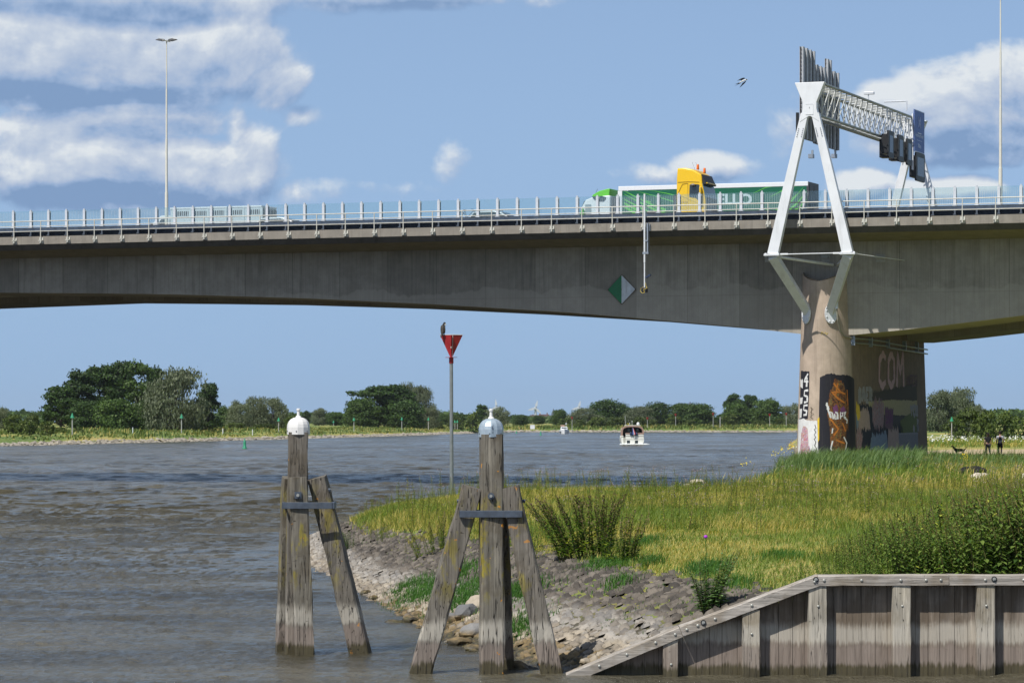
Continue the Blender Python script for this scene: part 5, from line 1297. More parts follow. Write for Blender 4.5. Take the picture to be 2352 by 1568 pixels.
# smooth resampled shoreline
seg = np.sqrt(((S1a[1:]-S1a[:-1])**2).sum(1)); cum = np.concatenate([[0], np.cumsum(seg)])
def shore_pt(a):
    return np.array([np.interp(a, cum, S1a[:, 0]), np.interp(a, cum, S1a[:, 1])])
def shore_nrm(a, e=2.2):
    t = shore_pt(np.minimum(a+e, cum[-1]))-shore_pt(np.maximum(a-e, 0)); t = t/np.sqrt((t**2).sum(0))
    return np.array([t[1], -t[0]])         # points inland (to the right of travel)
def stone_edge(Y): return float(np.interp(Y, [52.4, 58, 72, 84, 94, 107, 125], [3.7, 3.9, 3.4, 2.9, 2.3, 1.9, 1.5]))
def stone_mat(name, boulder=False):
    m, g, b = new_mat(name); p = g.geo(); z = g.xyz(p)[2]; isl = g.geo('Random Per Island') if not boulder else g.n('ShaderNodeObjectInfo').outputs['Random']
    n = g.noise(p, 6, 6, .65); n2 = g.noise(p, 1.1, 4, .6); fine = g.noise(p, 30, 4, .6)
    zz = g.math('ADD', z, g.math('MULTIPLY_ADD', n2, .5, -.25))
    yv = g.xyz(p)[1]
    if not boulder: zz = g.math('ADD', zz, g.math('MULTIPLY', g.step(yv, 60, 84), .36))
    if not boulder: zz = g.math('ADD', zz, g.math('MULTIPLY_ADD', isl, .16, -.08))
    basalt = g.ramp(g.math('ADD', g.math('MULTIPLY', n, .55), g.math('MULTIPLY', isl, .45)), [(.3, (.045, .038, .03)), (.5, (.095, .08, .064)), (.75, (.175, .15, .12))])
    pale = g.ramp(g.math('ADD', g.math('MULTIPLY', n, .6), g.math('MULTIPLY', isl, .4)), [(.3, (.17, .14, .105)), (.5, (.31, .265, .20)), (.75, (.46, .395, .305))])
    grey = g.ramp(g.math('ADD', g.math('MULTIPLY', n, .5), g.math('MULTIPLY', isl, .5)), [(.3, (.15, .15, .15)), (.6, (.30, .29, .275)), (.8, (.42, .40, .36))])
    if boulder:
        c = g.mix(g.step(isl, .35, .6), grey, pale)
    else:
        c = g.mix(g.step(zz, .80, .66), basalt, g.mix(g.step(zz, .52, .60), pale, g.mix(.45, grey, pale)))
        c = g.mix(g.math('MULTIPLY', g.math('GREATER_THAN', isl, .78), .7), c, basalt)
        c = g.mix(g.math('MULTIPLY', g.math('MULTIPLY', g.step(zz, .42, .52), g.step(zz, .66, .56)), .45), c, grey)
    c = g.mix(g.step(zz, .27, .15), c, g.ramp(n, [(.35, (.10, .075, .035)), (.6, (.24, .17, .08))]))
    c = g.mix(g.math('MULTIPLY', g.step(zz, .12, .02), .9), c, g.ramp(n, [(.4, (.02, .018, .012)), (.65, (.09, .08, .03))]))
    setp(g, b, Base_Color=c, Roughness=g.ramp(z, [(0, .35), (.1, .85)]), Normal=g.bump(g.math('ADD', n, g.math('MULTIPLY', fine, .4)), .6, .04)); return m
M_STONE = stone_mat('weathered_setting_stone'); M_BOUL = stone_mat('pale_boulder_stone', True)
rng = np.random.default_rng(11)
V_ = []; T_ = []; nv = 0
# template: dome on a 6x5 grid
gu, gv = np.meshgrid(np.linspace(-1, 1, 7), np.linspace(-1, 1, 6)); gu = gu.ravel(); gv = gv.ravel()
tq = []
for j in range(5):
    for i in range(6):
        a = j*7+i; tq += [(a, a+1, a+8), (a, a+8, a+7)]
tq = np.array(tq)
row = 0; d_ = -.5
while d_ < 4.2:
    rh = rng.uniform(.13, .19); a = rng.uniform(0, .3)
    while a < cum[-1]-1:
        L = rng.uniform(.17, .42); ac = a+L/2; a += L
        ld = d_+rh/2+rng.normal(0, .015)+.10*math.sin(ac*.7); 
        c = shore_pt(ac); nn = shore_nrm(ac)
        if ld > stone_edge(c[1])+rng.normal(0, .22): continue
        if c[1] > 123 and rng.random() < .3: continue
        t = np.array([-nn[1], nn[0]]); ctr = c+nn*ld
        if ctr[1] < WALLY+.1: continue
        hw_, hl = rh*.53, L*.525; r8 = rng.normal(0, .10)
        u = gu*(1-.10*np.abs(gv)**3); v_ = gv*(1-.10*np.abs(gu)**3)
        u = u+rng.normal(0, .035, 42); v_ = v_+rng.normal(0, .035, 42)
        hx = u*hl; hy = v_*hw_; ca, sa = math.cos(r8), math.sin(r8); hx, hy = hx*ca-hy*sa, hx*sa+hy*ca
        px = ctr[0]+t[0]*hx+nn[0]*hy; py = ctr[1]+t[1]*hx+nn[1]*hy
        rise = rng.uniform(.03, .065); e = np.clip(1-np.maximum(np.abs(gu)**5, np.abs(gv)**4), 0, 1)
        tilt = rng.normal(0, .03)
        gzv = np.interp(ld+hy, [-8, 0, 3.0, 6.0], [-2.4, 0, 1.1, 1.52])
        pz = gzv-.03+e**.35*rise*1.3+tilt*gu+rng.normal(0, .009, 42)*(e > 0)+rng.normal(0, .012)
        V_.append(np.stack([px, py, pz], 1)); T_.append(tq+nv); nv += 42
    d_ += rh*.97; row += 1
o = link('stone_revetment', tri_mesh('stone_revetment', np.concatenate(V_), np.concatenate(T_), M_STONE, smooth=True))
tag(o, 'sloping bank of closely set basalt blocks running down to the water', 'stone bank', kind='stuff')

def rock_mesh(seed, flat=.65):
    import bmesh
    rr = np.random.default_rng(seed); bm = bmesh.new(); bmesh.ops.create_icosphere(bm, subdivisions=3, radius=1)
    pl = [(rr.normal(size=3), rr.uniform(.62, .9)) for _ in range(9)]
    sc_ = np.array([rr.uniform(.9, 1.3), rr.uniform(.7, 1.0), flat*rr.uniform(.8, 1.1)])
    for v_ in bm.verts:
        p = np.array(v_.co)
        for n, dd in pl:
            n = n/np.linalg.norm(n); k = p@n
            if k > dd: p = p-n*(k-dd)*.92
        p = p*(1+.05*math.sin(p[0]*7+seed)+.04*math.sin(p[1]*9+p[2]*6)+rr.normal(0, .012))*sc_
        v_.co = p
    me = D.meshes.new('boulder'); bm.to_mesh(me); bm.free(); me.materials.append(M_BOUL)
    me.polygons.foreach_set('use_smooth', [True]*len(me.polygons)); me.set_sharp_from_angle(angle=math.radians(28)); return me
RM = [rock_mesh(100+i) for i in range(8)]
def boulder(x, y, wpx, k, label, z=None, Yd=None, rot=None, flat=1.0, group='loose boulders at the foot of the stone bank', h=0.0, mat=None):
    """x,y: centre of the boulder's foot in the photograph"""
    if Yd is None:
        Yd = 55.0
        for _ in range(12):
            zz = max(gz(Xat(x, Yd), Yd), -.05)+h; Yd = F*(CH-zz)/(y-HZ)
    X = Xat(x, Yd); zz = max(gz(X, Yd), -.12)+h if z is None else z
    r = wpx/2/F*Yd
    o = link('boulder', RM[k % 8].copy() if mat else RM[k % 8]); o.location = (X, Yd, zz+r*.30); o.scale = (r, r*.9, r*.95*flat)
    if mat: o.data.materials[0] = mat
    o.rotation_euler = (0, 0, rot if rot is not None else (k*1.37) % 6.28)
    return tag(o, label, 'boulder', group)
BL = [ # x, y foot, width px, kind, label
 (1190, 1478, 78, 0, 'largest grey boulder, just right of the right dolphin centre pile'),
 (1068, 1418, 72, 1, 'broad flat grey boulder behind the right dolphin, upper of the heap'),
 (1100, 1395, 80, 2, 'cracked brown boulder at the top of the heap behind the right dolphin'),
 (1010, 1452, 50, 3, 'cream boulder at the water edge right of the left raking leg'),
 (1055, 1462, 60, 4, 'rounded pinkish boulder between two cream boulders at the water'),
 (1085, 1438, 70, 5, 'pale smooth boulder in the middle of the heap behind the piles'),
 (1035, 1428, 52, 6, 'grey boulder leaning at the left side of the heap'),
 (1090, 1490, 48, 7, 'long tan boulder lying half in water left of the centre pile'),
 (1088, 1470, 40, 0, 'small brown boulder above the long tan boulder'),
 (1170, 1420, 46, 3, 'pale boulder right behind the centre pile of the right dolphin'),
 (1188, 1395, 40, 1, 'pointed brown boulder highest on the right of the centre pile'),
 (1180, 1412, 34, 6, 'flat slab leaning under the pointed brown boulder'),
 (905, 1432, 46, 7, 'long tan boulder at the waterline left of the left raking leg'),
 (945, 1430, 44, 4, 'tan boulder against the left raking leg of the right dolphin'),
 (960, 1412, 26, 2, 'small white boulder above the two tan boulders'),
 (1120, 1402, 36, 6, 'cream boulder hidden partly by the centre pile'),
 (1106, 1450, 40, 5, 'dark grey boulder beside the centre pile left edge'),
 (1212, 1498, 52, 2, 'flat brown boulder at the water between the centre pile and right leg'),
 (1230, 1480, 60, 4, 'pale flat boulder at the foot of the stone bank by the right leg'),
 (838, 1367, 32, 1, 'dark boulder in shallow water near the raking leg of the left dolphin'),
 (858, 1377, 26, 3, 'tan boulder in shallow water beside a tuft, lower left bank'),
 (846, 1398, 20, 5, 'small mossy boulder breaking the water left of the bank'),
 (852, 1412, 18, 0, 'rounded mossy boulder with ripples, left of the tan boulders'),
 (893, 1410, 12, 6, 'tiny dark boulder just above water near the bank foot'),
 (868, 1405, 12, 2, 'tiny flat boulder just above water beside the mossy boulder'),
 (1030, 1476, 26, 5, 'olive mossy boulder in the water below the heap'),
 (1012, 1470, 20, 7, 'sunken olive boulder barely above water below the cream boulder'),
 (1060, 1478, 18, 1, 'small sunken boulder in front of the pinkish boulder'),
 (1345, 1545, 34, 3, 'wet boulder at the bottom end of the sloping cap beam')]
for i, (x, y, w_, k, lb) in enumerate(BL): boulder(x, y, w_, k, lb, flat=1.15 if w_ > 60 else 1.0)
M_PB = simple('bleached_boulder_stone', (.66, .57, .47), .9, var=.2, scale=4, bump=.5)
boulder(2247, 1107, 62, 5, 'big pinkish white boulder in the tall weeds at the right, under a black tyre-like lump', Yd=133, z=1.55, group='white boulders in the meadow', mat=M_PB, rot=.3)
boulder(2365, 1110, 76, 2, 'big white boulder cut by the right edge of the picture', Yd=131, z=1.55, group='white boulders in the meadow', mat=M_PB, rot=1)
o = boulder(2232, 1086, 62, 1, 'black rough lump lying behind the big pinkish white boulder', Yd=140, z=1.75, mat=simple('black_rock', (.012, .011, .010), .95, bump=.6), rot=.2, flat=.8); o.name = 'black_lump'; o['category'] = 'lump'; o.pop('group', None)
boulder(1600, 1103, 34, 4, 'pale boulder on the skyline where the grass meets the river', Yd=121, z=1.75, group='pale boulders on the far shore of the point', mat=M_PB)
boulder(1578, 1108, 22, 6, 'small pale boulder left of the skyline boulder', Yd=120, z=1.65, group='pale boulders on the far shore of the point', mat=M_PB)
for i, (x, y, w_, lb) in enumerate([(1810, 1030, 18, 'pale stone left of the pier, upper of three at the shore'), (1824, 1032, 16, 'pale stone close to the pier edge at the shore'), (1800, 1036, 14, 'lowest pale stone left of the pier at the shore')]):
    boulder(x, y, w_, i, lb, Yd=262, z=.5, group='pale stones by the pier shore', mat=M_PB)

# rubble along the far banks, uncountable
def rubble(name, pts, n, w0, w1, smin, smax, label):
    P_ = np.array(pts, float); sg_ = np.sqrt(((P_[1:]-P_[:-1])**2).sum(1)); cm = np.concatenate([[0], np.cumsum(sg_)])
    a = rng.uniform(0, cm[-1], n); X = np.interp(a, cm, P_[:, 0]); Y = np.interp(a, cm, P_[:, 1])
    t = np.stack([np.interp(np.minimum(a+3, cm[-1]), cm, P_[:, i])-np.interp(np.maximum(a-3, 0), cm, P_[:, i]) for i in (0, 1)], 1)
    t /= np.linalg.norm(t, axis=1)[:, None]; side = np.stack([t[:, 1], -t[:, 0]], 1); off = rng.uniform(w0, w1, n)
    X = X+side[:, 0]*off; Y = Y+side[:, 1]*off; Z = ground(X, Y)
    oc = np.array([(1, 0, 0), (0, 1, 0), (-1, 0, 0), (0, -1, 0), (0, 0, .8), (0, 0, -.6)]); ot = np.array([(0, 1, 4), (1, 2, 4), (2, 3, 4), (3, 0, 4), (1, 0, 5), (2, 1, 5), (3, 2, 5), (0, 3, 5)])
    s_ = rng.uniform(smin, smax, (n, 1, 1)); V = (oc[None]+rng.normal(0, .25, (n, 6, 3)))*s_*np.array([1.3, 1, .75])
    V = V+np.stack([X, Y, Z+.05], 1)[:, None]; T = ot[None]+(np.arange(n)*6)[:, None, None]
    o = link(name, tri_mesh(name, V.reshape(-1, 3), T.reshape(-1, 3), M_PB2)); return tag(o, label, 'rubble', kind='stuff')
M_PB2 = simple('pale_rubble', (.30, .27, .22), .95, var=.45, scale=.6)
rubble('bank_rubble', S2[3:9][::-1], 3600, -1.7, .7, .18, .55, 'strip of pale rubble along the left far shore')
rubble('bank_rubble', [S1[-1]]+S2[:3], 1500, -.6, 1.8, .25, .6, 'strip of pale rubble along the distant shore')

# ------------------------------------------------------------------ vegetation templates
def leaf_mat(name, c0, c1, tr=.25, yellow=0.0, rough=.55, ycol=(.5, .38, .04), big=.0):
    m, g, b = new_mat(name); isl = g.geo('Random Per Island'); p = g.geo()
    n = g.noise(p, .55, 3, .55)
    f = g.math('ADD', g.math('MULTIPLY', isl, .6), g.math('MULTIPLY', n, .4))
    c = g.mix(g.step(f, .25, .75), c0, c1)
    if yellow:
        pn = g.noise(g.mapping(p, (.22, .11, .3)), 1, 4, .6)
        yy_ = g.math('MULTIPLY', g.step(pn, .40, .62), yellow)
        c = g.mix(g.math('GREATER_THAN', yy_, g.math('FRACT', g.math('MULTIPLY', isl, 13.7))), c, g.mix(g.math('FRACT', g.math('MULTIPLY', isl, 7.3)), ycol, tuple(min(1, k*1.35) for k in ycol)))
    if big:
        oi = g.n('ShaderNodeObjectInfo').outputs['Random']; c = g.mix(1.0, c, g.ramp(oi, [(0, (1-big, 1-big, 1-big)), (1, (1+big, 1+big*.9, 1+big*.6))]), 'MULTIPLY')
    setp(g, b, Base_Color=c, Roughness=rough, Specular_IOR_Level=.3)
    t = g.n('ShaderNodeBsdfTranslucent'); g.put(t.inputs[0], g.mix(1.0, c, (1.1, 1.25, .5), 'MULTIPLY'))
    mx = g.n('ShaderNodeMixShader'); mx.inputs[0].default_value = tr; out = [n_ for n_ in m.node_tree.nodes if n_.type == 'OUTPUT_MATERIAL'][0]
    g.L.new(b.outputs[0], mx.inputs[1]); g.L.new(t.outputs[0], mx.inputs[2]); g.L.new(mx.outputs[0], out.inputs[0]); return m
L_DARK = leaf_mat('dark_poplar_leaves', (.022, .048, .012), (.055, .105, .022), big=.2)
L_MID = leaf_mat('green_leaves', (.035, .07, .016), (.085, .145, .03), big=.2)
L_WIL = leaf_mat('willow_leaves', (.085, .11, .06), (.19, .22, .13), big=.12)
L_BUSH = leaf_mat('bush_leaves', (.05, .08, .018), (.11, .15, .03), big=.25)
M_BARK = simple('tree_bark', (.055, .045, .035), .95, var=.3, scale=1)

def crown_arrays(seed, W, H, z0, nlobe, nleaf, leaf, droop=0.0, core=True, depth=None):
    """crown of leaf clumps: width W, from z0 to H"""
    r = np.random.default_rng(seed); depth = depth or W*.8
    lobes = []
    for i in range(nlobe):
        th = r.uniform(0, 2*PI); zf = r.uniform(0, 1)**1.05; prof = (1-(max(0, zf-.38)/.70)**2)**.5*(.86+.14*min(1, zf/.3))
        rad = prof*r.uniform(.2, 1.0)**.5
        c = np.array([math.cos(th)*rad*W/2*.80, math.sin(th)*rad*depth/2*.8, z0+(H-z0)*(.07+.79*zf)])
        s = r.uniform(.13, .24)*W; lobes.append((c, np.array([s, s*.95, s*r.uniform(.65, .95)])))
    per = nleaf//nlobe; C = []; N = []
    for c, s in lobes:
        k = per+int(r.normal(0, per*.25)); dv = r.normal(size=(k, 3)); dv /= np.linalg.norm(dv, axis=1)[:, None]
        dv[:, 2] = np.where(r.random(k) < .72, np.abs(dv[:, 2]), dv[:, 2])*.95-.08; rr_ = (r.random(k)**.35)[:, None]
        p = c+dv*s*rr_*(1+.18*np.sin(dv[:, :1]*9+dv[:, 1:2]*7)); 
        if droop: p[:, 2] -= droop*r.random(k)**2*(1.5-rr_[:, 0])*s[2]*1.5
        C.append(p); N.append(dv)
    C = np.concatenate(C); N = np.concatenate(N)+r.normal(0, .55, (len(C), 3)); 
    # clip at the base
    keep = C[:, 2] > z0*.75; C, N = C[keep], N[keep]
    N /= np.linalg.norm(N, axis=1)[:, None]; n = len(C)
    up = r.normal(size=(n, 3)); A = np.cross(N, up); A /= np.linalg.norm(A, axis=1)[:, None]; B = np.cross(N, A)
    if droop: B = B*.4+np.array([0, 0, -1.0]); B /= np.linalg.norm(B, axis=1)[:, None]
    sz = leaf*r.uniform(.6, 1.35, (n, 1)); asp = 1.0 if not droop else .55
    v = np.stack([C-A*sz*asp*.5, C+B*sz*.55, C+A*sz*asp*.5, C-B*sz*.55], 1)+r.normal(0, leaf*.06, (n, 4, 3))
    t = np.array([(0, 1, 2), (0, 2, 3)])[None]+(np.arange(n)*4)[:, None, None]
    return v.reshape(-1, 3), t.reshape(-1, 3), lobes
def tree_meshes(seed, W, H, z0, nlobe, nleaf, leaf, mat, droop=0.0, trunks=1, gap=1.0):
    v, t, lobes = crown_arrays(seed, W, H, z0, nlobe, nleaf, leaf, droop)
    crown = tri_mesh('crown', v, t, mat); mb = MB(); rr = random.Random(seed)
    for k in range(trunks):
        x0 = (k-(trunks-1)/2)*W*.16; base = Vector((x0, rr.uniform(-.3, .3), -1.0)); top = Vector((x0*1.6+rr.uniform(-.4, .4), 0, H*.55)); R0 = H*.022
        mb.tube(base, base.lerp(top, .5), R0, R0*.75, 8).tube(base.lerp(top, .5), top, R0*.75, R0*.4, 8)
        for c, s in lobes[k::trunks]:
            a = base.lerp(top, min(1, max(.25, (c[2]/H)*.8))); c_ = Vector(c); mid = a.lerp(c_, .5)+Vector((0, 0, -.1*H*rr.random()))
            mb.tube(a, mid, R0*.32, R0*.2, 5).tube(mid, c_, R0*.2, R0*.06, 5)
    return crown, mb.mesh('trunk', M_BARK, True)
TT = {}
for i in range(4): TT['dark%d' % i] = tree_meshes(20+i, 9, 13.5, .5, 46, 10500, .46, L_DARK, trunks=1)
for i in range(2): TT['open%d' % i] = tree_meshes(30+i, 9, 14, 1.5, 30, 3800, .45, L_MID, trunks=2)
for i in range(3): TT['mid%d' % i] = tree_meshes(40+i, 11, 11, .1, 46, 8500, .50, L_MID)
for i in range(3): TT['wil%d' % i] = tree_meshes(50+i, 12, 12, .5, 40, 11000, .50, L_WIL, droop=.9, trunks=2)
for i in range(2): TT['rdk%d' % i] = tree_meshes(70+i, 14, 10, .1, 54, 11000, .50, L_DARK, trunks=2)
for i in range(2): TT['rmd%d' % i] = tree_meshes(74+i, 14, 10, .1, 54, 11000, .50, L_MID, trunks=2)
for i in range(2): TT['bush%d' % i] = tree_meshes(60+i, 6, 3.6, .1, 16, 1500, .36, L_BUSH)
TSZ = {'rdk': (14, 10), 'rmd': (14, 10), 'dark': (9, 13.5), 'open': (9, 14), 'mid': (11, 11), 'wil': (12, 12), 'bush': (6, 3.6)}
def tree(kind, x, ytop, wpx, Yd, label, group, name='tree', cat='tree', rz=None, ybase=None):
    X = Xat(x, Yd); zb = gz(X, Yd); zt_ = zat(ytop-4, Yd); Hh = max(1.0, zt_-zb); W_ = wpx/F*Yd
    if kind[:3] in ('dar', 'mid') and W_/Hh > .98: kind = {'dar': 'rdk', 'mid': 'rmd'}[kind[:3]]+str(int(kind[-1]) % 2)
    w0, h0 = TSZ[kind[:-1]]
    T = thing(name, label, cat, (X, Yd, zb), rz if rz is not None else random.uniform(0, 6.28), group)
    cr, tr = TT[kind]; c = link('crown', cr, T); t = link('trunk', tr, T)
    T.scale = (W_/w0*1.13, W_/w0*1.13, Hh/h0)
    return T
GL, GM_, GR_, GX_ = 'tall trees on the left bank', 'trees of the middle grove', 'trees on the distant shore', 'trees right of the pier'
TL = [
 ('dark0', 138, 882, 84, 770, 'leftmost dark tree of the big left grove, lowest in outline', GL), ('dark1', 182, 846, 96, 780, 'second dark tree from the left in the big grove', GL),
 ('dark2', 232, 833, 92, 790, 'dark tree left of centre in the big grove', GL), ('dark3', 278, 826, 86, 805, 'tall dark tree at the crest of the big grove', GL),
 ('open0', 325, 822, 92, 775, 'tall lighter open-crowned tree with visible trunks beside the big willow', GL), ('dark1', 352, 838, 70, 815, 'dark tree behind the grey-green big willow', GL),
 ('mid1', 262, 920, 90, 755, 'low leafy tree under the crest of the big grove', GL), ('dark2', 205, 925, 90, 760, 'low dark tree filling the left foot of the big grove', GL), ('mid2', 318, 928, 70, 757, 'low green tree left of the big willow foot', GL),
 ('wil0', 400, 838, 150, 745, 'big grey-green willow at the right of the left grove', GL), ('dark3', 478, 878, 62, 765, 'dark tree at the right end of the big grove', GL), ('dark0', 440, 930, 90, 780, 'low dark tree under the big willow right side', GL),
 ('wil1', -8, 928, 66, 735, 'willow cut by the left edge of the picture', GL),
 ('wil1', 548, 918, 66, 875, 'left willow of the rounded willow clump', 'willows of the rounded clump'), ('wil2', 590, 910, 78, 885, 'middle willow of the rounded willow clump', 'willows of the rounded clump'), ('wil0', 634, 912, 60, 890, 'right willow of the rounded willow clump', 'willows of the rounded clump'), ('mid0', 520, 935, 50, 915, 'dark tree between the big grove and the willow clump', GL),
 ('wil0', 733, 938, 46, 1330, 'hazy round willow right of the left dolphin dome', GR_), ('dark1', 703, 945, 22, 1400, 'narrow hazy tree left of the hazy round willow', GR_), ('mid1', 768, 950, 50, 1330, 'hazy tree at the left foot of the middle grove', GR_),
 ('open1', 822, 893, 78, 1070, 'light green tree at the left of the middle grove', GM_), ('dark2', 868, 883, 90, 1080, 'dark tree left of centre in the middle grove', GM_), ('dark3', 915, 882, 84, 1095, 'dark tree in the centre of the middle grove', GM_),
 ('wil2', 935, 876, 56, 1120, 'grey willow rising at the top of the middle grove', GM_), ('wil0', 968, 882, 70, 1115, 'grey willow at the right of the middle grove', GM_), ('mid2', 830, 922, 80, 1060, 'spreading green tree low at the left of the middle grove', GM_), ('dark0', 935, 925, 90, 1075, 'dark tree filling the foot of the middle grove', GM_), ('wil1', 988, 930, 44, 1090, 'small grey willow at the right foot of the middle grove', GM_),
 ('mid0', 1022, 955, 36, 1500, 'small hazy tree right behind the red beacon pole', GR_), ('open1', 1062, 952, 56, 1290, 'light scrubby tree between the beacon pole and the right dolphin', GR_),
 ('dark1', 1106, 930, 40, 1340, 'dark tree left of the zinc dome', GR_), ('wil1', 1140, 934, 58, 1330, 'grey willow right of the zinc dome', GR_), ('mid1', 1196, 956, 44, 1400, 'low tree between the zinc dome and the turbine', GR_), ('dark0', 1238, 958, 30, 1600, 'dark tree at the foot of the wind turbine', GR_),
 ('mid0', 1285, 945, 44, 1480, 'low dark tree beside the church spire', GR_), ('wil2', 1345, 938, 78, 1310, 'green willow above the small white boat', GR_), ('dark2', 1395, 922, 84, 1350, 'dark tall tree left of the motor boat', GR_), ('dark3', 1440, 930, 60, 1370, 'dark tree behind the motor boat canopy', GR_),
 ('wil0', 1468, 933, 70, 1300, 'grey willow right above the motor boat', GR_), ('dark0', 1510, 928, 76, 1350, 'dark tree right of the grey willow by the boat', GR_), ('mid1', 1568, 930, 74, 1310, 'rounded green tree, left of the twin pair', GR_), ('mid2', 1608, 932, 84, 1305, 'rounded green tree, right of the twin pair', GR_),
 ('dark1', 1688, 904, 52, 1480, 'tall hazy tree, left of the high pair', GR_), ('dark2', 1722, 906, 44, 1490, 'tall hazy tree, right of the high pair', GR_), ('mid0', 1692, 932, 70, 1310, 'green tree below the high pair', GR_), ('mid2', 1760, 922, 86, 1305, 'broad green tree left of the pier', GR_), ('wil1', 1818, 926, 60, 1400, 'hazy grey willow touching the pier edge', GR_), ('dark3', 1660, 950, 40, 1420, 'low dark tree left of the green tree below the high pair', GR_),
 ('wil0', 2160, 893, 92, 700, 'grey-green willow right of the pier, leftmost', GX_), ('wil2', 2212, 888, 84, 720, 'tallest grey-green willow right of the pier', GX_), ('wil1', 2246, 928, 60, 690, 'small grey-green willow right of the pier', GX_), ('dark0', 2185, 935, 100, 730, 'dark tree in the shade below the right willows', GX_), ('mid1', 2135, 940, 50, 720, 'green tree behind the pier edge', GX_)]
for k, x, yt, w_, Yd, lb, gp in TL: tree(k, x, yt, w_, Yd, lb, gp, name='willow_tree' if k[:3] == 'wil' else 'broadleaf_tree')
rr = random.Random(9)
BU = [(30, 958, 60, 600), (75, 958, 46, 605), (108, 972, 40, 600), (60, 968, 50, 590), (668, 960, 36, 850), (690, 975, 40, 1110), (852, 965, 40, 1110), (905, 972, 50, 1110), (975, 968, 44, 1110), (1010, 972, 30, 1110),
      (1085, 955, 44, 1200), (1045, 962, 40, 1210), (1300, 964, 40, 1300), (1332, 968, 40, 1290), (1372, 962, 46, 1285), (1388, 972, 30, 1285), (1418, 962, 44, 1285), (1470, 962, 44, 1285), (1498, 968, 36, 1285), (1548, 962, 40, 1285), (1586, 968, 36, 1285), (1640, 972, 26, 1285), (1675, 958, 46, 1285), (1745, 970, 36, 1285), (1795, 966, 36, 1290),
      (2225, 948, 76, 430), (2268, 950, 70, 425), (2305, 955, 70, 440), (2195, 962, 60, 470), (2340, 962, 70, 460), (540, 975, 50, 870), (610, 978, 60, 870), (140, 985, 40, 640), (180, 988, 30, 640)]
BLB = {}
def where(x, Yd):
    if Yd < 500: return 'in the thicket right of the pier'
    if x < 130: return 'near the left edge below the willow'
    if x < 250: return 'under the big left grove'
    if x < 660: return 'under the rounded willow clump'
    if x < 720: return 'right of the left dolphin dome'
    if x < 1015: return 'under the middle grove'
    if x < 1100: return 'right of the red beacon pole'
    if x < 1345: return 'above the small white boat'
    if x < 1510: return 'behind the large motor boat'
    return 'on the distant shore left of the pier'
cnt = {}
for x, yt, w_, Yd in BU: cnt.setdefault(where(x, Yd), []).append(x)
ORD = ['leftmost', 'second', 'third', 'fourth', 'fifth', 'sixth', 'seventh', 'eighth']
for x, yt, w_, Yd in BU:
    wh = where(x, Yd); xsr = sorted(cnt[wh]); k = xsr.index(x); 
    od = 'rightmost' if (k == len(xsr)-1 and k > 0) else ORD[k]
    od = od if od in ('leftmost', 'rightmost') else od+' from the left'
    tree('bush%d' % (int(x) % 2), x, yt, w_, Yd, ('bush %s, %s of them' % (wh, od)) if len(xsr) > 1 else 'rounded green bush '+wh, 'bushes '+wh, name='bush', cat='bush')

# far woodland on the horizon: one mass
def far_wood(name, x0, x1, Yd, hmin, hmax, n, mat, label, seed=1):
    r = np.random.default_rng(seed); X = r.uniform(Xat(x0, Yd), Xat(x1, Yd), n); hh = hmin+(hmax-hmin)*fbm(X*.02, X*0+seed, seed, 4)*1.3
    Z = 2+hh*r.random(n)**.6; Yv = Yd+r.uniform(-40, 40, n); s_ = r.uniform(.8, 2.0, (n, 1, 1))
    qd = r.normal(size=(n, 3, 3)); V = qd*s_*.7+np.stack([X, Yv, Z], 1)[:, None]
    o = link(name, tri_mesh(name, V.reshape(-1, 3), (np.arange(n*3)).reshape(-1, 3), mat)); return tag(o, label, 'woodland', kind='stuff')
far_wood('far_woodland', -60, 1000, 2300, 2, 10, 12000, L_MID, 'distant hazy wood along the horizon behind the left bank', 2)
far_wood('far_woodland', 1000, 1900, 2500, 2, 9, 10000, L_MID, 'distant hazy wood along the horizon behind the boats', 3)
far_wood('far_woodland', 2080, 2420, 1900, 4, 15, 9000, L_MID, 'distant hazy wood behind the thicket at the right', 4)
# ------------------------------------------------------------------ grass and weeds of the point
L_GRASS = leaf_mat('meadow_grass', (.10, .165, .025), (.23, .29, .05), .36, yellow=.72, ycol=(.42, .34, .10))
L_LUSH = leaf_mat('lush_grass', (.035, .11, .018), (.09, .20, .03), .3)
L_REED = leaf_mat('blue_green_reed', (.07, .135, .04), (.18, .26, .085), .3)
L_WEED = leaf_mat('weed_leaves', (.10, .165, .028), (.21, .28, .05), .35, yellow=.4, ycol=(.34, .32, .06))
L_NETT = leaf_mat('nettle_leaves', (.055, .11, .022), (.215, .30, .065), .42, yellow=.14, ycol=(.42, .44, .07))
L_SEED = leaf_mat('brown_seed_heads', (.09, .06, .028), (.20, .145, .06), .1)
L_STEM = leaf_mat('reddish_stems', (.12, .12, .04), (.22, .18, .06), .0)
L_THIS = leaf_mat('thistle_leaves', (.09, .18, .06), (.22, .34, .14), .3)
L_PINK = simple('faded_thistle_heads', (.36, .26, .29), .9, var=.3, scale=30)
L_YELF = simple('yellow_flowers', (.75, .58, .02), .8)
L_WHTF = simple('white_flowers', (.75, .75, .70), .8)
L_PURP = simple('purple_flower', (.40, .05, .55), .8)
rng = np.random.default_rng(21)
def scatter(n, x0, x1, y0, y1, power=1.0):
    """random ground points in an area, denser nearby"""
    Y = y0+(y1-y0)*rng.random(n)**power; X = x0+(x1-x0)*rng.random(n); return X, Y
SE_X = [52.4, 58, 72, 84, 94, 107, 125, 300]; SE_Yv = [3.7, 3.9, 3.4, 2.9, 2.3, 1.9, 1.5, 1.5]
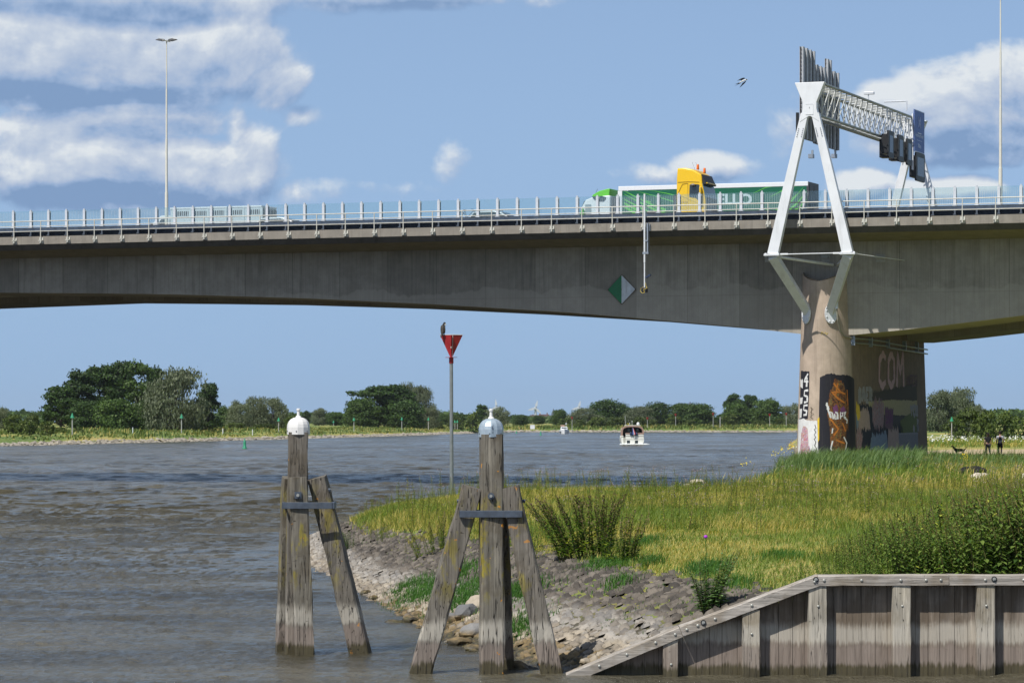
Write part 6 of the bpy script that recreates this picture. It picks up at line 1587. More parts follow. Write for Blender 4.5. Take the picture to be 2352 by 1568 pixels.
def blades(X, Y, h, w, lean, mat, name, label=None, n_seg=2, cat='grass', wind=(.25, 0)):
    d = shore_dist(X, Y); Z = ground(X, Y, d); n = len(X)
    th = rng.uniform(0, 2*PI, n); dx, dy = np.cos(th), np.sin(th); ax, ay = -dy, dx
    hh = h*rng.uniform(.55, 1.3, n); ww = w*rng.uniform(.7, 1.3, n); ln = lean*rng.uniform(.2, 1.4, n)*hh
    bx, by = X, Y; lx_, ly_ = dx*ln+wind[0]*hh*.5, dy*ln+wind[1]*hh*.5
    base0 = np.stack([bx-ax*ww/2, by-ay*ww/2, Z-.02], 1); base1 = np.stack([bx+ax*ww/2, by+ay*ww/2, Z-.02], 1)
    m = np.stack([bx+lx_*.35, by+ly_*.35, Z+hh*.6], 1); off = np.stack([ax*ww*.38, ay*ww*.38, np.zeros(n)], 1)
    tip = np.stack([bx+lx_, by+ly_, Z+hh*(1-.3*np.clip(ln/hh, 0, 1))], 1)
    v = np.stack([base0, base1, m+off, m-off, tip], 1).reshape(-1, 3)
    t = (np.array([(0, 1, 2), (0, 2, 3), (3, 2, 4)])[None]+(np.arange(n)*5)[:, None, None]).reshape(-1, 3)
    return v, t
def fold(parts, name, mats, label, cat='grass', kind='stuff', parent=None):
    V = []; T = []; M = []; o = 0
    for v, t, mi in parts:
        V.append(v); T.append(t+o); M.append(np.full(len(t), mi)); o += len(v)
    ob = link(name, tri_mesh(name, np.concatenate(V), np.concatenate(T), mats, np.concatenate(M)), parent)
    if label: tag(ob, label, cat, kind=kind)
    return ob
def in_view(X, Y, pad=2.5): return (X < .165*Y+pad) & (X > -.165*Y-pad)
X, Y = scatter(520000, -8, 24, 52.6, 131, 1.15)
keep = in_view(X, Y); X, Y = X[keep], Y[keep]; d = shore_dist(X, Y)
lim = np.interp(Y, SE_X, SE_Yv)+(fbm(X*1.1, Y*1.1, 31)-.5)*1.7
keep = (d > lim); X, Y = X[keep], Y[keep]; d = d[keep]
dens = fbm(X*.8, Y*.8, 33); keep = rng.random(len(X)) < np.clip(.35+dens, 0, 1); X, Y = X[keep], Y[keep]
tall = fbm(X*.35, Y*.22, 35)
hg = np.where(Y < 75, .13, .24)*(.6+1.0*tall)
v, t = blades(X, Y, 1, .011+Y*.00012, 1.25, L_GRASS, '')
# apply local height by scaling z about the ground
Zg = ground(X, Y); vz = v.reshape(-1, 5, 3); vz[:, :, 2] = Zg[:, None]+(vz[:, :, 2]-Zg[:, None])*hg[:, None]
c0 = np.stack([X, Y], 1)[:, None]; vz[:, 2:, :2] = c0+(vz[:, 2:, :2]-c0)*np.clip(hg*1.3, .1, .6)[:, None, None]
fold([(vz.reshape(-1, 3), t, 0)], 'meadow_grass', L_GRASS, 'yellow-green meadow grass covering the point behind the stone bank')
print('grass blades', len(X))
# lush tufts among the stones
P_ = []
for (x, y, r_, n) in ((975, 1288, .9, 2200), (1040, 1262, .7, 1500), (940, 1298, .5, 700), (1055, 1300, .6, 1300), (1180, 1318, .7, 1600), (1085, 1345, .7, 1200), (1150, 1335, .6, 1200), (1200, 1340, .5, 900), (865, 1215, .6, 500), (1620, 1372, .45, 900), (1500, 1385, .3, 350), (1420, 1330, .35, 350), (1260, 1235, .5, 500), (1800, 1300, .5, 400), (1390, 1300, .6, 900), (1700, 1370, .4, 300), (1480, 1350, .5, 400)):
    Yd = 60.0
    for _ in range(14): Yd = max(53.2, F*(CH-gz(Xat(x, Yd), Yd))/(y-HZ))
    X0 = Xat(x, Yd); X = X0+rng.normal(0, r_*.45, n); Y = Yd+rng.normal(0, r_*1.4, n); k = Y > WALLY+.3; X, Y = X[k], Y[k]
    P_.append((*blades(X, Y, .17, .014, .6, None, ''), 0))
# small weeds in the joints
X, Y = scatter(22000, -7, 6, 52.9, 112, 1.2); d = shore_dist(X, Y); k = (d > 1.3) & (d < 4.2) & (fbm(X*1.7, Y*1.7, 41) > .53); P_.append((*blades(X[k], Y[k], .09, .014, .8, None, ''), 0))
fold(P_, 'grass_tufts', L_LUSH, 'bright green grass tufts growing in the joints of the stone bank')

def stem_template(seed, n_leaf, leaf, kind):
    """unit-height stalk; returns v,t,mi.  mi 0 stem, 1 leaf, 2 head"""
    r = np.random.default_rng(seed); V = []; T = []; M = []; o = 0
    def add(v, t, m):
        nonlocal o
        V.append(np.array(v, float)); T.append(np.array(t)+o); M.extend([m]*len(t)); o += len(v)
    bx, by = r.normal(0, .06), r.normal(0, .06); w = .011
    f = np.linspace(0, 1, 5)
    for ax in ((1, 0), (0, 1)):
        v = []
        for k in f:
            c = np.array([bx*k*k, by*k*k, k]); ww = w*(1-.6*k); v += [c-np.array([*ax, 0])*ww, c+np.array([*ax, 0])*ww]
        add(v, [(2*i, 2*i+1, 2*i+3) for i in range(4)]+[(2*i, 2*i+3, 2*i+2) for i in range(4)], 0)
    for i in range(n_leaf):
        k = .12+.83*(i+r.random())/n_leaf; th = i*2.4+r.random(); c = np.array([bx*k*k, by*k*k, k]); L = leaf*(1.15-.75*k)*r.uniform(.7, 1.25)
        if kind == 'nettle': L *= 1.1; up = -.25; wd = .42
        elif kind == 'thistle': up = .35; wd = .26
        elif kind == 'dock': up = .4; wd = .42
        else: up = .18; wd = .36
        dv = np.array([math.cos(th), math.sin(th), up+r.normal(0, .15)]); dv /= np.linalg.norm(dv); sd = np.cross(dv, [0, 0, 1]); sd /= np.linalg.norm(sd)
        a = c; m_ = c+dv*L*.5; tp = c+dv*L+np.array([0, 0, -.12*L])
        add([a, m_+sd*L*wd*.5, tp, m_-sd*L*wd*.5], [(0, 1, 2), (0, 2, 3)], 1)
    if kind in ('thistle', 'dock', 'nettle', 'seed'):
        nh = {'thistle': 7, 'dock': 34, 'nettle': 3, 'seed': 40}[kind]
        for i in range(nh):
            if kind == 'thistle': c = np.array([bx+r.normal(0, .05), by+r.normal(0, .05), 1+r.normal(0, .035)]); s = .016
            elif kind in ('dock', 'seed'): k = .58+.42*i/nh; c = np.array([bx*k*k+r.normal(0, .022*(1.5-k)), by*k*k+r.normal(0, .022*(1.5-k)), k]); s = .020
            else: k = .7+.3*i/nh; c = np.array([bx*k*k+r.normal(0, .02), by*k*k+r.normal(0, .02), k]); s = .018
            q_ = r.normal(0, 1, (4, 3)); q_ /= np.linalg.norm(q_, axis=1)[:, None]; add(c+q_*s, [(0, 1, 2), (0, 2, 3), (0, 3, 1), (1, 3, 2)], 2)
    return np.concatenate(V), np.concatenate(T), np.array(M)
def plant_stand(X, Y, h, temps, lean=(.0, .0), spread=.12, z=None):
    Zg = ground(X, Y) if z is None else z; V = []; T = []; M = []; o = 0
    for i in range(len(X)):
        v, t, m = temps[int(rng.integers(len(temps)))]; a = rng.uniform(0, 6.28); ca, sa = math.cos(a), math.sin(a)
        p = v*h[i]; x = p[:, 0]*ca-p[:, 1]*sa; y = p[:, 0]*sa+p[:, 1]*ca
        lx_, ly_ = (lean[0][i], lean[1][i]) if hasattr(lean[0], '__len__') else lean
        lx_ = lx_+rng.normal(0, spread); ly_ = ly_+rng.normal(0, spread); kk = (p[:, 2]/max(h[i], 1e-3))**1.4
        V.append(np.stack([x+X[i]+lx_*h[i]*kk, y+Y[i]+ly_*h[i]*kk, Zg[i]-.03+p[:, 2]*(1-.12*abs(lx_))], 1)); T.append(t+o); M.append(m); o += len(v)
    return np.concatenate(V), np.concatenate(T), np.concatenate(M)
TH_ = [stem_template(i, 44, .15, 'thistle') for i in range(5)]; GO_ = [stem_template(20+i, 80, .15, 'weed') for i in range(4)]
NE_ = [stem_template(40+i, 50, .135, 'nettle') for i in range(5)]; DK_ = [stem_template(60+i, 60, .125, 'dock') for i in range(5)]
def stand_obj(name, parts, mats, label, cat='weeds', kind='stuff', parent=None):
    V = []; T = []; M = []; o = 0
    for v, t, m in parts: V.append(v); T.append(t+o); M.append(m); o += len(v)
    ob = link(name, tri_mesh(name, np.concatenate(V), np.concatenate(T), mats, np.concatenate(M)), parent)
    if label: tag(ob, label, cat, kind=kind)
    return ob
# tall weeds on the crest of the point
def crest(n, x0, x1, y0, y1, dmin=2.2, thr=.42, sd=51, sc=.35):
    X, Y = scatter(n, x0, x1, y0, y1); d = shore_dist(X, Y); k = (d > dmin) & in_view(X, Y) & (fbm(X*sc, Y*sc*.6, sd) > thr); return X[k], Y[k]
X, Y = crest(3300, -7, 21, 84, 126, 1.7, .40); v1 = plant_stand(X, Y, rng.uniform(.25, .66, len(X)), GO_)
X, Y = crest(1300, -4, 20, 70, 120, 2.6, .44, 55); v2 = plant_stand(X, Y, rng.uniform(.6, 1.08, len(X)), TH_)
stand_obj('meadow_weeds', [v1, v2], [L_STEM, L_WEED, L_PINK], 'tall yellow-green weeds and thistles with faded pink heads on the point')
X, Y = crest(1300, 3, 24, 66, 125, 4, .48, 57); v1 = plant_stand(X, Y, rng.uniform(.25, .6, len(X)), GO_+TH_[:1])
stand_obj('meadow_weeds', [v1], [L_STEM, L_WEED, L_PINK], 'thin weeds scattered through the meadow in front of the pier')
# nettle bed behind the retaining wall: taller to the right
n = 1050; X = 4.9+5.4*rng.random(n)**.8; Y = 52.9+7.5*rng.random(n)**1.3
k = (X > 5.0+(Y-53)*.10) & in_view(X, Y, 1.5); X, Y = X[k], Y[k]
hN = np.interp(X-.09*(Y-53), [4.9, 5.3, 6.3, 7.3, 8.5], [.22, .42, .85, 1.15, 1.42])*rng.uniform(.55, 1.15, len(X))
v1 = plant_stand(X, Y, hN, NE_, lean=(-.16, -.02), spread=.10)
stand_obj('nettle_bed', [v1], [L_STEM, L_NETT, L_SEED], 'dense dark green bed of tall nettles behind the level cap of the retaining wall', 'nettles')
X = np.array([Xat(x, 54) for x in (1805, 1812, 1822, 1832, 1838, 1846, 1860, 1868, 1782)]); Y = 53.6+rng.random(9)*.8
stand_obj('nettle_clump', [plant_stand(X, Y, rng.uniform(.4, .6, 9), NE_, lean=(-.1, 0))], [L_STEM, L_NETT, L_SEED], 'small thin clump of nettles left of the knee of the cap beam', 'nettles')
D.objects['nettle_clump'].pop('kind', None)
# big fan-shaped dock bush
def fan(name, label, x, y, ns, h0, h1, r_, leanx, temps, mats, cat='bush', leaf=None, Yd=None, group=None):
    if Yd is None:
        Yd = 62.0
        for _ in range(16): Yd = max(53.2, F*(CH-gz(Xat(x, Yd), Yd))/(y-HZ))
    X0 = Xat(x, Yd); T = thing(name, label, cat, (X0, Yd, gz(X0, Yd)), 0, group)
    u = rng.uniform(-1, 1, ns); X = X0+u*r_; Y = Yd+rng.uniform(-1, 1, ns)*r_*.8
    v, t, m = plant_stand(X, Y, rng.uniform(h0, h1, ns), temps, lean=(leanx+u*.42, rng.normal(0, .15, ns)), spread=.05)
    v = v-np.array([X0, Yd, gz(X0, Yd)])
    for mi, (nm, mt) in enumerate(zip(('stems', 'leaves', 'seed_heads'), mats)):
        tt = t[m == mi]
        if len(tt) == 0: continue
        us, inv = np.unique(tt, return_inverse=True); link(nm, tri_mesh(nm, v[us], inv.reshape(-1, 3), mt), T)
    return T
fan('dock_bush', 'large fan-shaped dock bush with brown seed spikes right of the right dolphin', 1345, 1283, 52, 1.0, 1.5, .55, -.16, DK_, (L_STEM, L_NETT, L_SEED))
fan('dock_bush', 'lower leafy dock clump at the right foot of the large fan-shaped one', 1430, 1292, 22, .6, 1.15, .35, -.02, DK_, (L_STEM, L_NETT, L_SEED))
fan('dock_bush', 'small upright dock clump left of the iron band of the right dolphin', 1005, 1238, 22, .55, 1.0, .55, -.05, DK_, (L_STEM, L_WEED, L_SEED))
fan('weed_clump', 'low leafy weed clump on the dark stones below the fan-shaped dock bush', 1390, 1335, 16, .30, .6, .22, 0, GO_, (L_STEM, L_LUSH, L_PINK))
fan('weed_clump', 'small weed on the stones left of the thistle, halfway to the sloping beam', 1485, 1398, 8, .22, .38, .12, 0, GO_, (L_STEM, L_LUSH, L_PINK))
for k, (x, y) in enumerate(((870, 1205), (830, 1225), (905, 1222), (800, 1262))):
    fan('weed_clump', ['leafy weed clump near the tip of the point, tallest of four', 'leafy weed clump at the left end of the dark stones', 'leafy weed clump on the dark stones left of the raking pile', 'lowest leafy weed clump at the left edge of the stone bank'][k], x, y, 18, .3, .65 if k else .85, .5, 0, GO_, (L_STEM, L_LUSH, L_PINK))
TT_ = fan('thistle_plant', 'bright green spear thistle with one purple flower on the stone bank', 1625, 1372, 20, .7, 1.12, .15, -.02, [stem_template(80+i, 70, .17, 'weed') for i in range(3)], (L_STEM, L_THIS, L_PINK), cat='thistle', Yd=54.2)
Yt = TT_.location.y
mb = MB(); mb.ball((Xat(1621, Yt)-TT_.location.x, 0, zat(1232, Yt)-TT_.location.z), .035, .035, .03, 8, 5); mb.build('flower_head', L_PURP, TT_, smooth=True)
mb = MB(); mb.tube((0, 0, .1), (Xat(1621, Yt)-TT_.location.x, 0, zat(1235, Yt)-TT_.location.z), .012, .006, 5); mb.build('flower_stalk', L_LUSH, TT_)
# reeds before the pier
n = 42000; X = rng.uniform(13, 34, n); Y = rng.uniform(152, 200, n); d = shore_dist(X, Y); k = (d > 2.5) & in_view(X, Y, 3) & (fbm(X*.25, Y*.15, 61) > .36) & (X > 12+(200-Y)*.05); X, Y = X[k], Y[k]
v, t = blades(X, Y, 1.0, .035, .55, None, '', wind=(.45, 0)); vz = v.reshape(-1, 5, 3); Zg = ground(X, Y); hk = (.45+1.1*fbm(X*.5, Y*.3, 77))*np.where(X > .126*Y, np.where(rng.random(len(X)) < .06, .85, .42), 1.0); vz[:, :, 2] = Zg[:, None]+(vz[:, :, 2]-Zg[:, None])*hk[:, None]; v = vz.reshape(-1, 3)
Xr, Yr = X[::45], Y[::45]; stand_obj('meadow_weeds', [plant_stand(Xr, Yr, rng.uniform(.4, 1.0, len(Xr)), GO_+TH_)], [L_STEM, L_WEED, L_PINK], 'weeds mixed into the reeds in front of the painted pier')
fold([(v, t, 0)], 'reeds', L_REED, 'blue-green wind-bent reeds in front of the painted pier', 'reeds')
n = 30000; X = rng.uniform(6, 30, n); Y = rng.uniform(118, 170, n); d = shore_dist(X, Y); k = (d > 1.5) & in_view(X, Y, 3); X, Y = X[k], Y[k]
v, t = blades(X, Y, .38, .035, .5, None, '', wind=(.3, 0)); v2, t2 = blades(X[::6], Y[::6], .65, .04, .4, None, '', wind=(.3, 0))
fold([(v, t, 0), (v2, t2, 0)], 'rough_grass', [L_GRASS], 'rough green grass between the meadow and the reeds')
n = 30000; X = rng.uniform(28, 75, n); Y = rng.uniform(205, 420, n); d = shore_dist(X, Y); k = in_view(X, Y, 3) & (X > .125*Y) & ~((Y > 218) & (Y < 322)); X, Y = X[k], Y[k]
v, t = blades(X, Y, .45, .07, .5, None, '', wind=(.3, 0)); fold([(v, t, 0)], 'rough_grass', [L_GRASS], 'yellowing grass beside the sandy path right of the pier')
# white and yellow flowers
def flowers(name, pts, s, mat, label):
    n = len(pts); q_ = rng.normal(size=(n, 4, 3)); q_ /= np.linalg.norm(q_, axis=2)[..., None]; v = pts[:, None]+q_*s*rng.uniform(.6, 1.3, (n, 1, 1))
    t = (np.array([(0, 1, 2), (0, 2, 3), (0, 3, 1), (1, 3, 2)])[None]+(np.arange(n)*4)[:, None, None]).reshape(-1, 3)
    return tag(link(name, tri_mesh(name, v.reshape(-1, 3), t, mat)), label, 'flowers', kind='stuff')
n = 900; X = rng.uniform(38, 85, n); Y = rng.uniform(340, 460, n); k = in_view(X, Y, 3); X, Y = X[k], Y[k]; flowers('white_flowers', np.stack([X, Y, ground(X, Y)+.55], 1), .13, L_WHTF, 'white flowers strewn over the meadow beyond the path')
pts = []
for x, y, Yd, n in ((1797, 1030, 196, 40), (1820, 1022, 200, 60), (1812, 1028, 198, 40), (1780, 1040, 190, 20), (1710, 1062, 150, 14), (2215, 1055, 170, 22), (2222, 1048, 170, 10)):
    for _ in range(n): p = P(x+rng.normal(0, 5), y+rng.normal(0, 5), Yd+rng.normal(0, .5)); pts.append(p)
flowers('yellow_flowers', np.array(pts), .045, L_YELF, 'yellow ragwort flowers left of the pier and by the dog')
Xr = np.array([Xat(1800+rng.normal(0, 14), 196) for _ in range(60)]); Yr = 195+rng.normal(0, 2.5, 60); stand_obj('ragwort', [plant_stand(Xr, Yr, rng.uniform(.7, 1.2, 60), GO_)], [L_STEM, L_NETT, L_PINK], 'dark ragwort stems at the left foot of the pier')
# far bank plants give the banks a ragged edge
n = 26000; a = rng.random(n); sgs = np.array(S2[3:9][::-1], float); cm = np.concatenate([[0], np.cumsum(np.sqrt(((sgs[1:]-sgs[:-1])**2).sum(1)))])
# more tufts nearer the camera
a = rng.uniform(0, cm[-1], n); X = np.interp(a, cm, sgs[:, 0]); Y = np.interp(a, cm, sgs[:, 1]); off = rng.random(n)**1.2*42; X = X-off*.97+rng.normal(0, 1, n); d = shore_dist(X, Y); k = (d > 2.6) & in_view(X, Y, 6); X, Y = X[k], Y[k]
tall = fbm(X*.12, Y*.05, 71); v, t = blades(X, Y, 1.0, .32, .4, None, '', wind=(.2, 0)); Zg = ground(X, Y); vz = v.reshape(-1, 5, 3); vz[:, :, 2] = Zg[:, None]+(vz[:, :, 2]-Zg[:, None])*(.15+1.1*np.clip(tall-.35, 0, 1)*2)[:, None]
L_FARG = leaf_mat('far_bank_grass', (.08, .13, .025), (.15, .19, .045), .2, yellow=.45, ycol=(.27, .24, .07))
fold([(vz.reshape(-1, 3), t, 0)], 'bank_herbage', [L_FARG], 'green and straw-coloured herbage along the left far bank')
n = 6000; X = rng.uniform(-30, 140, n); Y = rng.uniform(1262, 1300, n); d = shore_dist(X, Y); k = d > 3; X, Y = X[k], Y[k]; v, t = blades(X, Y, 1.1, .6, .3, None, '', wind=(.2, 0)); fold([(v, t, 0)], 'bank_herbage', [L_FARG], 'low green herbage along the distant shore')
# ------------------------------------------------------------------ navigation marks
M_BRED = simple('faded_beacon_red', (.30, .012, .016), .5, var=.2, scale=3, dirt=.25)
M_BPOL = simple('grey_green_pole', (.23, .25, .25), .5, .3, var=.15, dirt=.2)
YB = 118.0; XB = Xat(1036.5, YB)
RB = thing('red_beacon', 'red inverted cone beacon on a tall grey pole at the tip of the point', 'beacon', (XB, YB, gz(XB, YB)))
z0 = RB.location.z; zT, zN, zC = zat(769, YB)-z0, zat(821, YB)-z0, zat(831, YB)-z0
mb = MB(); mb.tube((0.02, 0, -1.0), (0, 0, zC), .072, .066, 12); mb.build('pole', M_BPOL, RB, smooth=True)
mb = MB(); mb.tube((0, 0, zC-.05), (0, 0, zN), .085, n=12).tube((0, 0, zN), (0, 0, zN+.015), .22, n=8); mb.build('collar', M_BRED, RB)
r_ = .42
for k in range(3):
    a = 2*PI*k/3+.55; mb = MB()
    mb.add([(0.02*math.cos(a), .02*math.sin(a), zN+.02), (r_*math.cos(a), r_*math.sin(a), zT), (0, 0, zT), (0, 0, zN+.3)], [(0, 1, 2, 3)]); mb.add([(0.02*math.cos(a)+.006, .02*math.sin(a)+.006, zN+.02), (r_*math.cos(a)+.006, r_*math.sin(a)+.006, zT), (0.006, 0.006, zT), (.006, .006, zN+.3)], [(3, 2, 1, 0)])
    mb.build('inner_fin', M_BRED, RB)
mb = MB(); mb.add([(-.415, .05, zT), (.06, -.12, zT), (.42, .06, zT), (.035, -.02, zN), (-.035, -.02, zN), (-.405, .06, zT-.0), (.06, -.10, zT), (.41, .07, zT), (.03, .0, zN), (-.03, .0, zN)],
    [(0, 1, 3, 4), (1, 2, 3), (5, 9, 8, 6), (6, 8, 7), (0, 5, 6, 1), (1, 6, 7, 2), (2, 7, 8, 3), (4, 3, 8, 9), (0, 4, 9, 5)]); mb.build('topmark', M_BRED, RB)
mb = MB(); mb.path([(-.42, .05, zT+.005), (.06, -.12, zT+.005), (.42, .06, zT+.005)], .012, 5); mb.path([(.06, -.128, zT), (.035, -.03, zN+.05)], .010, 5); mb.ball((-.0, -.125, zat(798, YB)-z0), .02, .01, .04, 6, 5)
mb.build('white_edge', simple('chalky_white', (.65, .6, .58), .7), RB)
def small_beacon(x, ytop, ybase, Yd, kind, label, group, k=1.0):
    X = Xat(x, Yd); zb = gz(X, Yd); Hh = zat(ytop, Yd)-zb
    T = thing('green_beacon' if kind == 'green' else 'red_beacon', label, 'beacon', (X, Yd, zb), 0, group)
    s_ = 1.0; mb = MB(); mb.tube((0, 0, -.5), (0, 0, Hh-.5*k), .11*k, .09*k, 8); mb.build('pole', M_PPOLE, T)
    mb = MB()
    if kind == 'green': mb.lathe([(.40*k, Hh-.95*k), (.39*k, Hh-.93*k), (.04, Hh)], (0, 0, 0), 10)
    else: mb.lathe([(.05, Hh-1.1), (.5, Hh-.05), (.5, Hh)], (0, 0, 0), 10)
    mb.build('topmark', M_BGRN if kind == 'green' else M_BRD2, T)
    return T
M_PPOLE = simple('pale_beacon_pole', (.42, .42, .40), .6, var=.1); M_BGRN = simple('beacon_green', (.02, .26, .13), .5); M_BRD2 = simple('beacon_red', (.42, .02, .03), .5)
gb = 'green cone beacons on the left bank'
for x, yt, Yd, lb in ((166, 948, 612, 'green cone beacon in front of the big left grove'), (417, 950, 700, 'green cone beacon below the big willow'), (640, 958, 790, 'green cone beacon beside the left dolphin dome'), (813, 958, 900, 'green cone beacon at the left of the middle grove'), (923, 957, 985, 'green cone beacon in the centre of the middle grove'),
    (984, 958, 1060, 'green cone beacon just left of the red beacon pole'), (1045, 964, 1160, 'green beacon right of the red beacon pole, left of a close pair'), (1050.5, 964, 1165, 'green beacon right of the red beacon pole, right of a close pair'), (697, 964, 1290, 'tiny green beacon right of the left dolphin dome'), (766, 965, 1280, 'tiny green beacon halfway between left dolphin and middle grove')):
    small_beacon(x, yt, 0, Yd, 'green', lb, gb)
small_beacon(2186, 957, 0, 420, 'green', 'green cone beacon on a pale pole right of the pier', 'green cone beacons on the left bank', .6).pop('group', None)
for x, yt, lb in ((1314, 957, 'red beacon on the distant shore right of the white boat'), (1487, 958, 'red beacon on the distant shore behind the motor boat'), (1552, 950, 'red beacon on the distant shore at the middle trees'), (1638, 948, 'brightest red beacon, left of the pale pole on the distant shore'), (1768, 950, 'red beacon on the distant shore below the broad tree by the pier'), (1806, 948, 'red beacon on the distant shore closest to the pier')):
    small_beacon(x, yt, 0, 1270, 'red', lb, 'red beacons on the distant shore')
T = thing('pale_pole', 'bare pale pole on the distant shore right of the brightest red beacon', 'pole', (Xat(1654, 1270), 1270, 1)); mb = MB(); mb.tube((0, 0, -1), (0, 0, zat(957, 1270)-1), .16, n=8); mb.build('pole', M_PPOLE, T)
def buoy(x, y, wpx, label):
    Yd = Yof(y); s_ = wpx/F*Yd/2; T = thing('green_buoy', label, 'buoy', (Xat(x, Yd), Yd, 0), 0, 'green buoys on the river')
    mb = MB(); mb.lathe([(1*s_, -.4), (1*s_, .35*s_), (.62*s_, .8*s_), (.55*s_, 2.6*s_)], (0, 0, 0), 14); b_ = mb.build('float', M_BGRN, T, smooth=True)
    mb = MB(); mb.lathe([(.6*s_, 2.62*s_), (.5*s_, 2.9*s_), (.06*s_, 4.3*s_)], (0, 0, 0), 12); mb.build('cone', M_BGRN, T, smooth=True)
buoy(562, 1030, 11, 'green conical buoy floating left of the left dolphin')
buoy(1242, 999.5, 5, 'small green buoy right of the zinc dome'); buoy(1186, 995, 3.4, 'tiny green buoy close to the zinc dome')

# ------------------------------------------------------------------ boats
M_HULL = simple('cream_hull', (.76, .76, .68), .35, var=.03); M_TAN = simple('tan_canvas', (.34, .22, .17), .85, var=.1); M_NAVY = simple('navy_fender', (.01, .03, .08), .5)
YBo = Yof(1020.5)
MBt = thing('motor_boat', 'large cream motor boat seen from astern with a tan canopy and flag', 'motor boat', (Xat(1453, YBo), YBo, 0))
def hullsec(y, w, zt_, keel=-.5): return [(-w*.82, y, keel), (w*.82, y, keel), (w, y, .55*zt_), (w*.98, y, zt_), (-w*.98, y, zt_), (-w, y, .55*zt_)]
mb = MB(); loft(mb, [hullsec(0, 2.05, 1.25), hullsec(4, 2.2, 1.4), hullsec(8, 1.9, 1.6), hullsec(11, 1.0, 1.85), hullsec(12.8, .08, 2.1)]); hull = mb.build('hull', M_HULL, MBt, smooth=True)
mb = MB(); mb.box(-1.25, 2.0, .02, .25, 1.2, 2.05).box(-2.05, -1.65, .02, .25, 1.2, 1.6); mb.build('transom', M_HULL, MBt, bevel=.03)
mb = MB(); mb.box(-1.25, 2.02, -.04, .0, 1.50, 1.55).box(-1.25, 2.0, -.04, -.0, .92, .96).box(-2.06, -1.68, -.04, 0, 1.42, 1.46); mb.build('rubbing_strake', simple('grey_strake', (.28, .26, .22), .6), MBt)
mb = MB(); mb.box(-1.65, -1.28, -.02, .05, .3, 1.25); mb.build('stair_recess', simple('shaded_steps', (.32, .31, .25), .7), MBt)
mb = MB()
for k in range(5): mb.box(-1.66+.06*k, -1.27, -.06, -.02, .42+.17*k, .47+.17*k)
mb.build('steps', M_HULL, MBt)
for sx in (-.75, .7):
    mb = MB(); mb.box(sx-.28, sx+.28, -.025, .02, .22, .74); mb.build('stern_window', M_DGLASS, MBt, bevel=.04)
mb = MB(); mb.box(-1.22, 2.0, -.03, .2, 1.86, 2.1); mb.build('canvas_skirt', M_TAN, MBt)
mb = MB()     # canopy: arched frame with dark interior
sec = [(-2.05, 1.55), (-1.98, 2.6), (-1.75, 3.1), (-1.2, 3.3), (0, 3.38), (1.2, 3.3), (1.75, 3.1), (2.0, 2.6), (2.08, 1.7)]
inn = [(x*.87, z-.20 if z > 2.9 else z) for x, z in sec]; o = len(mb.v)
for y_ in (.1, 3.6):
    mb.v += [(x, y_, z) for x, z in sec]; mb.v += [(x, y_, z) for x, z in inn]
n = len(sec)
for i in range(n-1):
    a = o+i; mb.f += [(a, a+1, a+n+1, a+n), (a+2*n, a+3*n, a+3*n+1, a+2*n+1), (a, a+2*n, a+2*n+1, a+1), (a+n, a+n+1, a+3*n+1, a+3*n)]; mb.m += [0]*4
mb.build('canopy', M_TAN, MBt, smooth=True)
mb = MB(); mb.prism([(x*.99, z) for x, z in inn], 3.55, 3.58, 'y'); mb.build('cabin_bulkhead', simple('dark_cabin', (.03, .027, .022), .6), MBt)
for sx in (-.55, .1, 1.0):
    mb = MB(); mb.box(sx-.2, sx+.2, 3.5, 3.54, 2.3, 2.9); mb.build('cabin_window', M_BGLASS, MBt)
mb = MB(); mb.box(-.35, .0, 2.6, 3.0, 1.6, 2.55).box(.45, .85, 2.6, 3.0, 1.6, 2.55); mb.build('seats', M_BLACK, MBt)
mb = MB(); mb.box(-1.9, 1.9, 3.6, 7.0, 1.5, 2.9); mb.build('deckhouse', M_HULL, MBt, bevel=.15)
mb = MB(); mb.box(-1.45, 1.45, .3, 2.8, 3.38, 3.46); mb.build('roof_plate', M_HULL, MBt)
for i, sx in enumerate((-.35, -.05, .42, .75)):
    mb = MB(); mb.lathe([(.03, 0), (.15, .08), (.17, .3), (.15, .55), (.05, .66)], (sx, -.15, 1.62-.06*(i % 2)), 10); mb.build('fender', M_NAVY, MBt, smooth=True)
mb = MB(); mb.lathe([(.2, 0), (.28, .12), (.26, .35), (.1, .5)], (1.05, 1.4, 3.5), 12); mb.build('radar_dome', M_WHT, MBt, smooth=True)
mb = MB(); mb.tube((-1.25, 1.2, 3.45), (-1.3, 1.2, 5.1), .022, n=5).tube((-.05, 1.2, 3.45), (-.05, 1.2, 4.15), .02, n=5).ball((-.05, 1.2, 4.15), .08).tube((-.5, 1.2, 3.45), (-.5, 1.2, 3.85), .02, n=5).ball((-.5, 1.2, 3.8), .08); mb.build('aerial', M_WHT, MBt)
mb = MB(); mb.add([(-.62, 1.2, 3.6), (-.9, 1.22, 3.95), (-.68, 1.2, 3.5)], [(0, 1, 2)]); mb.add([(-.62, 1.23, 3.6), (-.68, 1.23, 3.5), (-.9, 1.25, 3.95)], [(0, 1, 2)]); mb.build('pennant', L_YELF, MBt)
mb = MB(); mb.tube((.05, -.15, 1.9), (.0, -.5, 3.1), .02, n=5); fs = mb.build('flag_staff', M_WHT, MBt)
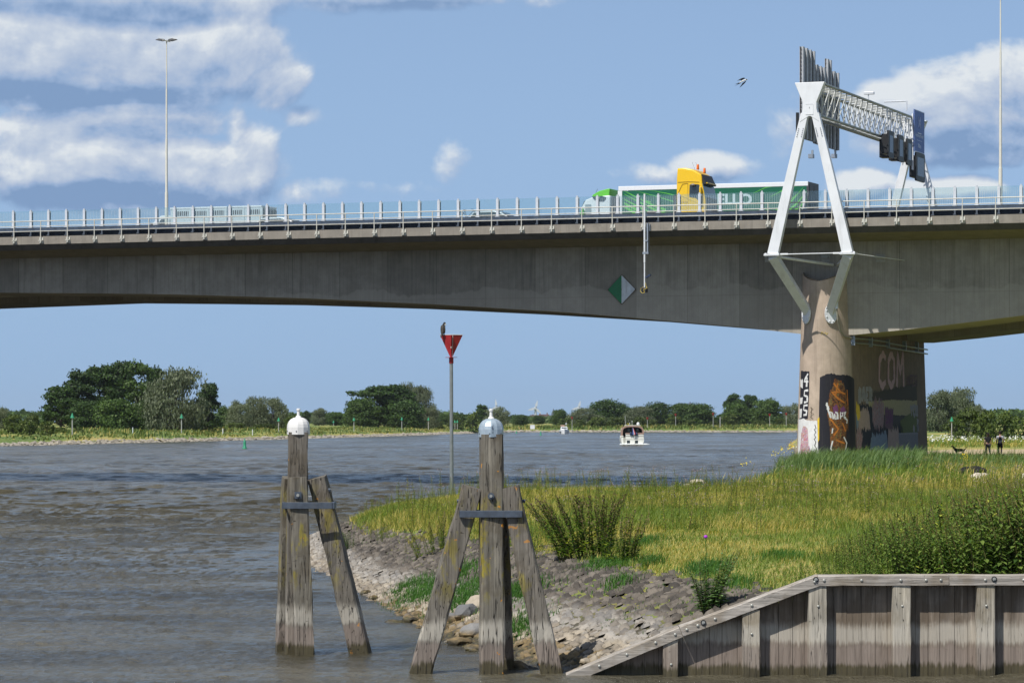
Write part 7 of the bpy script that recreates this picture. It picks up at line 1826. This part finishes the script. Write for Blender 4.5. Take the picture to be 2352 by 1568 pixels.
for k, (mt, nm) in enumerate(((simple('flag_red', (.55, .02, .05), .8), 'flag_red_band'), (simple('flag_white', (.75, .75, .75), .8), 'flag_white_band'), (simple('flag_blue', (.02, .05, .3), .8), 'flag_blue_band'))):
    mb = MB(); xo = [.30, .12, -.02][k]; mb.add([(.0, -.5, 3.05), (.02+xo*.4+.05, -.52, 2.8), (xo+.22, -.5, 1.85), (xo, -.48, 1.75), (xo*.3-.03, -.5, 2.8)], [(0, 4, 3, 2, 1)])
    mb.build(nm, mt, fs)
M_FOAM = simple('wake_foam', (.75, .78, .78), .9)
mb = MB()
for k in range(60):
    x_ = random.uniform(-2.2, 2.8); mb.ball((x_, random.uniform(-1.2, .1), .05), random.uniform(.12, .38), .3, random.uniform(.05, .16), 6, 4)
tag(mb.build('wake_foam', M_FOAM, None), 'white churned water behind the stern of the large motor boat', 'foam', kind='stuff').location = (MBt.location.x, YBo, 0)
# small white boat coming towards the camera
YSb = Yof(995.8); SBt = thing('motor_boat', 'small white motor boat far off near the distant shore', 'motor boat', (Xat(1296, YSb), YSb, 0))
mb = MB(); loft(mb, [hullsec(8, 1.7, 1.1), hullsec(3, 1.75, 1.2), hullsec(0, 1.1, 1.45), hullsec(-1.8, .08, 1.7)]); mb.build('hull', M_WHT, SBt, smooth=True)
mb = MB(); loft(mb, [[(-1.3, y, 1.1), (1.3, y, 1.1), (1.05, y, zt2_), (-1.05, y, zt2_)] for y, zt2_ in ((6, 2.3), (2.5, 2.4), (1.2, 1.4))]); mb.build('cabin', M_WHT, SBt, bevel=.08)
mb = MB(); mb.add([(-1.0, 1.55, 1.62), (1.0, 1.55, 1.62), (.85, 2.2, 2.22), (-.85, 2.2, 2.22)], [(0, 1, 2, 3)]).add([(-1.0, 1.5, 1.6), (1.0, 1.5, 1.6), (.85, 2.15, 2.2), (-.85, 2.15, 2.2)], [(0, 1, 2, 3)]); mb.build('windscreen', M_DGLASS, SBt)
mb = MB(); mb.box(-1.75, 1.75, -.2, 6, .75, .85); mb.build('blue_band', M_NAVY, SBt)
mb = MB(); mb.tube((.7, 3.5, 2.3), (.7, 3.5, 3.9), .05, n=6).box(.4, 1.0, 3.4, 3.6, 3.3, 3.5); mb.build('mast', M_WHT, SBt)
mb = MB(); mb.box(-1.2, .2, 4.0, 5.8, 2.4, 3.0); mb.build('spray_hood', M_TAN, SBt, bevel=.1)

# ------------------------------------------------------------------ wind turbines, church spire, village
M_TURB = simple('turbine_grey', (.5, .54, .60), .5, var=.02)
def turbine(x, yhub, ybase, R, Yd, a0, label):
    X = Xat(x, Yd); T = thing('wind_turbine', label, 'wind turbine', (X, Yd, 0), 0, 'wind turbines on the horizon'); zh = zat(yhub, Yd)
    mb = MB(); mb.tube((0, 0, 0), (0, 0, zh), 2.2*Yd/4200, 1.3*Yd/4200, 10); mb.build('tower', M_TURB, T, smooth=True)
    mb = MB(); mb.box(-2, 2, -3, 6, zh-1.8, zh+1.8); mb.build('nacelle', M_TURB, T, bevel=.5)
    for k in range(3):
        a = a0+2*PI*k/3; e = Vector((math.sin(a)*R, -3.6, zh+math.cos(a)*R)); s_ = Vector((math.sin(a)*2, -3.6, zh+math.cos(a)*2)); m_ = s_.lerp(e, .2)
        mb = MB(); mb.beam(s_, m_, 1.6, .8, 3.4, .8, up=(0, 1, 0)).beam(m_, e, 3.4, .8, .7, .3, up=(0, 1, 0)); mb.build('blade', M_TURB, T)
turbine(1230, 937, 0, 10, 4200, .25, 'nearest wind turbine, on the horizon right of the zinc dome')
turbine(1140, 934, 0, 10.5, 4600, -.1, 'wind turbine whose blade tip shows above the trees by the zinc dome')
turbine(1329, 936, 0, 9.5, 4400, .25, 'wind turbine half hidden behind the willow right of the church spire')
YCs = 3400; CS = thing('church_spire', 'slender dark blue church spire on the horizon beside the wind turbine', 'church', (Xat(1271, YCs), YCs, 0))
mb = MB(); mb.box(-3.6, 3.6, -3.6, 3.6, 0, zat(956, YCs)); mb.build('tower', simple('brick_tower', (.16, .12, .12), .9), CS)
mb = MB(); mb.lathe([(4.2, zat(956, YCs)), (2.4, zat(951, YCs)), (.9, zat(944, YCs)), (.15, zat(938, YCs))], (0, 0, 0), 8); mb.build('spire', simple('slate_spire', (.07, .09, .13), .7), CS)
CS2 = thing('church_spire', 'tiny spire just above the trees right of the motor boat', 'church', (Xat(1585, YCs), YCs, 0))
mb = MB(); mb.box(-3, 3, -3, 3, 0, zat(946, YCs)+4); mb.build('tower', simple('brick_tower', (.16, .12, .12), .9), CS2); mb = MB(); mb.lathe([(3.6, zat(932, YCs)-2), (2.2, zat(928, YCs)), (.15, zat(922, YCs))], (0, 0, 0), 8); mb.build('spire', simple('slate_spire', (.07, .09, .13), .7), CS2)
def house(x, Yd, w, hw_, hr, col, label):
    X = Xat(x, Yd); T = thing('house', label, 'house', (X, Yd, gz(X, Yd)), .2, 'houses of the far village')
    mb = MB(); mb.box(-w/2, w/2, -4, 4, -1, hw_); mb.build('wall', simple('house_wall', col, .8), T)
    mb = MB(); mb.prism([(-4.4, hw_), (4.4, hw_), (0, hw_+hr)], -w/2-.3, w/2+.3, 'x'); r_ = mb.build('roof', simple('house_roof', (.10, .06, .06), .8), T)
    mb = MB(); mb.box(w*.25, w*.25+.9, -.4, .4, hw_+hr-.6, hw_+hr+1.2); mb.build('chimney', simple('chimney_brick', (.18, .09, .07), .9), r_)
    for k in range(3):
        mb = MB(); xa = -w*.35+k*w*.28; mb.box(xa, xa+1.4, -4.05, -4.0, 1.2, 2.6); mb.build('window', M_DGLASS, T)
house(1232, 2600, 10, 3.5, 3.5, (.55, .5, .46), 'pale gabled house at the foot of the wind turbine'); house(1250, 2650, 8, 4, 3.5, (.30, .14, .10), 'brick house between the wind turbine and the spire'); house(1216, 2700, 10, 3.5, 3, (.5, .46, .42), 'grey house left of the turbine tower')
HB = thing('notice_board', 'tiny white notice board on the distant shore below the turbine', 'board', (Xat(1223, 1280), 1280, gz(Xat(1223, 1280), 1280))); mb = MB(); mb.box(-.9, .9, -.1, .1, 1, 2.6); mb.build('board', M_WHT, HB); mb = MB(); mb.tube((-.5, 0, -1), (-.5, 0, 1), .08).tube((.5, 0, -1), (.5, 0, 1), .08); mb.build('legs', M_PPOLE, HB)
FP = 0
for x, Yd in ((305, 660), (580, 745), (512, 725)):
    X = Xat(x, Yd); T = thing('fence_post', ['short white fence post in the meadow below the big grove', 'short white fence post right of the big grove', 'short white fence post between the grove and the willow clump'][FP], 'post', (X, Yd, gz(X, Yd)), 0, 'white fence posts on the left bank'); mb = MB(); mb.tube((0, 0, -.3), (0, 0, 1.5), .10, n=6); mb.build('post', M_WHT, T); FP += 1

# ------------------------------------------------------------------ figures grown with the skin modifier
def skinned(name, joints, edges, mat, parent, root=0, sub=2):
    me = D.meshes.new(name); me.from_pydata([j[0] for j in joints], edges, []); o = link(name, me, parent)
    me.materials.append(mat) if not isinstance(mat, list) else [me.materials.append(m) for m in mat]
    md = o.modifiers.new('skin', 'SKIN'); md.use_smooth_shade = True
    if not me.skin_vertices: me.attributes
    for i, j in enumerate(joints):
        sv = me.skin_vertices[0].data[i]; r_ = j[1]; sv.radius = r_ if isinstance(r_, tuple) else (r_, r_); sv.use_root = (i == root)
    s_ = o.modifiers.new('sub', 'SUBSURF'); s_.levels = sub; s_.render_levels = sub; return o
def ensure_skin(me):
    import bmesh
    bm = bmesh.new(); bm.from_mesh(me); bm.verts.layers.skin.verify(); bm.to_mesh(me); bm.free()
_sk = skinned
def skinned(name, joints, edges, mat, parent, root=0, sub=2):
    me = D.meshes.new(name); me.from_pydata([j[0] for j in joints], edges, []); ensure_skin(me); o = link(name, me, parent); me.materials.append(mat)
    md = o.modifiers.new('skin', 'SKIN'); md.use_smooth_shade = True
    for i, j in enumerate(joints):
        sv = me.skin_vertices[0].data[i]; r_ = j[1]; sv.radius = r_ if isinstance(r_, tuple) else (r_, r_); sv.use_root = (i == root)
    s_ = o.modifiers.new('sub', 'SUBSURF'); s_.levels = sub; s_.render_levels = sub; return o
SKIN = simple('skin', (.36, .21, .15), .6); HAIR = simple('dark_hair', (.02, .015, .012), .7); CBLK = simple('black_cloth', (.012, .012, .014), .85); CNVY = simple('dark_trousers', (.02, .022, .03), .85); CGRY = simple('grey_white_shirt', (.42, .42, .46), .85)
def person(x, yfoot, Yd, hgt, rz, shirt, shorts, stride, label):
    X = Xat(x, Yd); T = thing('person', label, 'person', (X, Yd, gz(X, Yd)+.0), rz); k = hgt/1.78
    def q_(x_, y_, z_): return (x_*k, y_*k, z_*k)
    st = stride
    J = [(q_(0, 0, .97), (.15, .115)), (q_(0, 0, 1.15), (.135, .10)), (q_(0, -.01, 1.36), (.175, .11)), (q_(0, 0, 1.47), (.07, .065)), (q_(0, .01, 1.56), (.055, .055)), (q_(0, .02, 1.66), (.078, .095)), (q_(0, .015, 1.745), (.06, .07)),
         (q_(-.19, 0, 1.43), .058), (q_(-.245, -.02, 1.16), .045), (q_(-.26, .07, .93), .035), (q_(-.26, .11, .84), (.035, .022)),
         (q_(.19, 0, 1.43), .058), (q_(.245, -.03, 1.16), .045), (q_(.27, .02, .93), .035), (q_(.27, .05, .84), (.035, .022)),
         (q_(-.09, 0, .90), .095), (q_(-.10, st*.5, .50), .062), (q_(-.10, st*.55-.06, .09), .042), (q_(-.10, st*.55+.10, .03), (.042, .028)),
         (q_(.09, 0, .90), .095), (q_(.10, -st*.35, .50), .062), (q_(.10, -st*.9-.05, .12), .042), (q_(.10, -st*.85+.10, .05), (.042, .028))]
    E = [(0, 1), (1, 2), (2, 3), (3, 4), (4, 5), (5, 6), (2, 7), (7, 8), (8, 9), (9, 10), (2, 11), (11, 12), (12, 13), (13, 14), (0, 15), (15, 16), (16, 17), (17, 18), (0, 19), (19, 20), (20, 21), (21, 22)]
    body = skinned('body', J, E, SKIN, T)
    # fingers: short chains rooted in each palm
    for sx, hx, hy in ((-1, -.26, .11), (1, .27, .05)):
        JF = [(q_(hx, hy, .84), .024)]; EF = []
        for f_ in range(4):
            b0 = len(JF); yy_ = hy-.028+f_*.019; L = (.07, .08, .075, .06)[f_]
            JF += [(q_(hx, yy_, .80), .0095), (q_(hx-sx*.006, yy_+.008, .80-L*.5), .009), (q_(hx-sx*.018, yy_+.014, .80-L), .007)]; EF += [(0, b0), (b0, b0+1), (b0+1, b0+2)]
        b0 = len(JF); JF += [(q_(hx-sx*.01, hy+.045, .815), .010), (q_(hx-sx*.022, hy+.058, .775), .008)]; EF += [(0, b0), (b0, b0+1)]
        skinned('hand', JF, EF, SKIN, T, 0, 1)
    skinned('shirt', [(q_(0, 0, .93), (.165, .125)), (q_(0, 0, 1.15), (.155, .12)), (q_(0, -.01, 1.35), (.195, .128)), (q_(0, 0, 1.45), (.11, .085)), (q_(-.20, 0, 1.42), .072), (q_(-.235, -.01, 1.24), .062), (q_(.20, 0, 1.42), .072), (q_(.235, -.015, 1.24), .062)],
            [(0, 1), (1, 2), (2, 3), (2, 4), (4, 5), (2, 6), (6, 7)], shirt, T)
    zk = .52 if shorts else .10
    f1 = (.92-zk)/(.90-.5) if shorts else 1
    L_ = [(q_(0, 0, .96), (.165, .125)), (q_(-.095, 0, .88), .115), (q_(-.105, st*.5*(1 if not shorts else .9), .50 if not shorts else .56), .078 if not shorts else .105), (q_(.095, 0, .88), .115), (q_(.105, -st*.35, .50 if not shorts else .56), .078 if not shorts else .105)]
    E_ = [(0, 1), (1, 2), (0, 3), (3, 4)]
    if not shorts: L_ += [(q_(-.10, st*.55-.06, .10), .06), (q_(.10, -st*.9-.05, .13), .06)]; E_ += [(2, 5), (4, 6)]
    skinned('shorts' if shorts else 'trousers', L_, E_, CBLK if shorts else CNVY, T)
    skinned('hair', [(q_(0, -.0, 1.72), (.082, .088)), (q_(0, -.02, 1.765), (.07, .075)), (q_(0, -.045, 1.66), (.075, .05))], [(0, 1), (0, 2)], HAIR, T, 0, 1)
    mb = MB()
    mb.ball(q_(-.03, .108, 1.672), .011).ball(q_(.03, .108, 1.672), .011); mb.build('eyes', M_BLACK, body)
    mb = MB(); mb.ball(q_(0, .125, 1.645), .014, .02, .022).ball(q_(-.083, .01, 1.66), .012, .02, .03).ball(q_(.083, .01, 1.66), .012, .02, .03).ball(q_(0, .107, 1.605), .024, .01, .007); mb.build('face_features', SKIN, body, smooth=True)
    for sx, yy_, z_ in ((-1, st*.55+.02, .035), (1, -st*.87+.02, .05)):
        mb = MB(); mb.ball(q_(sx*.10, yy_, z_), .05*k, .14*k, .05*k); mb.build('shoe', CBLK, T, smooth=True)
    return T
def solveY(x, y, Yd=240):
    for _ in range(20): Yd = F*(CH-gz(Xat(x, Yd), Yd))/(y-HZ)
    return Yd
Yp = 232
p1 = person(2269, 1047, Yp, 1.66, .25, CBLK, False, .22, 'person in black shirt and dark trousers walking away under the bridge')
p2 = person(2297, 1047, Yp-1, 1.78, -.1, CGRY, True, .10, 'taller person in grey shirt and black shorts seen from behind')
mb = MB(); mb.box(-.10, .10, -.149, -.142, 1.16, 1.40); mb.build('shirt_print', CBLK, p2)
DG = thing('dog', 'black dog with pricked ears walking left in the shade of the bridge', 'dog', (Xat(2205, Yp), Yp, gz(Xat(2205, Yp), Yp)), 0)
J = [((.0, 0, .47), (.10, .12)), ((-.22, 0, .46), (.12, .15)), ((-.36, 0, .52), (.09, .11)), ((-.46, 0, .66), (.06, .075)), ((-.53, 0, .75), (.065, .07)), ((-.66, 0, .72), (.035, .04)), ((.22, 0, .47), (.09, .10)), ((.34, 0, .50), (.04, .04)), ((.45, 0, .62), (.025, .025)), ((.50, 0, .74), (.015, .015)),
     ((-.28, -.09, .34), .05), ((-.30, -.09, .18), .032), ((-.27, -.09, .03), .03), ((-.26, .09, .34), .05), ((-.20, .09, .18), .032), ((-.17, .09, .03), .03),
     ((.22, -.09, .34), .07), ((.16, -.09, .24), .04), ((.27, -.09, .15), .026), ((.24, -.09, .03), .028), ((.22, .09, .34), .07), ((.24, .09, .24), .04), ((.36, .09, .15), .026), ((.34, .09, .03), .028)]
E = [(0, 1), (1, 2), (2, 3), (3, 4), (4, 5), (0, 6), (6, 7), (7, 8), (8, 9), (1, 10), (10, 11), (11, 12), (1, 13), (13, 14), (14, 15), (6, 16), (16, 17), (17, 18), (18, 19), (6, 20), (20, 21), (21, 22), (22, 23)]
bd = skinned('body', J, E, simple('black_fur', (.012, .011, .010), .8), DG)
mb = MB()
for sy in (-1, 1): mb.add([(-.50, sy*.02, .80), (-.54, sy*.065, .79), (-.51, sy*.05, .80), (-.515, sy*.055, .89)], [(0, 1, 3), (1, 2, 3), (2, 0, 3), (0, 2, 1)])
mb.build('ears', simple('black_fur', (.012, .011, .010), .8), DG)

# cormorant on the beacon, preening
z0 = zT+RB.location.z; CO = thing('cormorant', 'cormorant preening on the left corner of the red beacon', 'bird', (Xat(1017.5, YB), YB-.02, z0))
M_FEA = simple('brown_black_feathers', (.045, .038, .03), .7, var=.4, scale=25); M_FBL = simple('black_feathers', (.008, .008, .009), .6)
bd = skinned('body', [((.0, -.02, .13), (.075, .07)), ((-.01, 0, .24), (.088, .08)), ((.0, .01, .33), (.055, .055)), ((.02, .01, .39), (.036, .036)), ((.05, .0, .435), (.034, .034)), ((.085, -.02, .42), (.036, .034)), ((.09, -.04, .375), (.022, .02)), ((.085, -.05, .33), (.009, .009)), ((-.03, -.05, .04), (.05, .035)), ((-.06, -.09, -.04), (.035, .012)), ((-.075, -.11, -.11), (.028, .006))],
             [(0, 1), (1, 2), (2, 3), (3, 4), (4, 5), (5, 6), (6, 7), (0, 8), (8, 9), (9, 10)], M_FEA, CO)
mb = MB(); mb.ball((.055, -.005, .43), .045, .042, .04).ball((.03, .005, .385), .042, .042, .05); mb.build('black_head', M_FBL, CO, smooth=True)
mb = MB(); mb.ball((.088, -.04, .375), .026, .022, .030); mb.build('white_cheek', simple('white_feather', (.75, .73, .66), .7), CO, smooth=True)
mb = MB()
for sx in (-1, 1): mb.ball((sx*.062, .0, .20), .030, .07, .15)
mb.build('wings', M_FEA, CO, smooth=True)
mb = MB()
for sx in (-.03, .04): mb.tube((sx, -.02, .08), (sx, -.02, .0), .014, n=6).box(sx-.02, sx+.02, -.07, .01, -.005, .008)
mb.build('feet', M_FBL, CO)
# swallow
YS = 60; SW = thing('swallow', 'swallow with forked tail gliding in the sky left of the gantry', 'bird', P(1706, 187, YS))
def sp(x, y): return ((x-1290)/2091*200/1.7415/F*YS, 0.0, -(y-760)/1568*150/1.7415/F*YS)
k_ = F
def S(x, y, dy=0): a = sp(x, y); return (a[0], dy, a[2])
bd = skinned('body', [(S(1150, 830), (.004, .004)), (S(1200, 790), (.008, .009)), (S(1290, 750), (.013, .013)), (S(1370, 715), (.0125, .013)), (S(1420, 700), (.010, .010)), (S(1450, 690), (.0095, .0095)), (S(1500, 672), (.003, .003))], [(i, i+1) for i in range(6)], simple('white_belly', (.7, .68, .6), .7), SW)
mb = MB(); mb.ball(S(1450, 690), .0125, .012, .0115, 10, 7).ball(S(1418, 710, .004), .010, .010, .010); mb.tube(S(1465, 680), S(1515, 668), .004, .0005, 5); mb.build('head', M_FBL, SW, smooth=True)
def blade_(pts, nm, dy):
    mb = MB(); n = len(pts); mb.add([S(x, y, dy*i_) for i_, (x, y) in enumerate(pts)]+[S(x, y, dy*i_+.0015) for i_, (x, y) in enumerate(pts)], [tuple(range(n)), tuple(range(2*n-1, n-1, -1))]+[(i, (i+1) % n, n+(i+1) % n, n+i) for i in range(n)]); mb.build(nm, M_FBL, SW)
blade_([(1230, 745), (1300, 690), (1390, 650), (1380, 622), (1330, 612), (1250, 630), (1130, 690), (1040, 755), (1110, 730), (1215, 712)], 'wing', -.001)
blade_([(1420, 740), (1425, 780), (1350, 870), (1230, 975), (1145, 1035), (1220, 930), (1280, 835), (1360, 780)], 'wing', -.001)
blade_([(1200, 800), (1130, 820), (935, 895), (1100, 862), (955, 965), (1100, 890), (1200, 845)], 'forked_tail', 0)

# ------------------------------------------------------------------ air
def haze(density=3e-5):
    m = D.materials.new('river_haze'); m.use_nodes = True; t = m.node_tree; t.nodes.clear()
    o = t.nodes.new('ShaderNodeOutputMaterial'); v = t.nodes.new('ShaderNodeVolumePrincipled'); v.inputs['Color'].default_value = (.82, .88, .96, 1); v.inputs['Density'].default_value = density; v.inputs['Anisotropy'].default_value = .2
    t.links.new(v.outputs[0], o.inputs['Volume'])
    mb = MB(); mb.box(-7200, 7200, -600, 9100, -3.6, 75); ob = mb.build('haze', m); tag(ob, kind='stuff'); ob['label'] = 'thin summer haze over the river'; ob['category'] = 'haze'
if HAZE: haze()
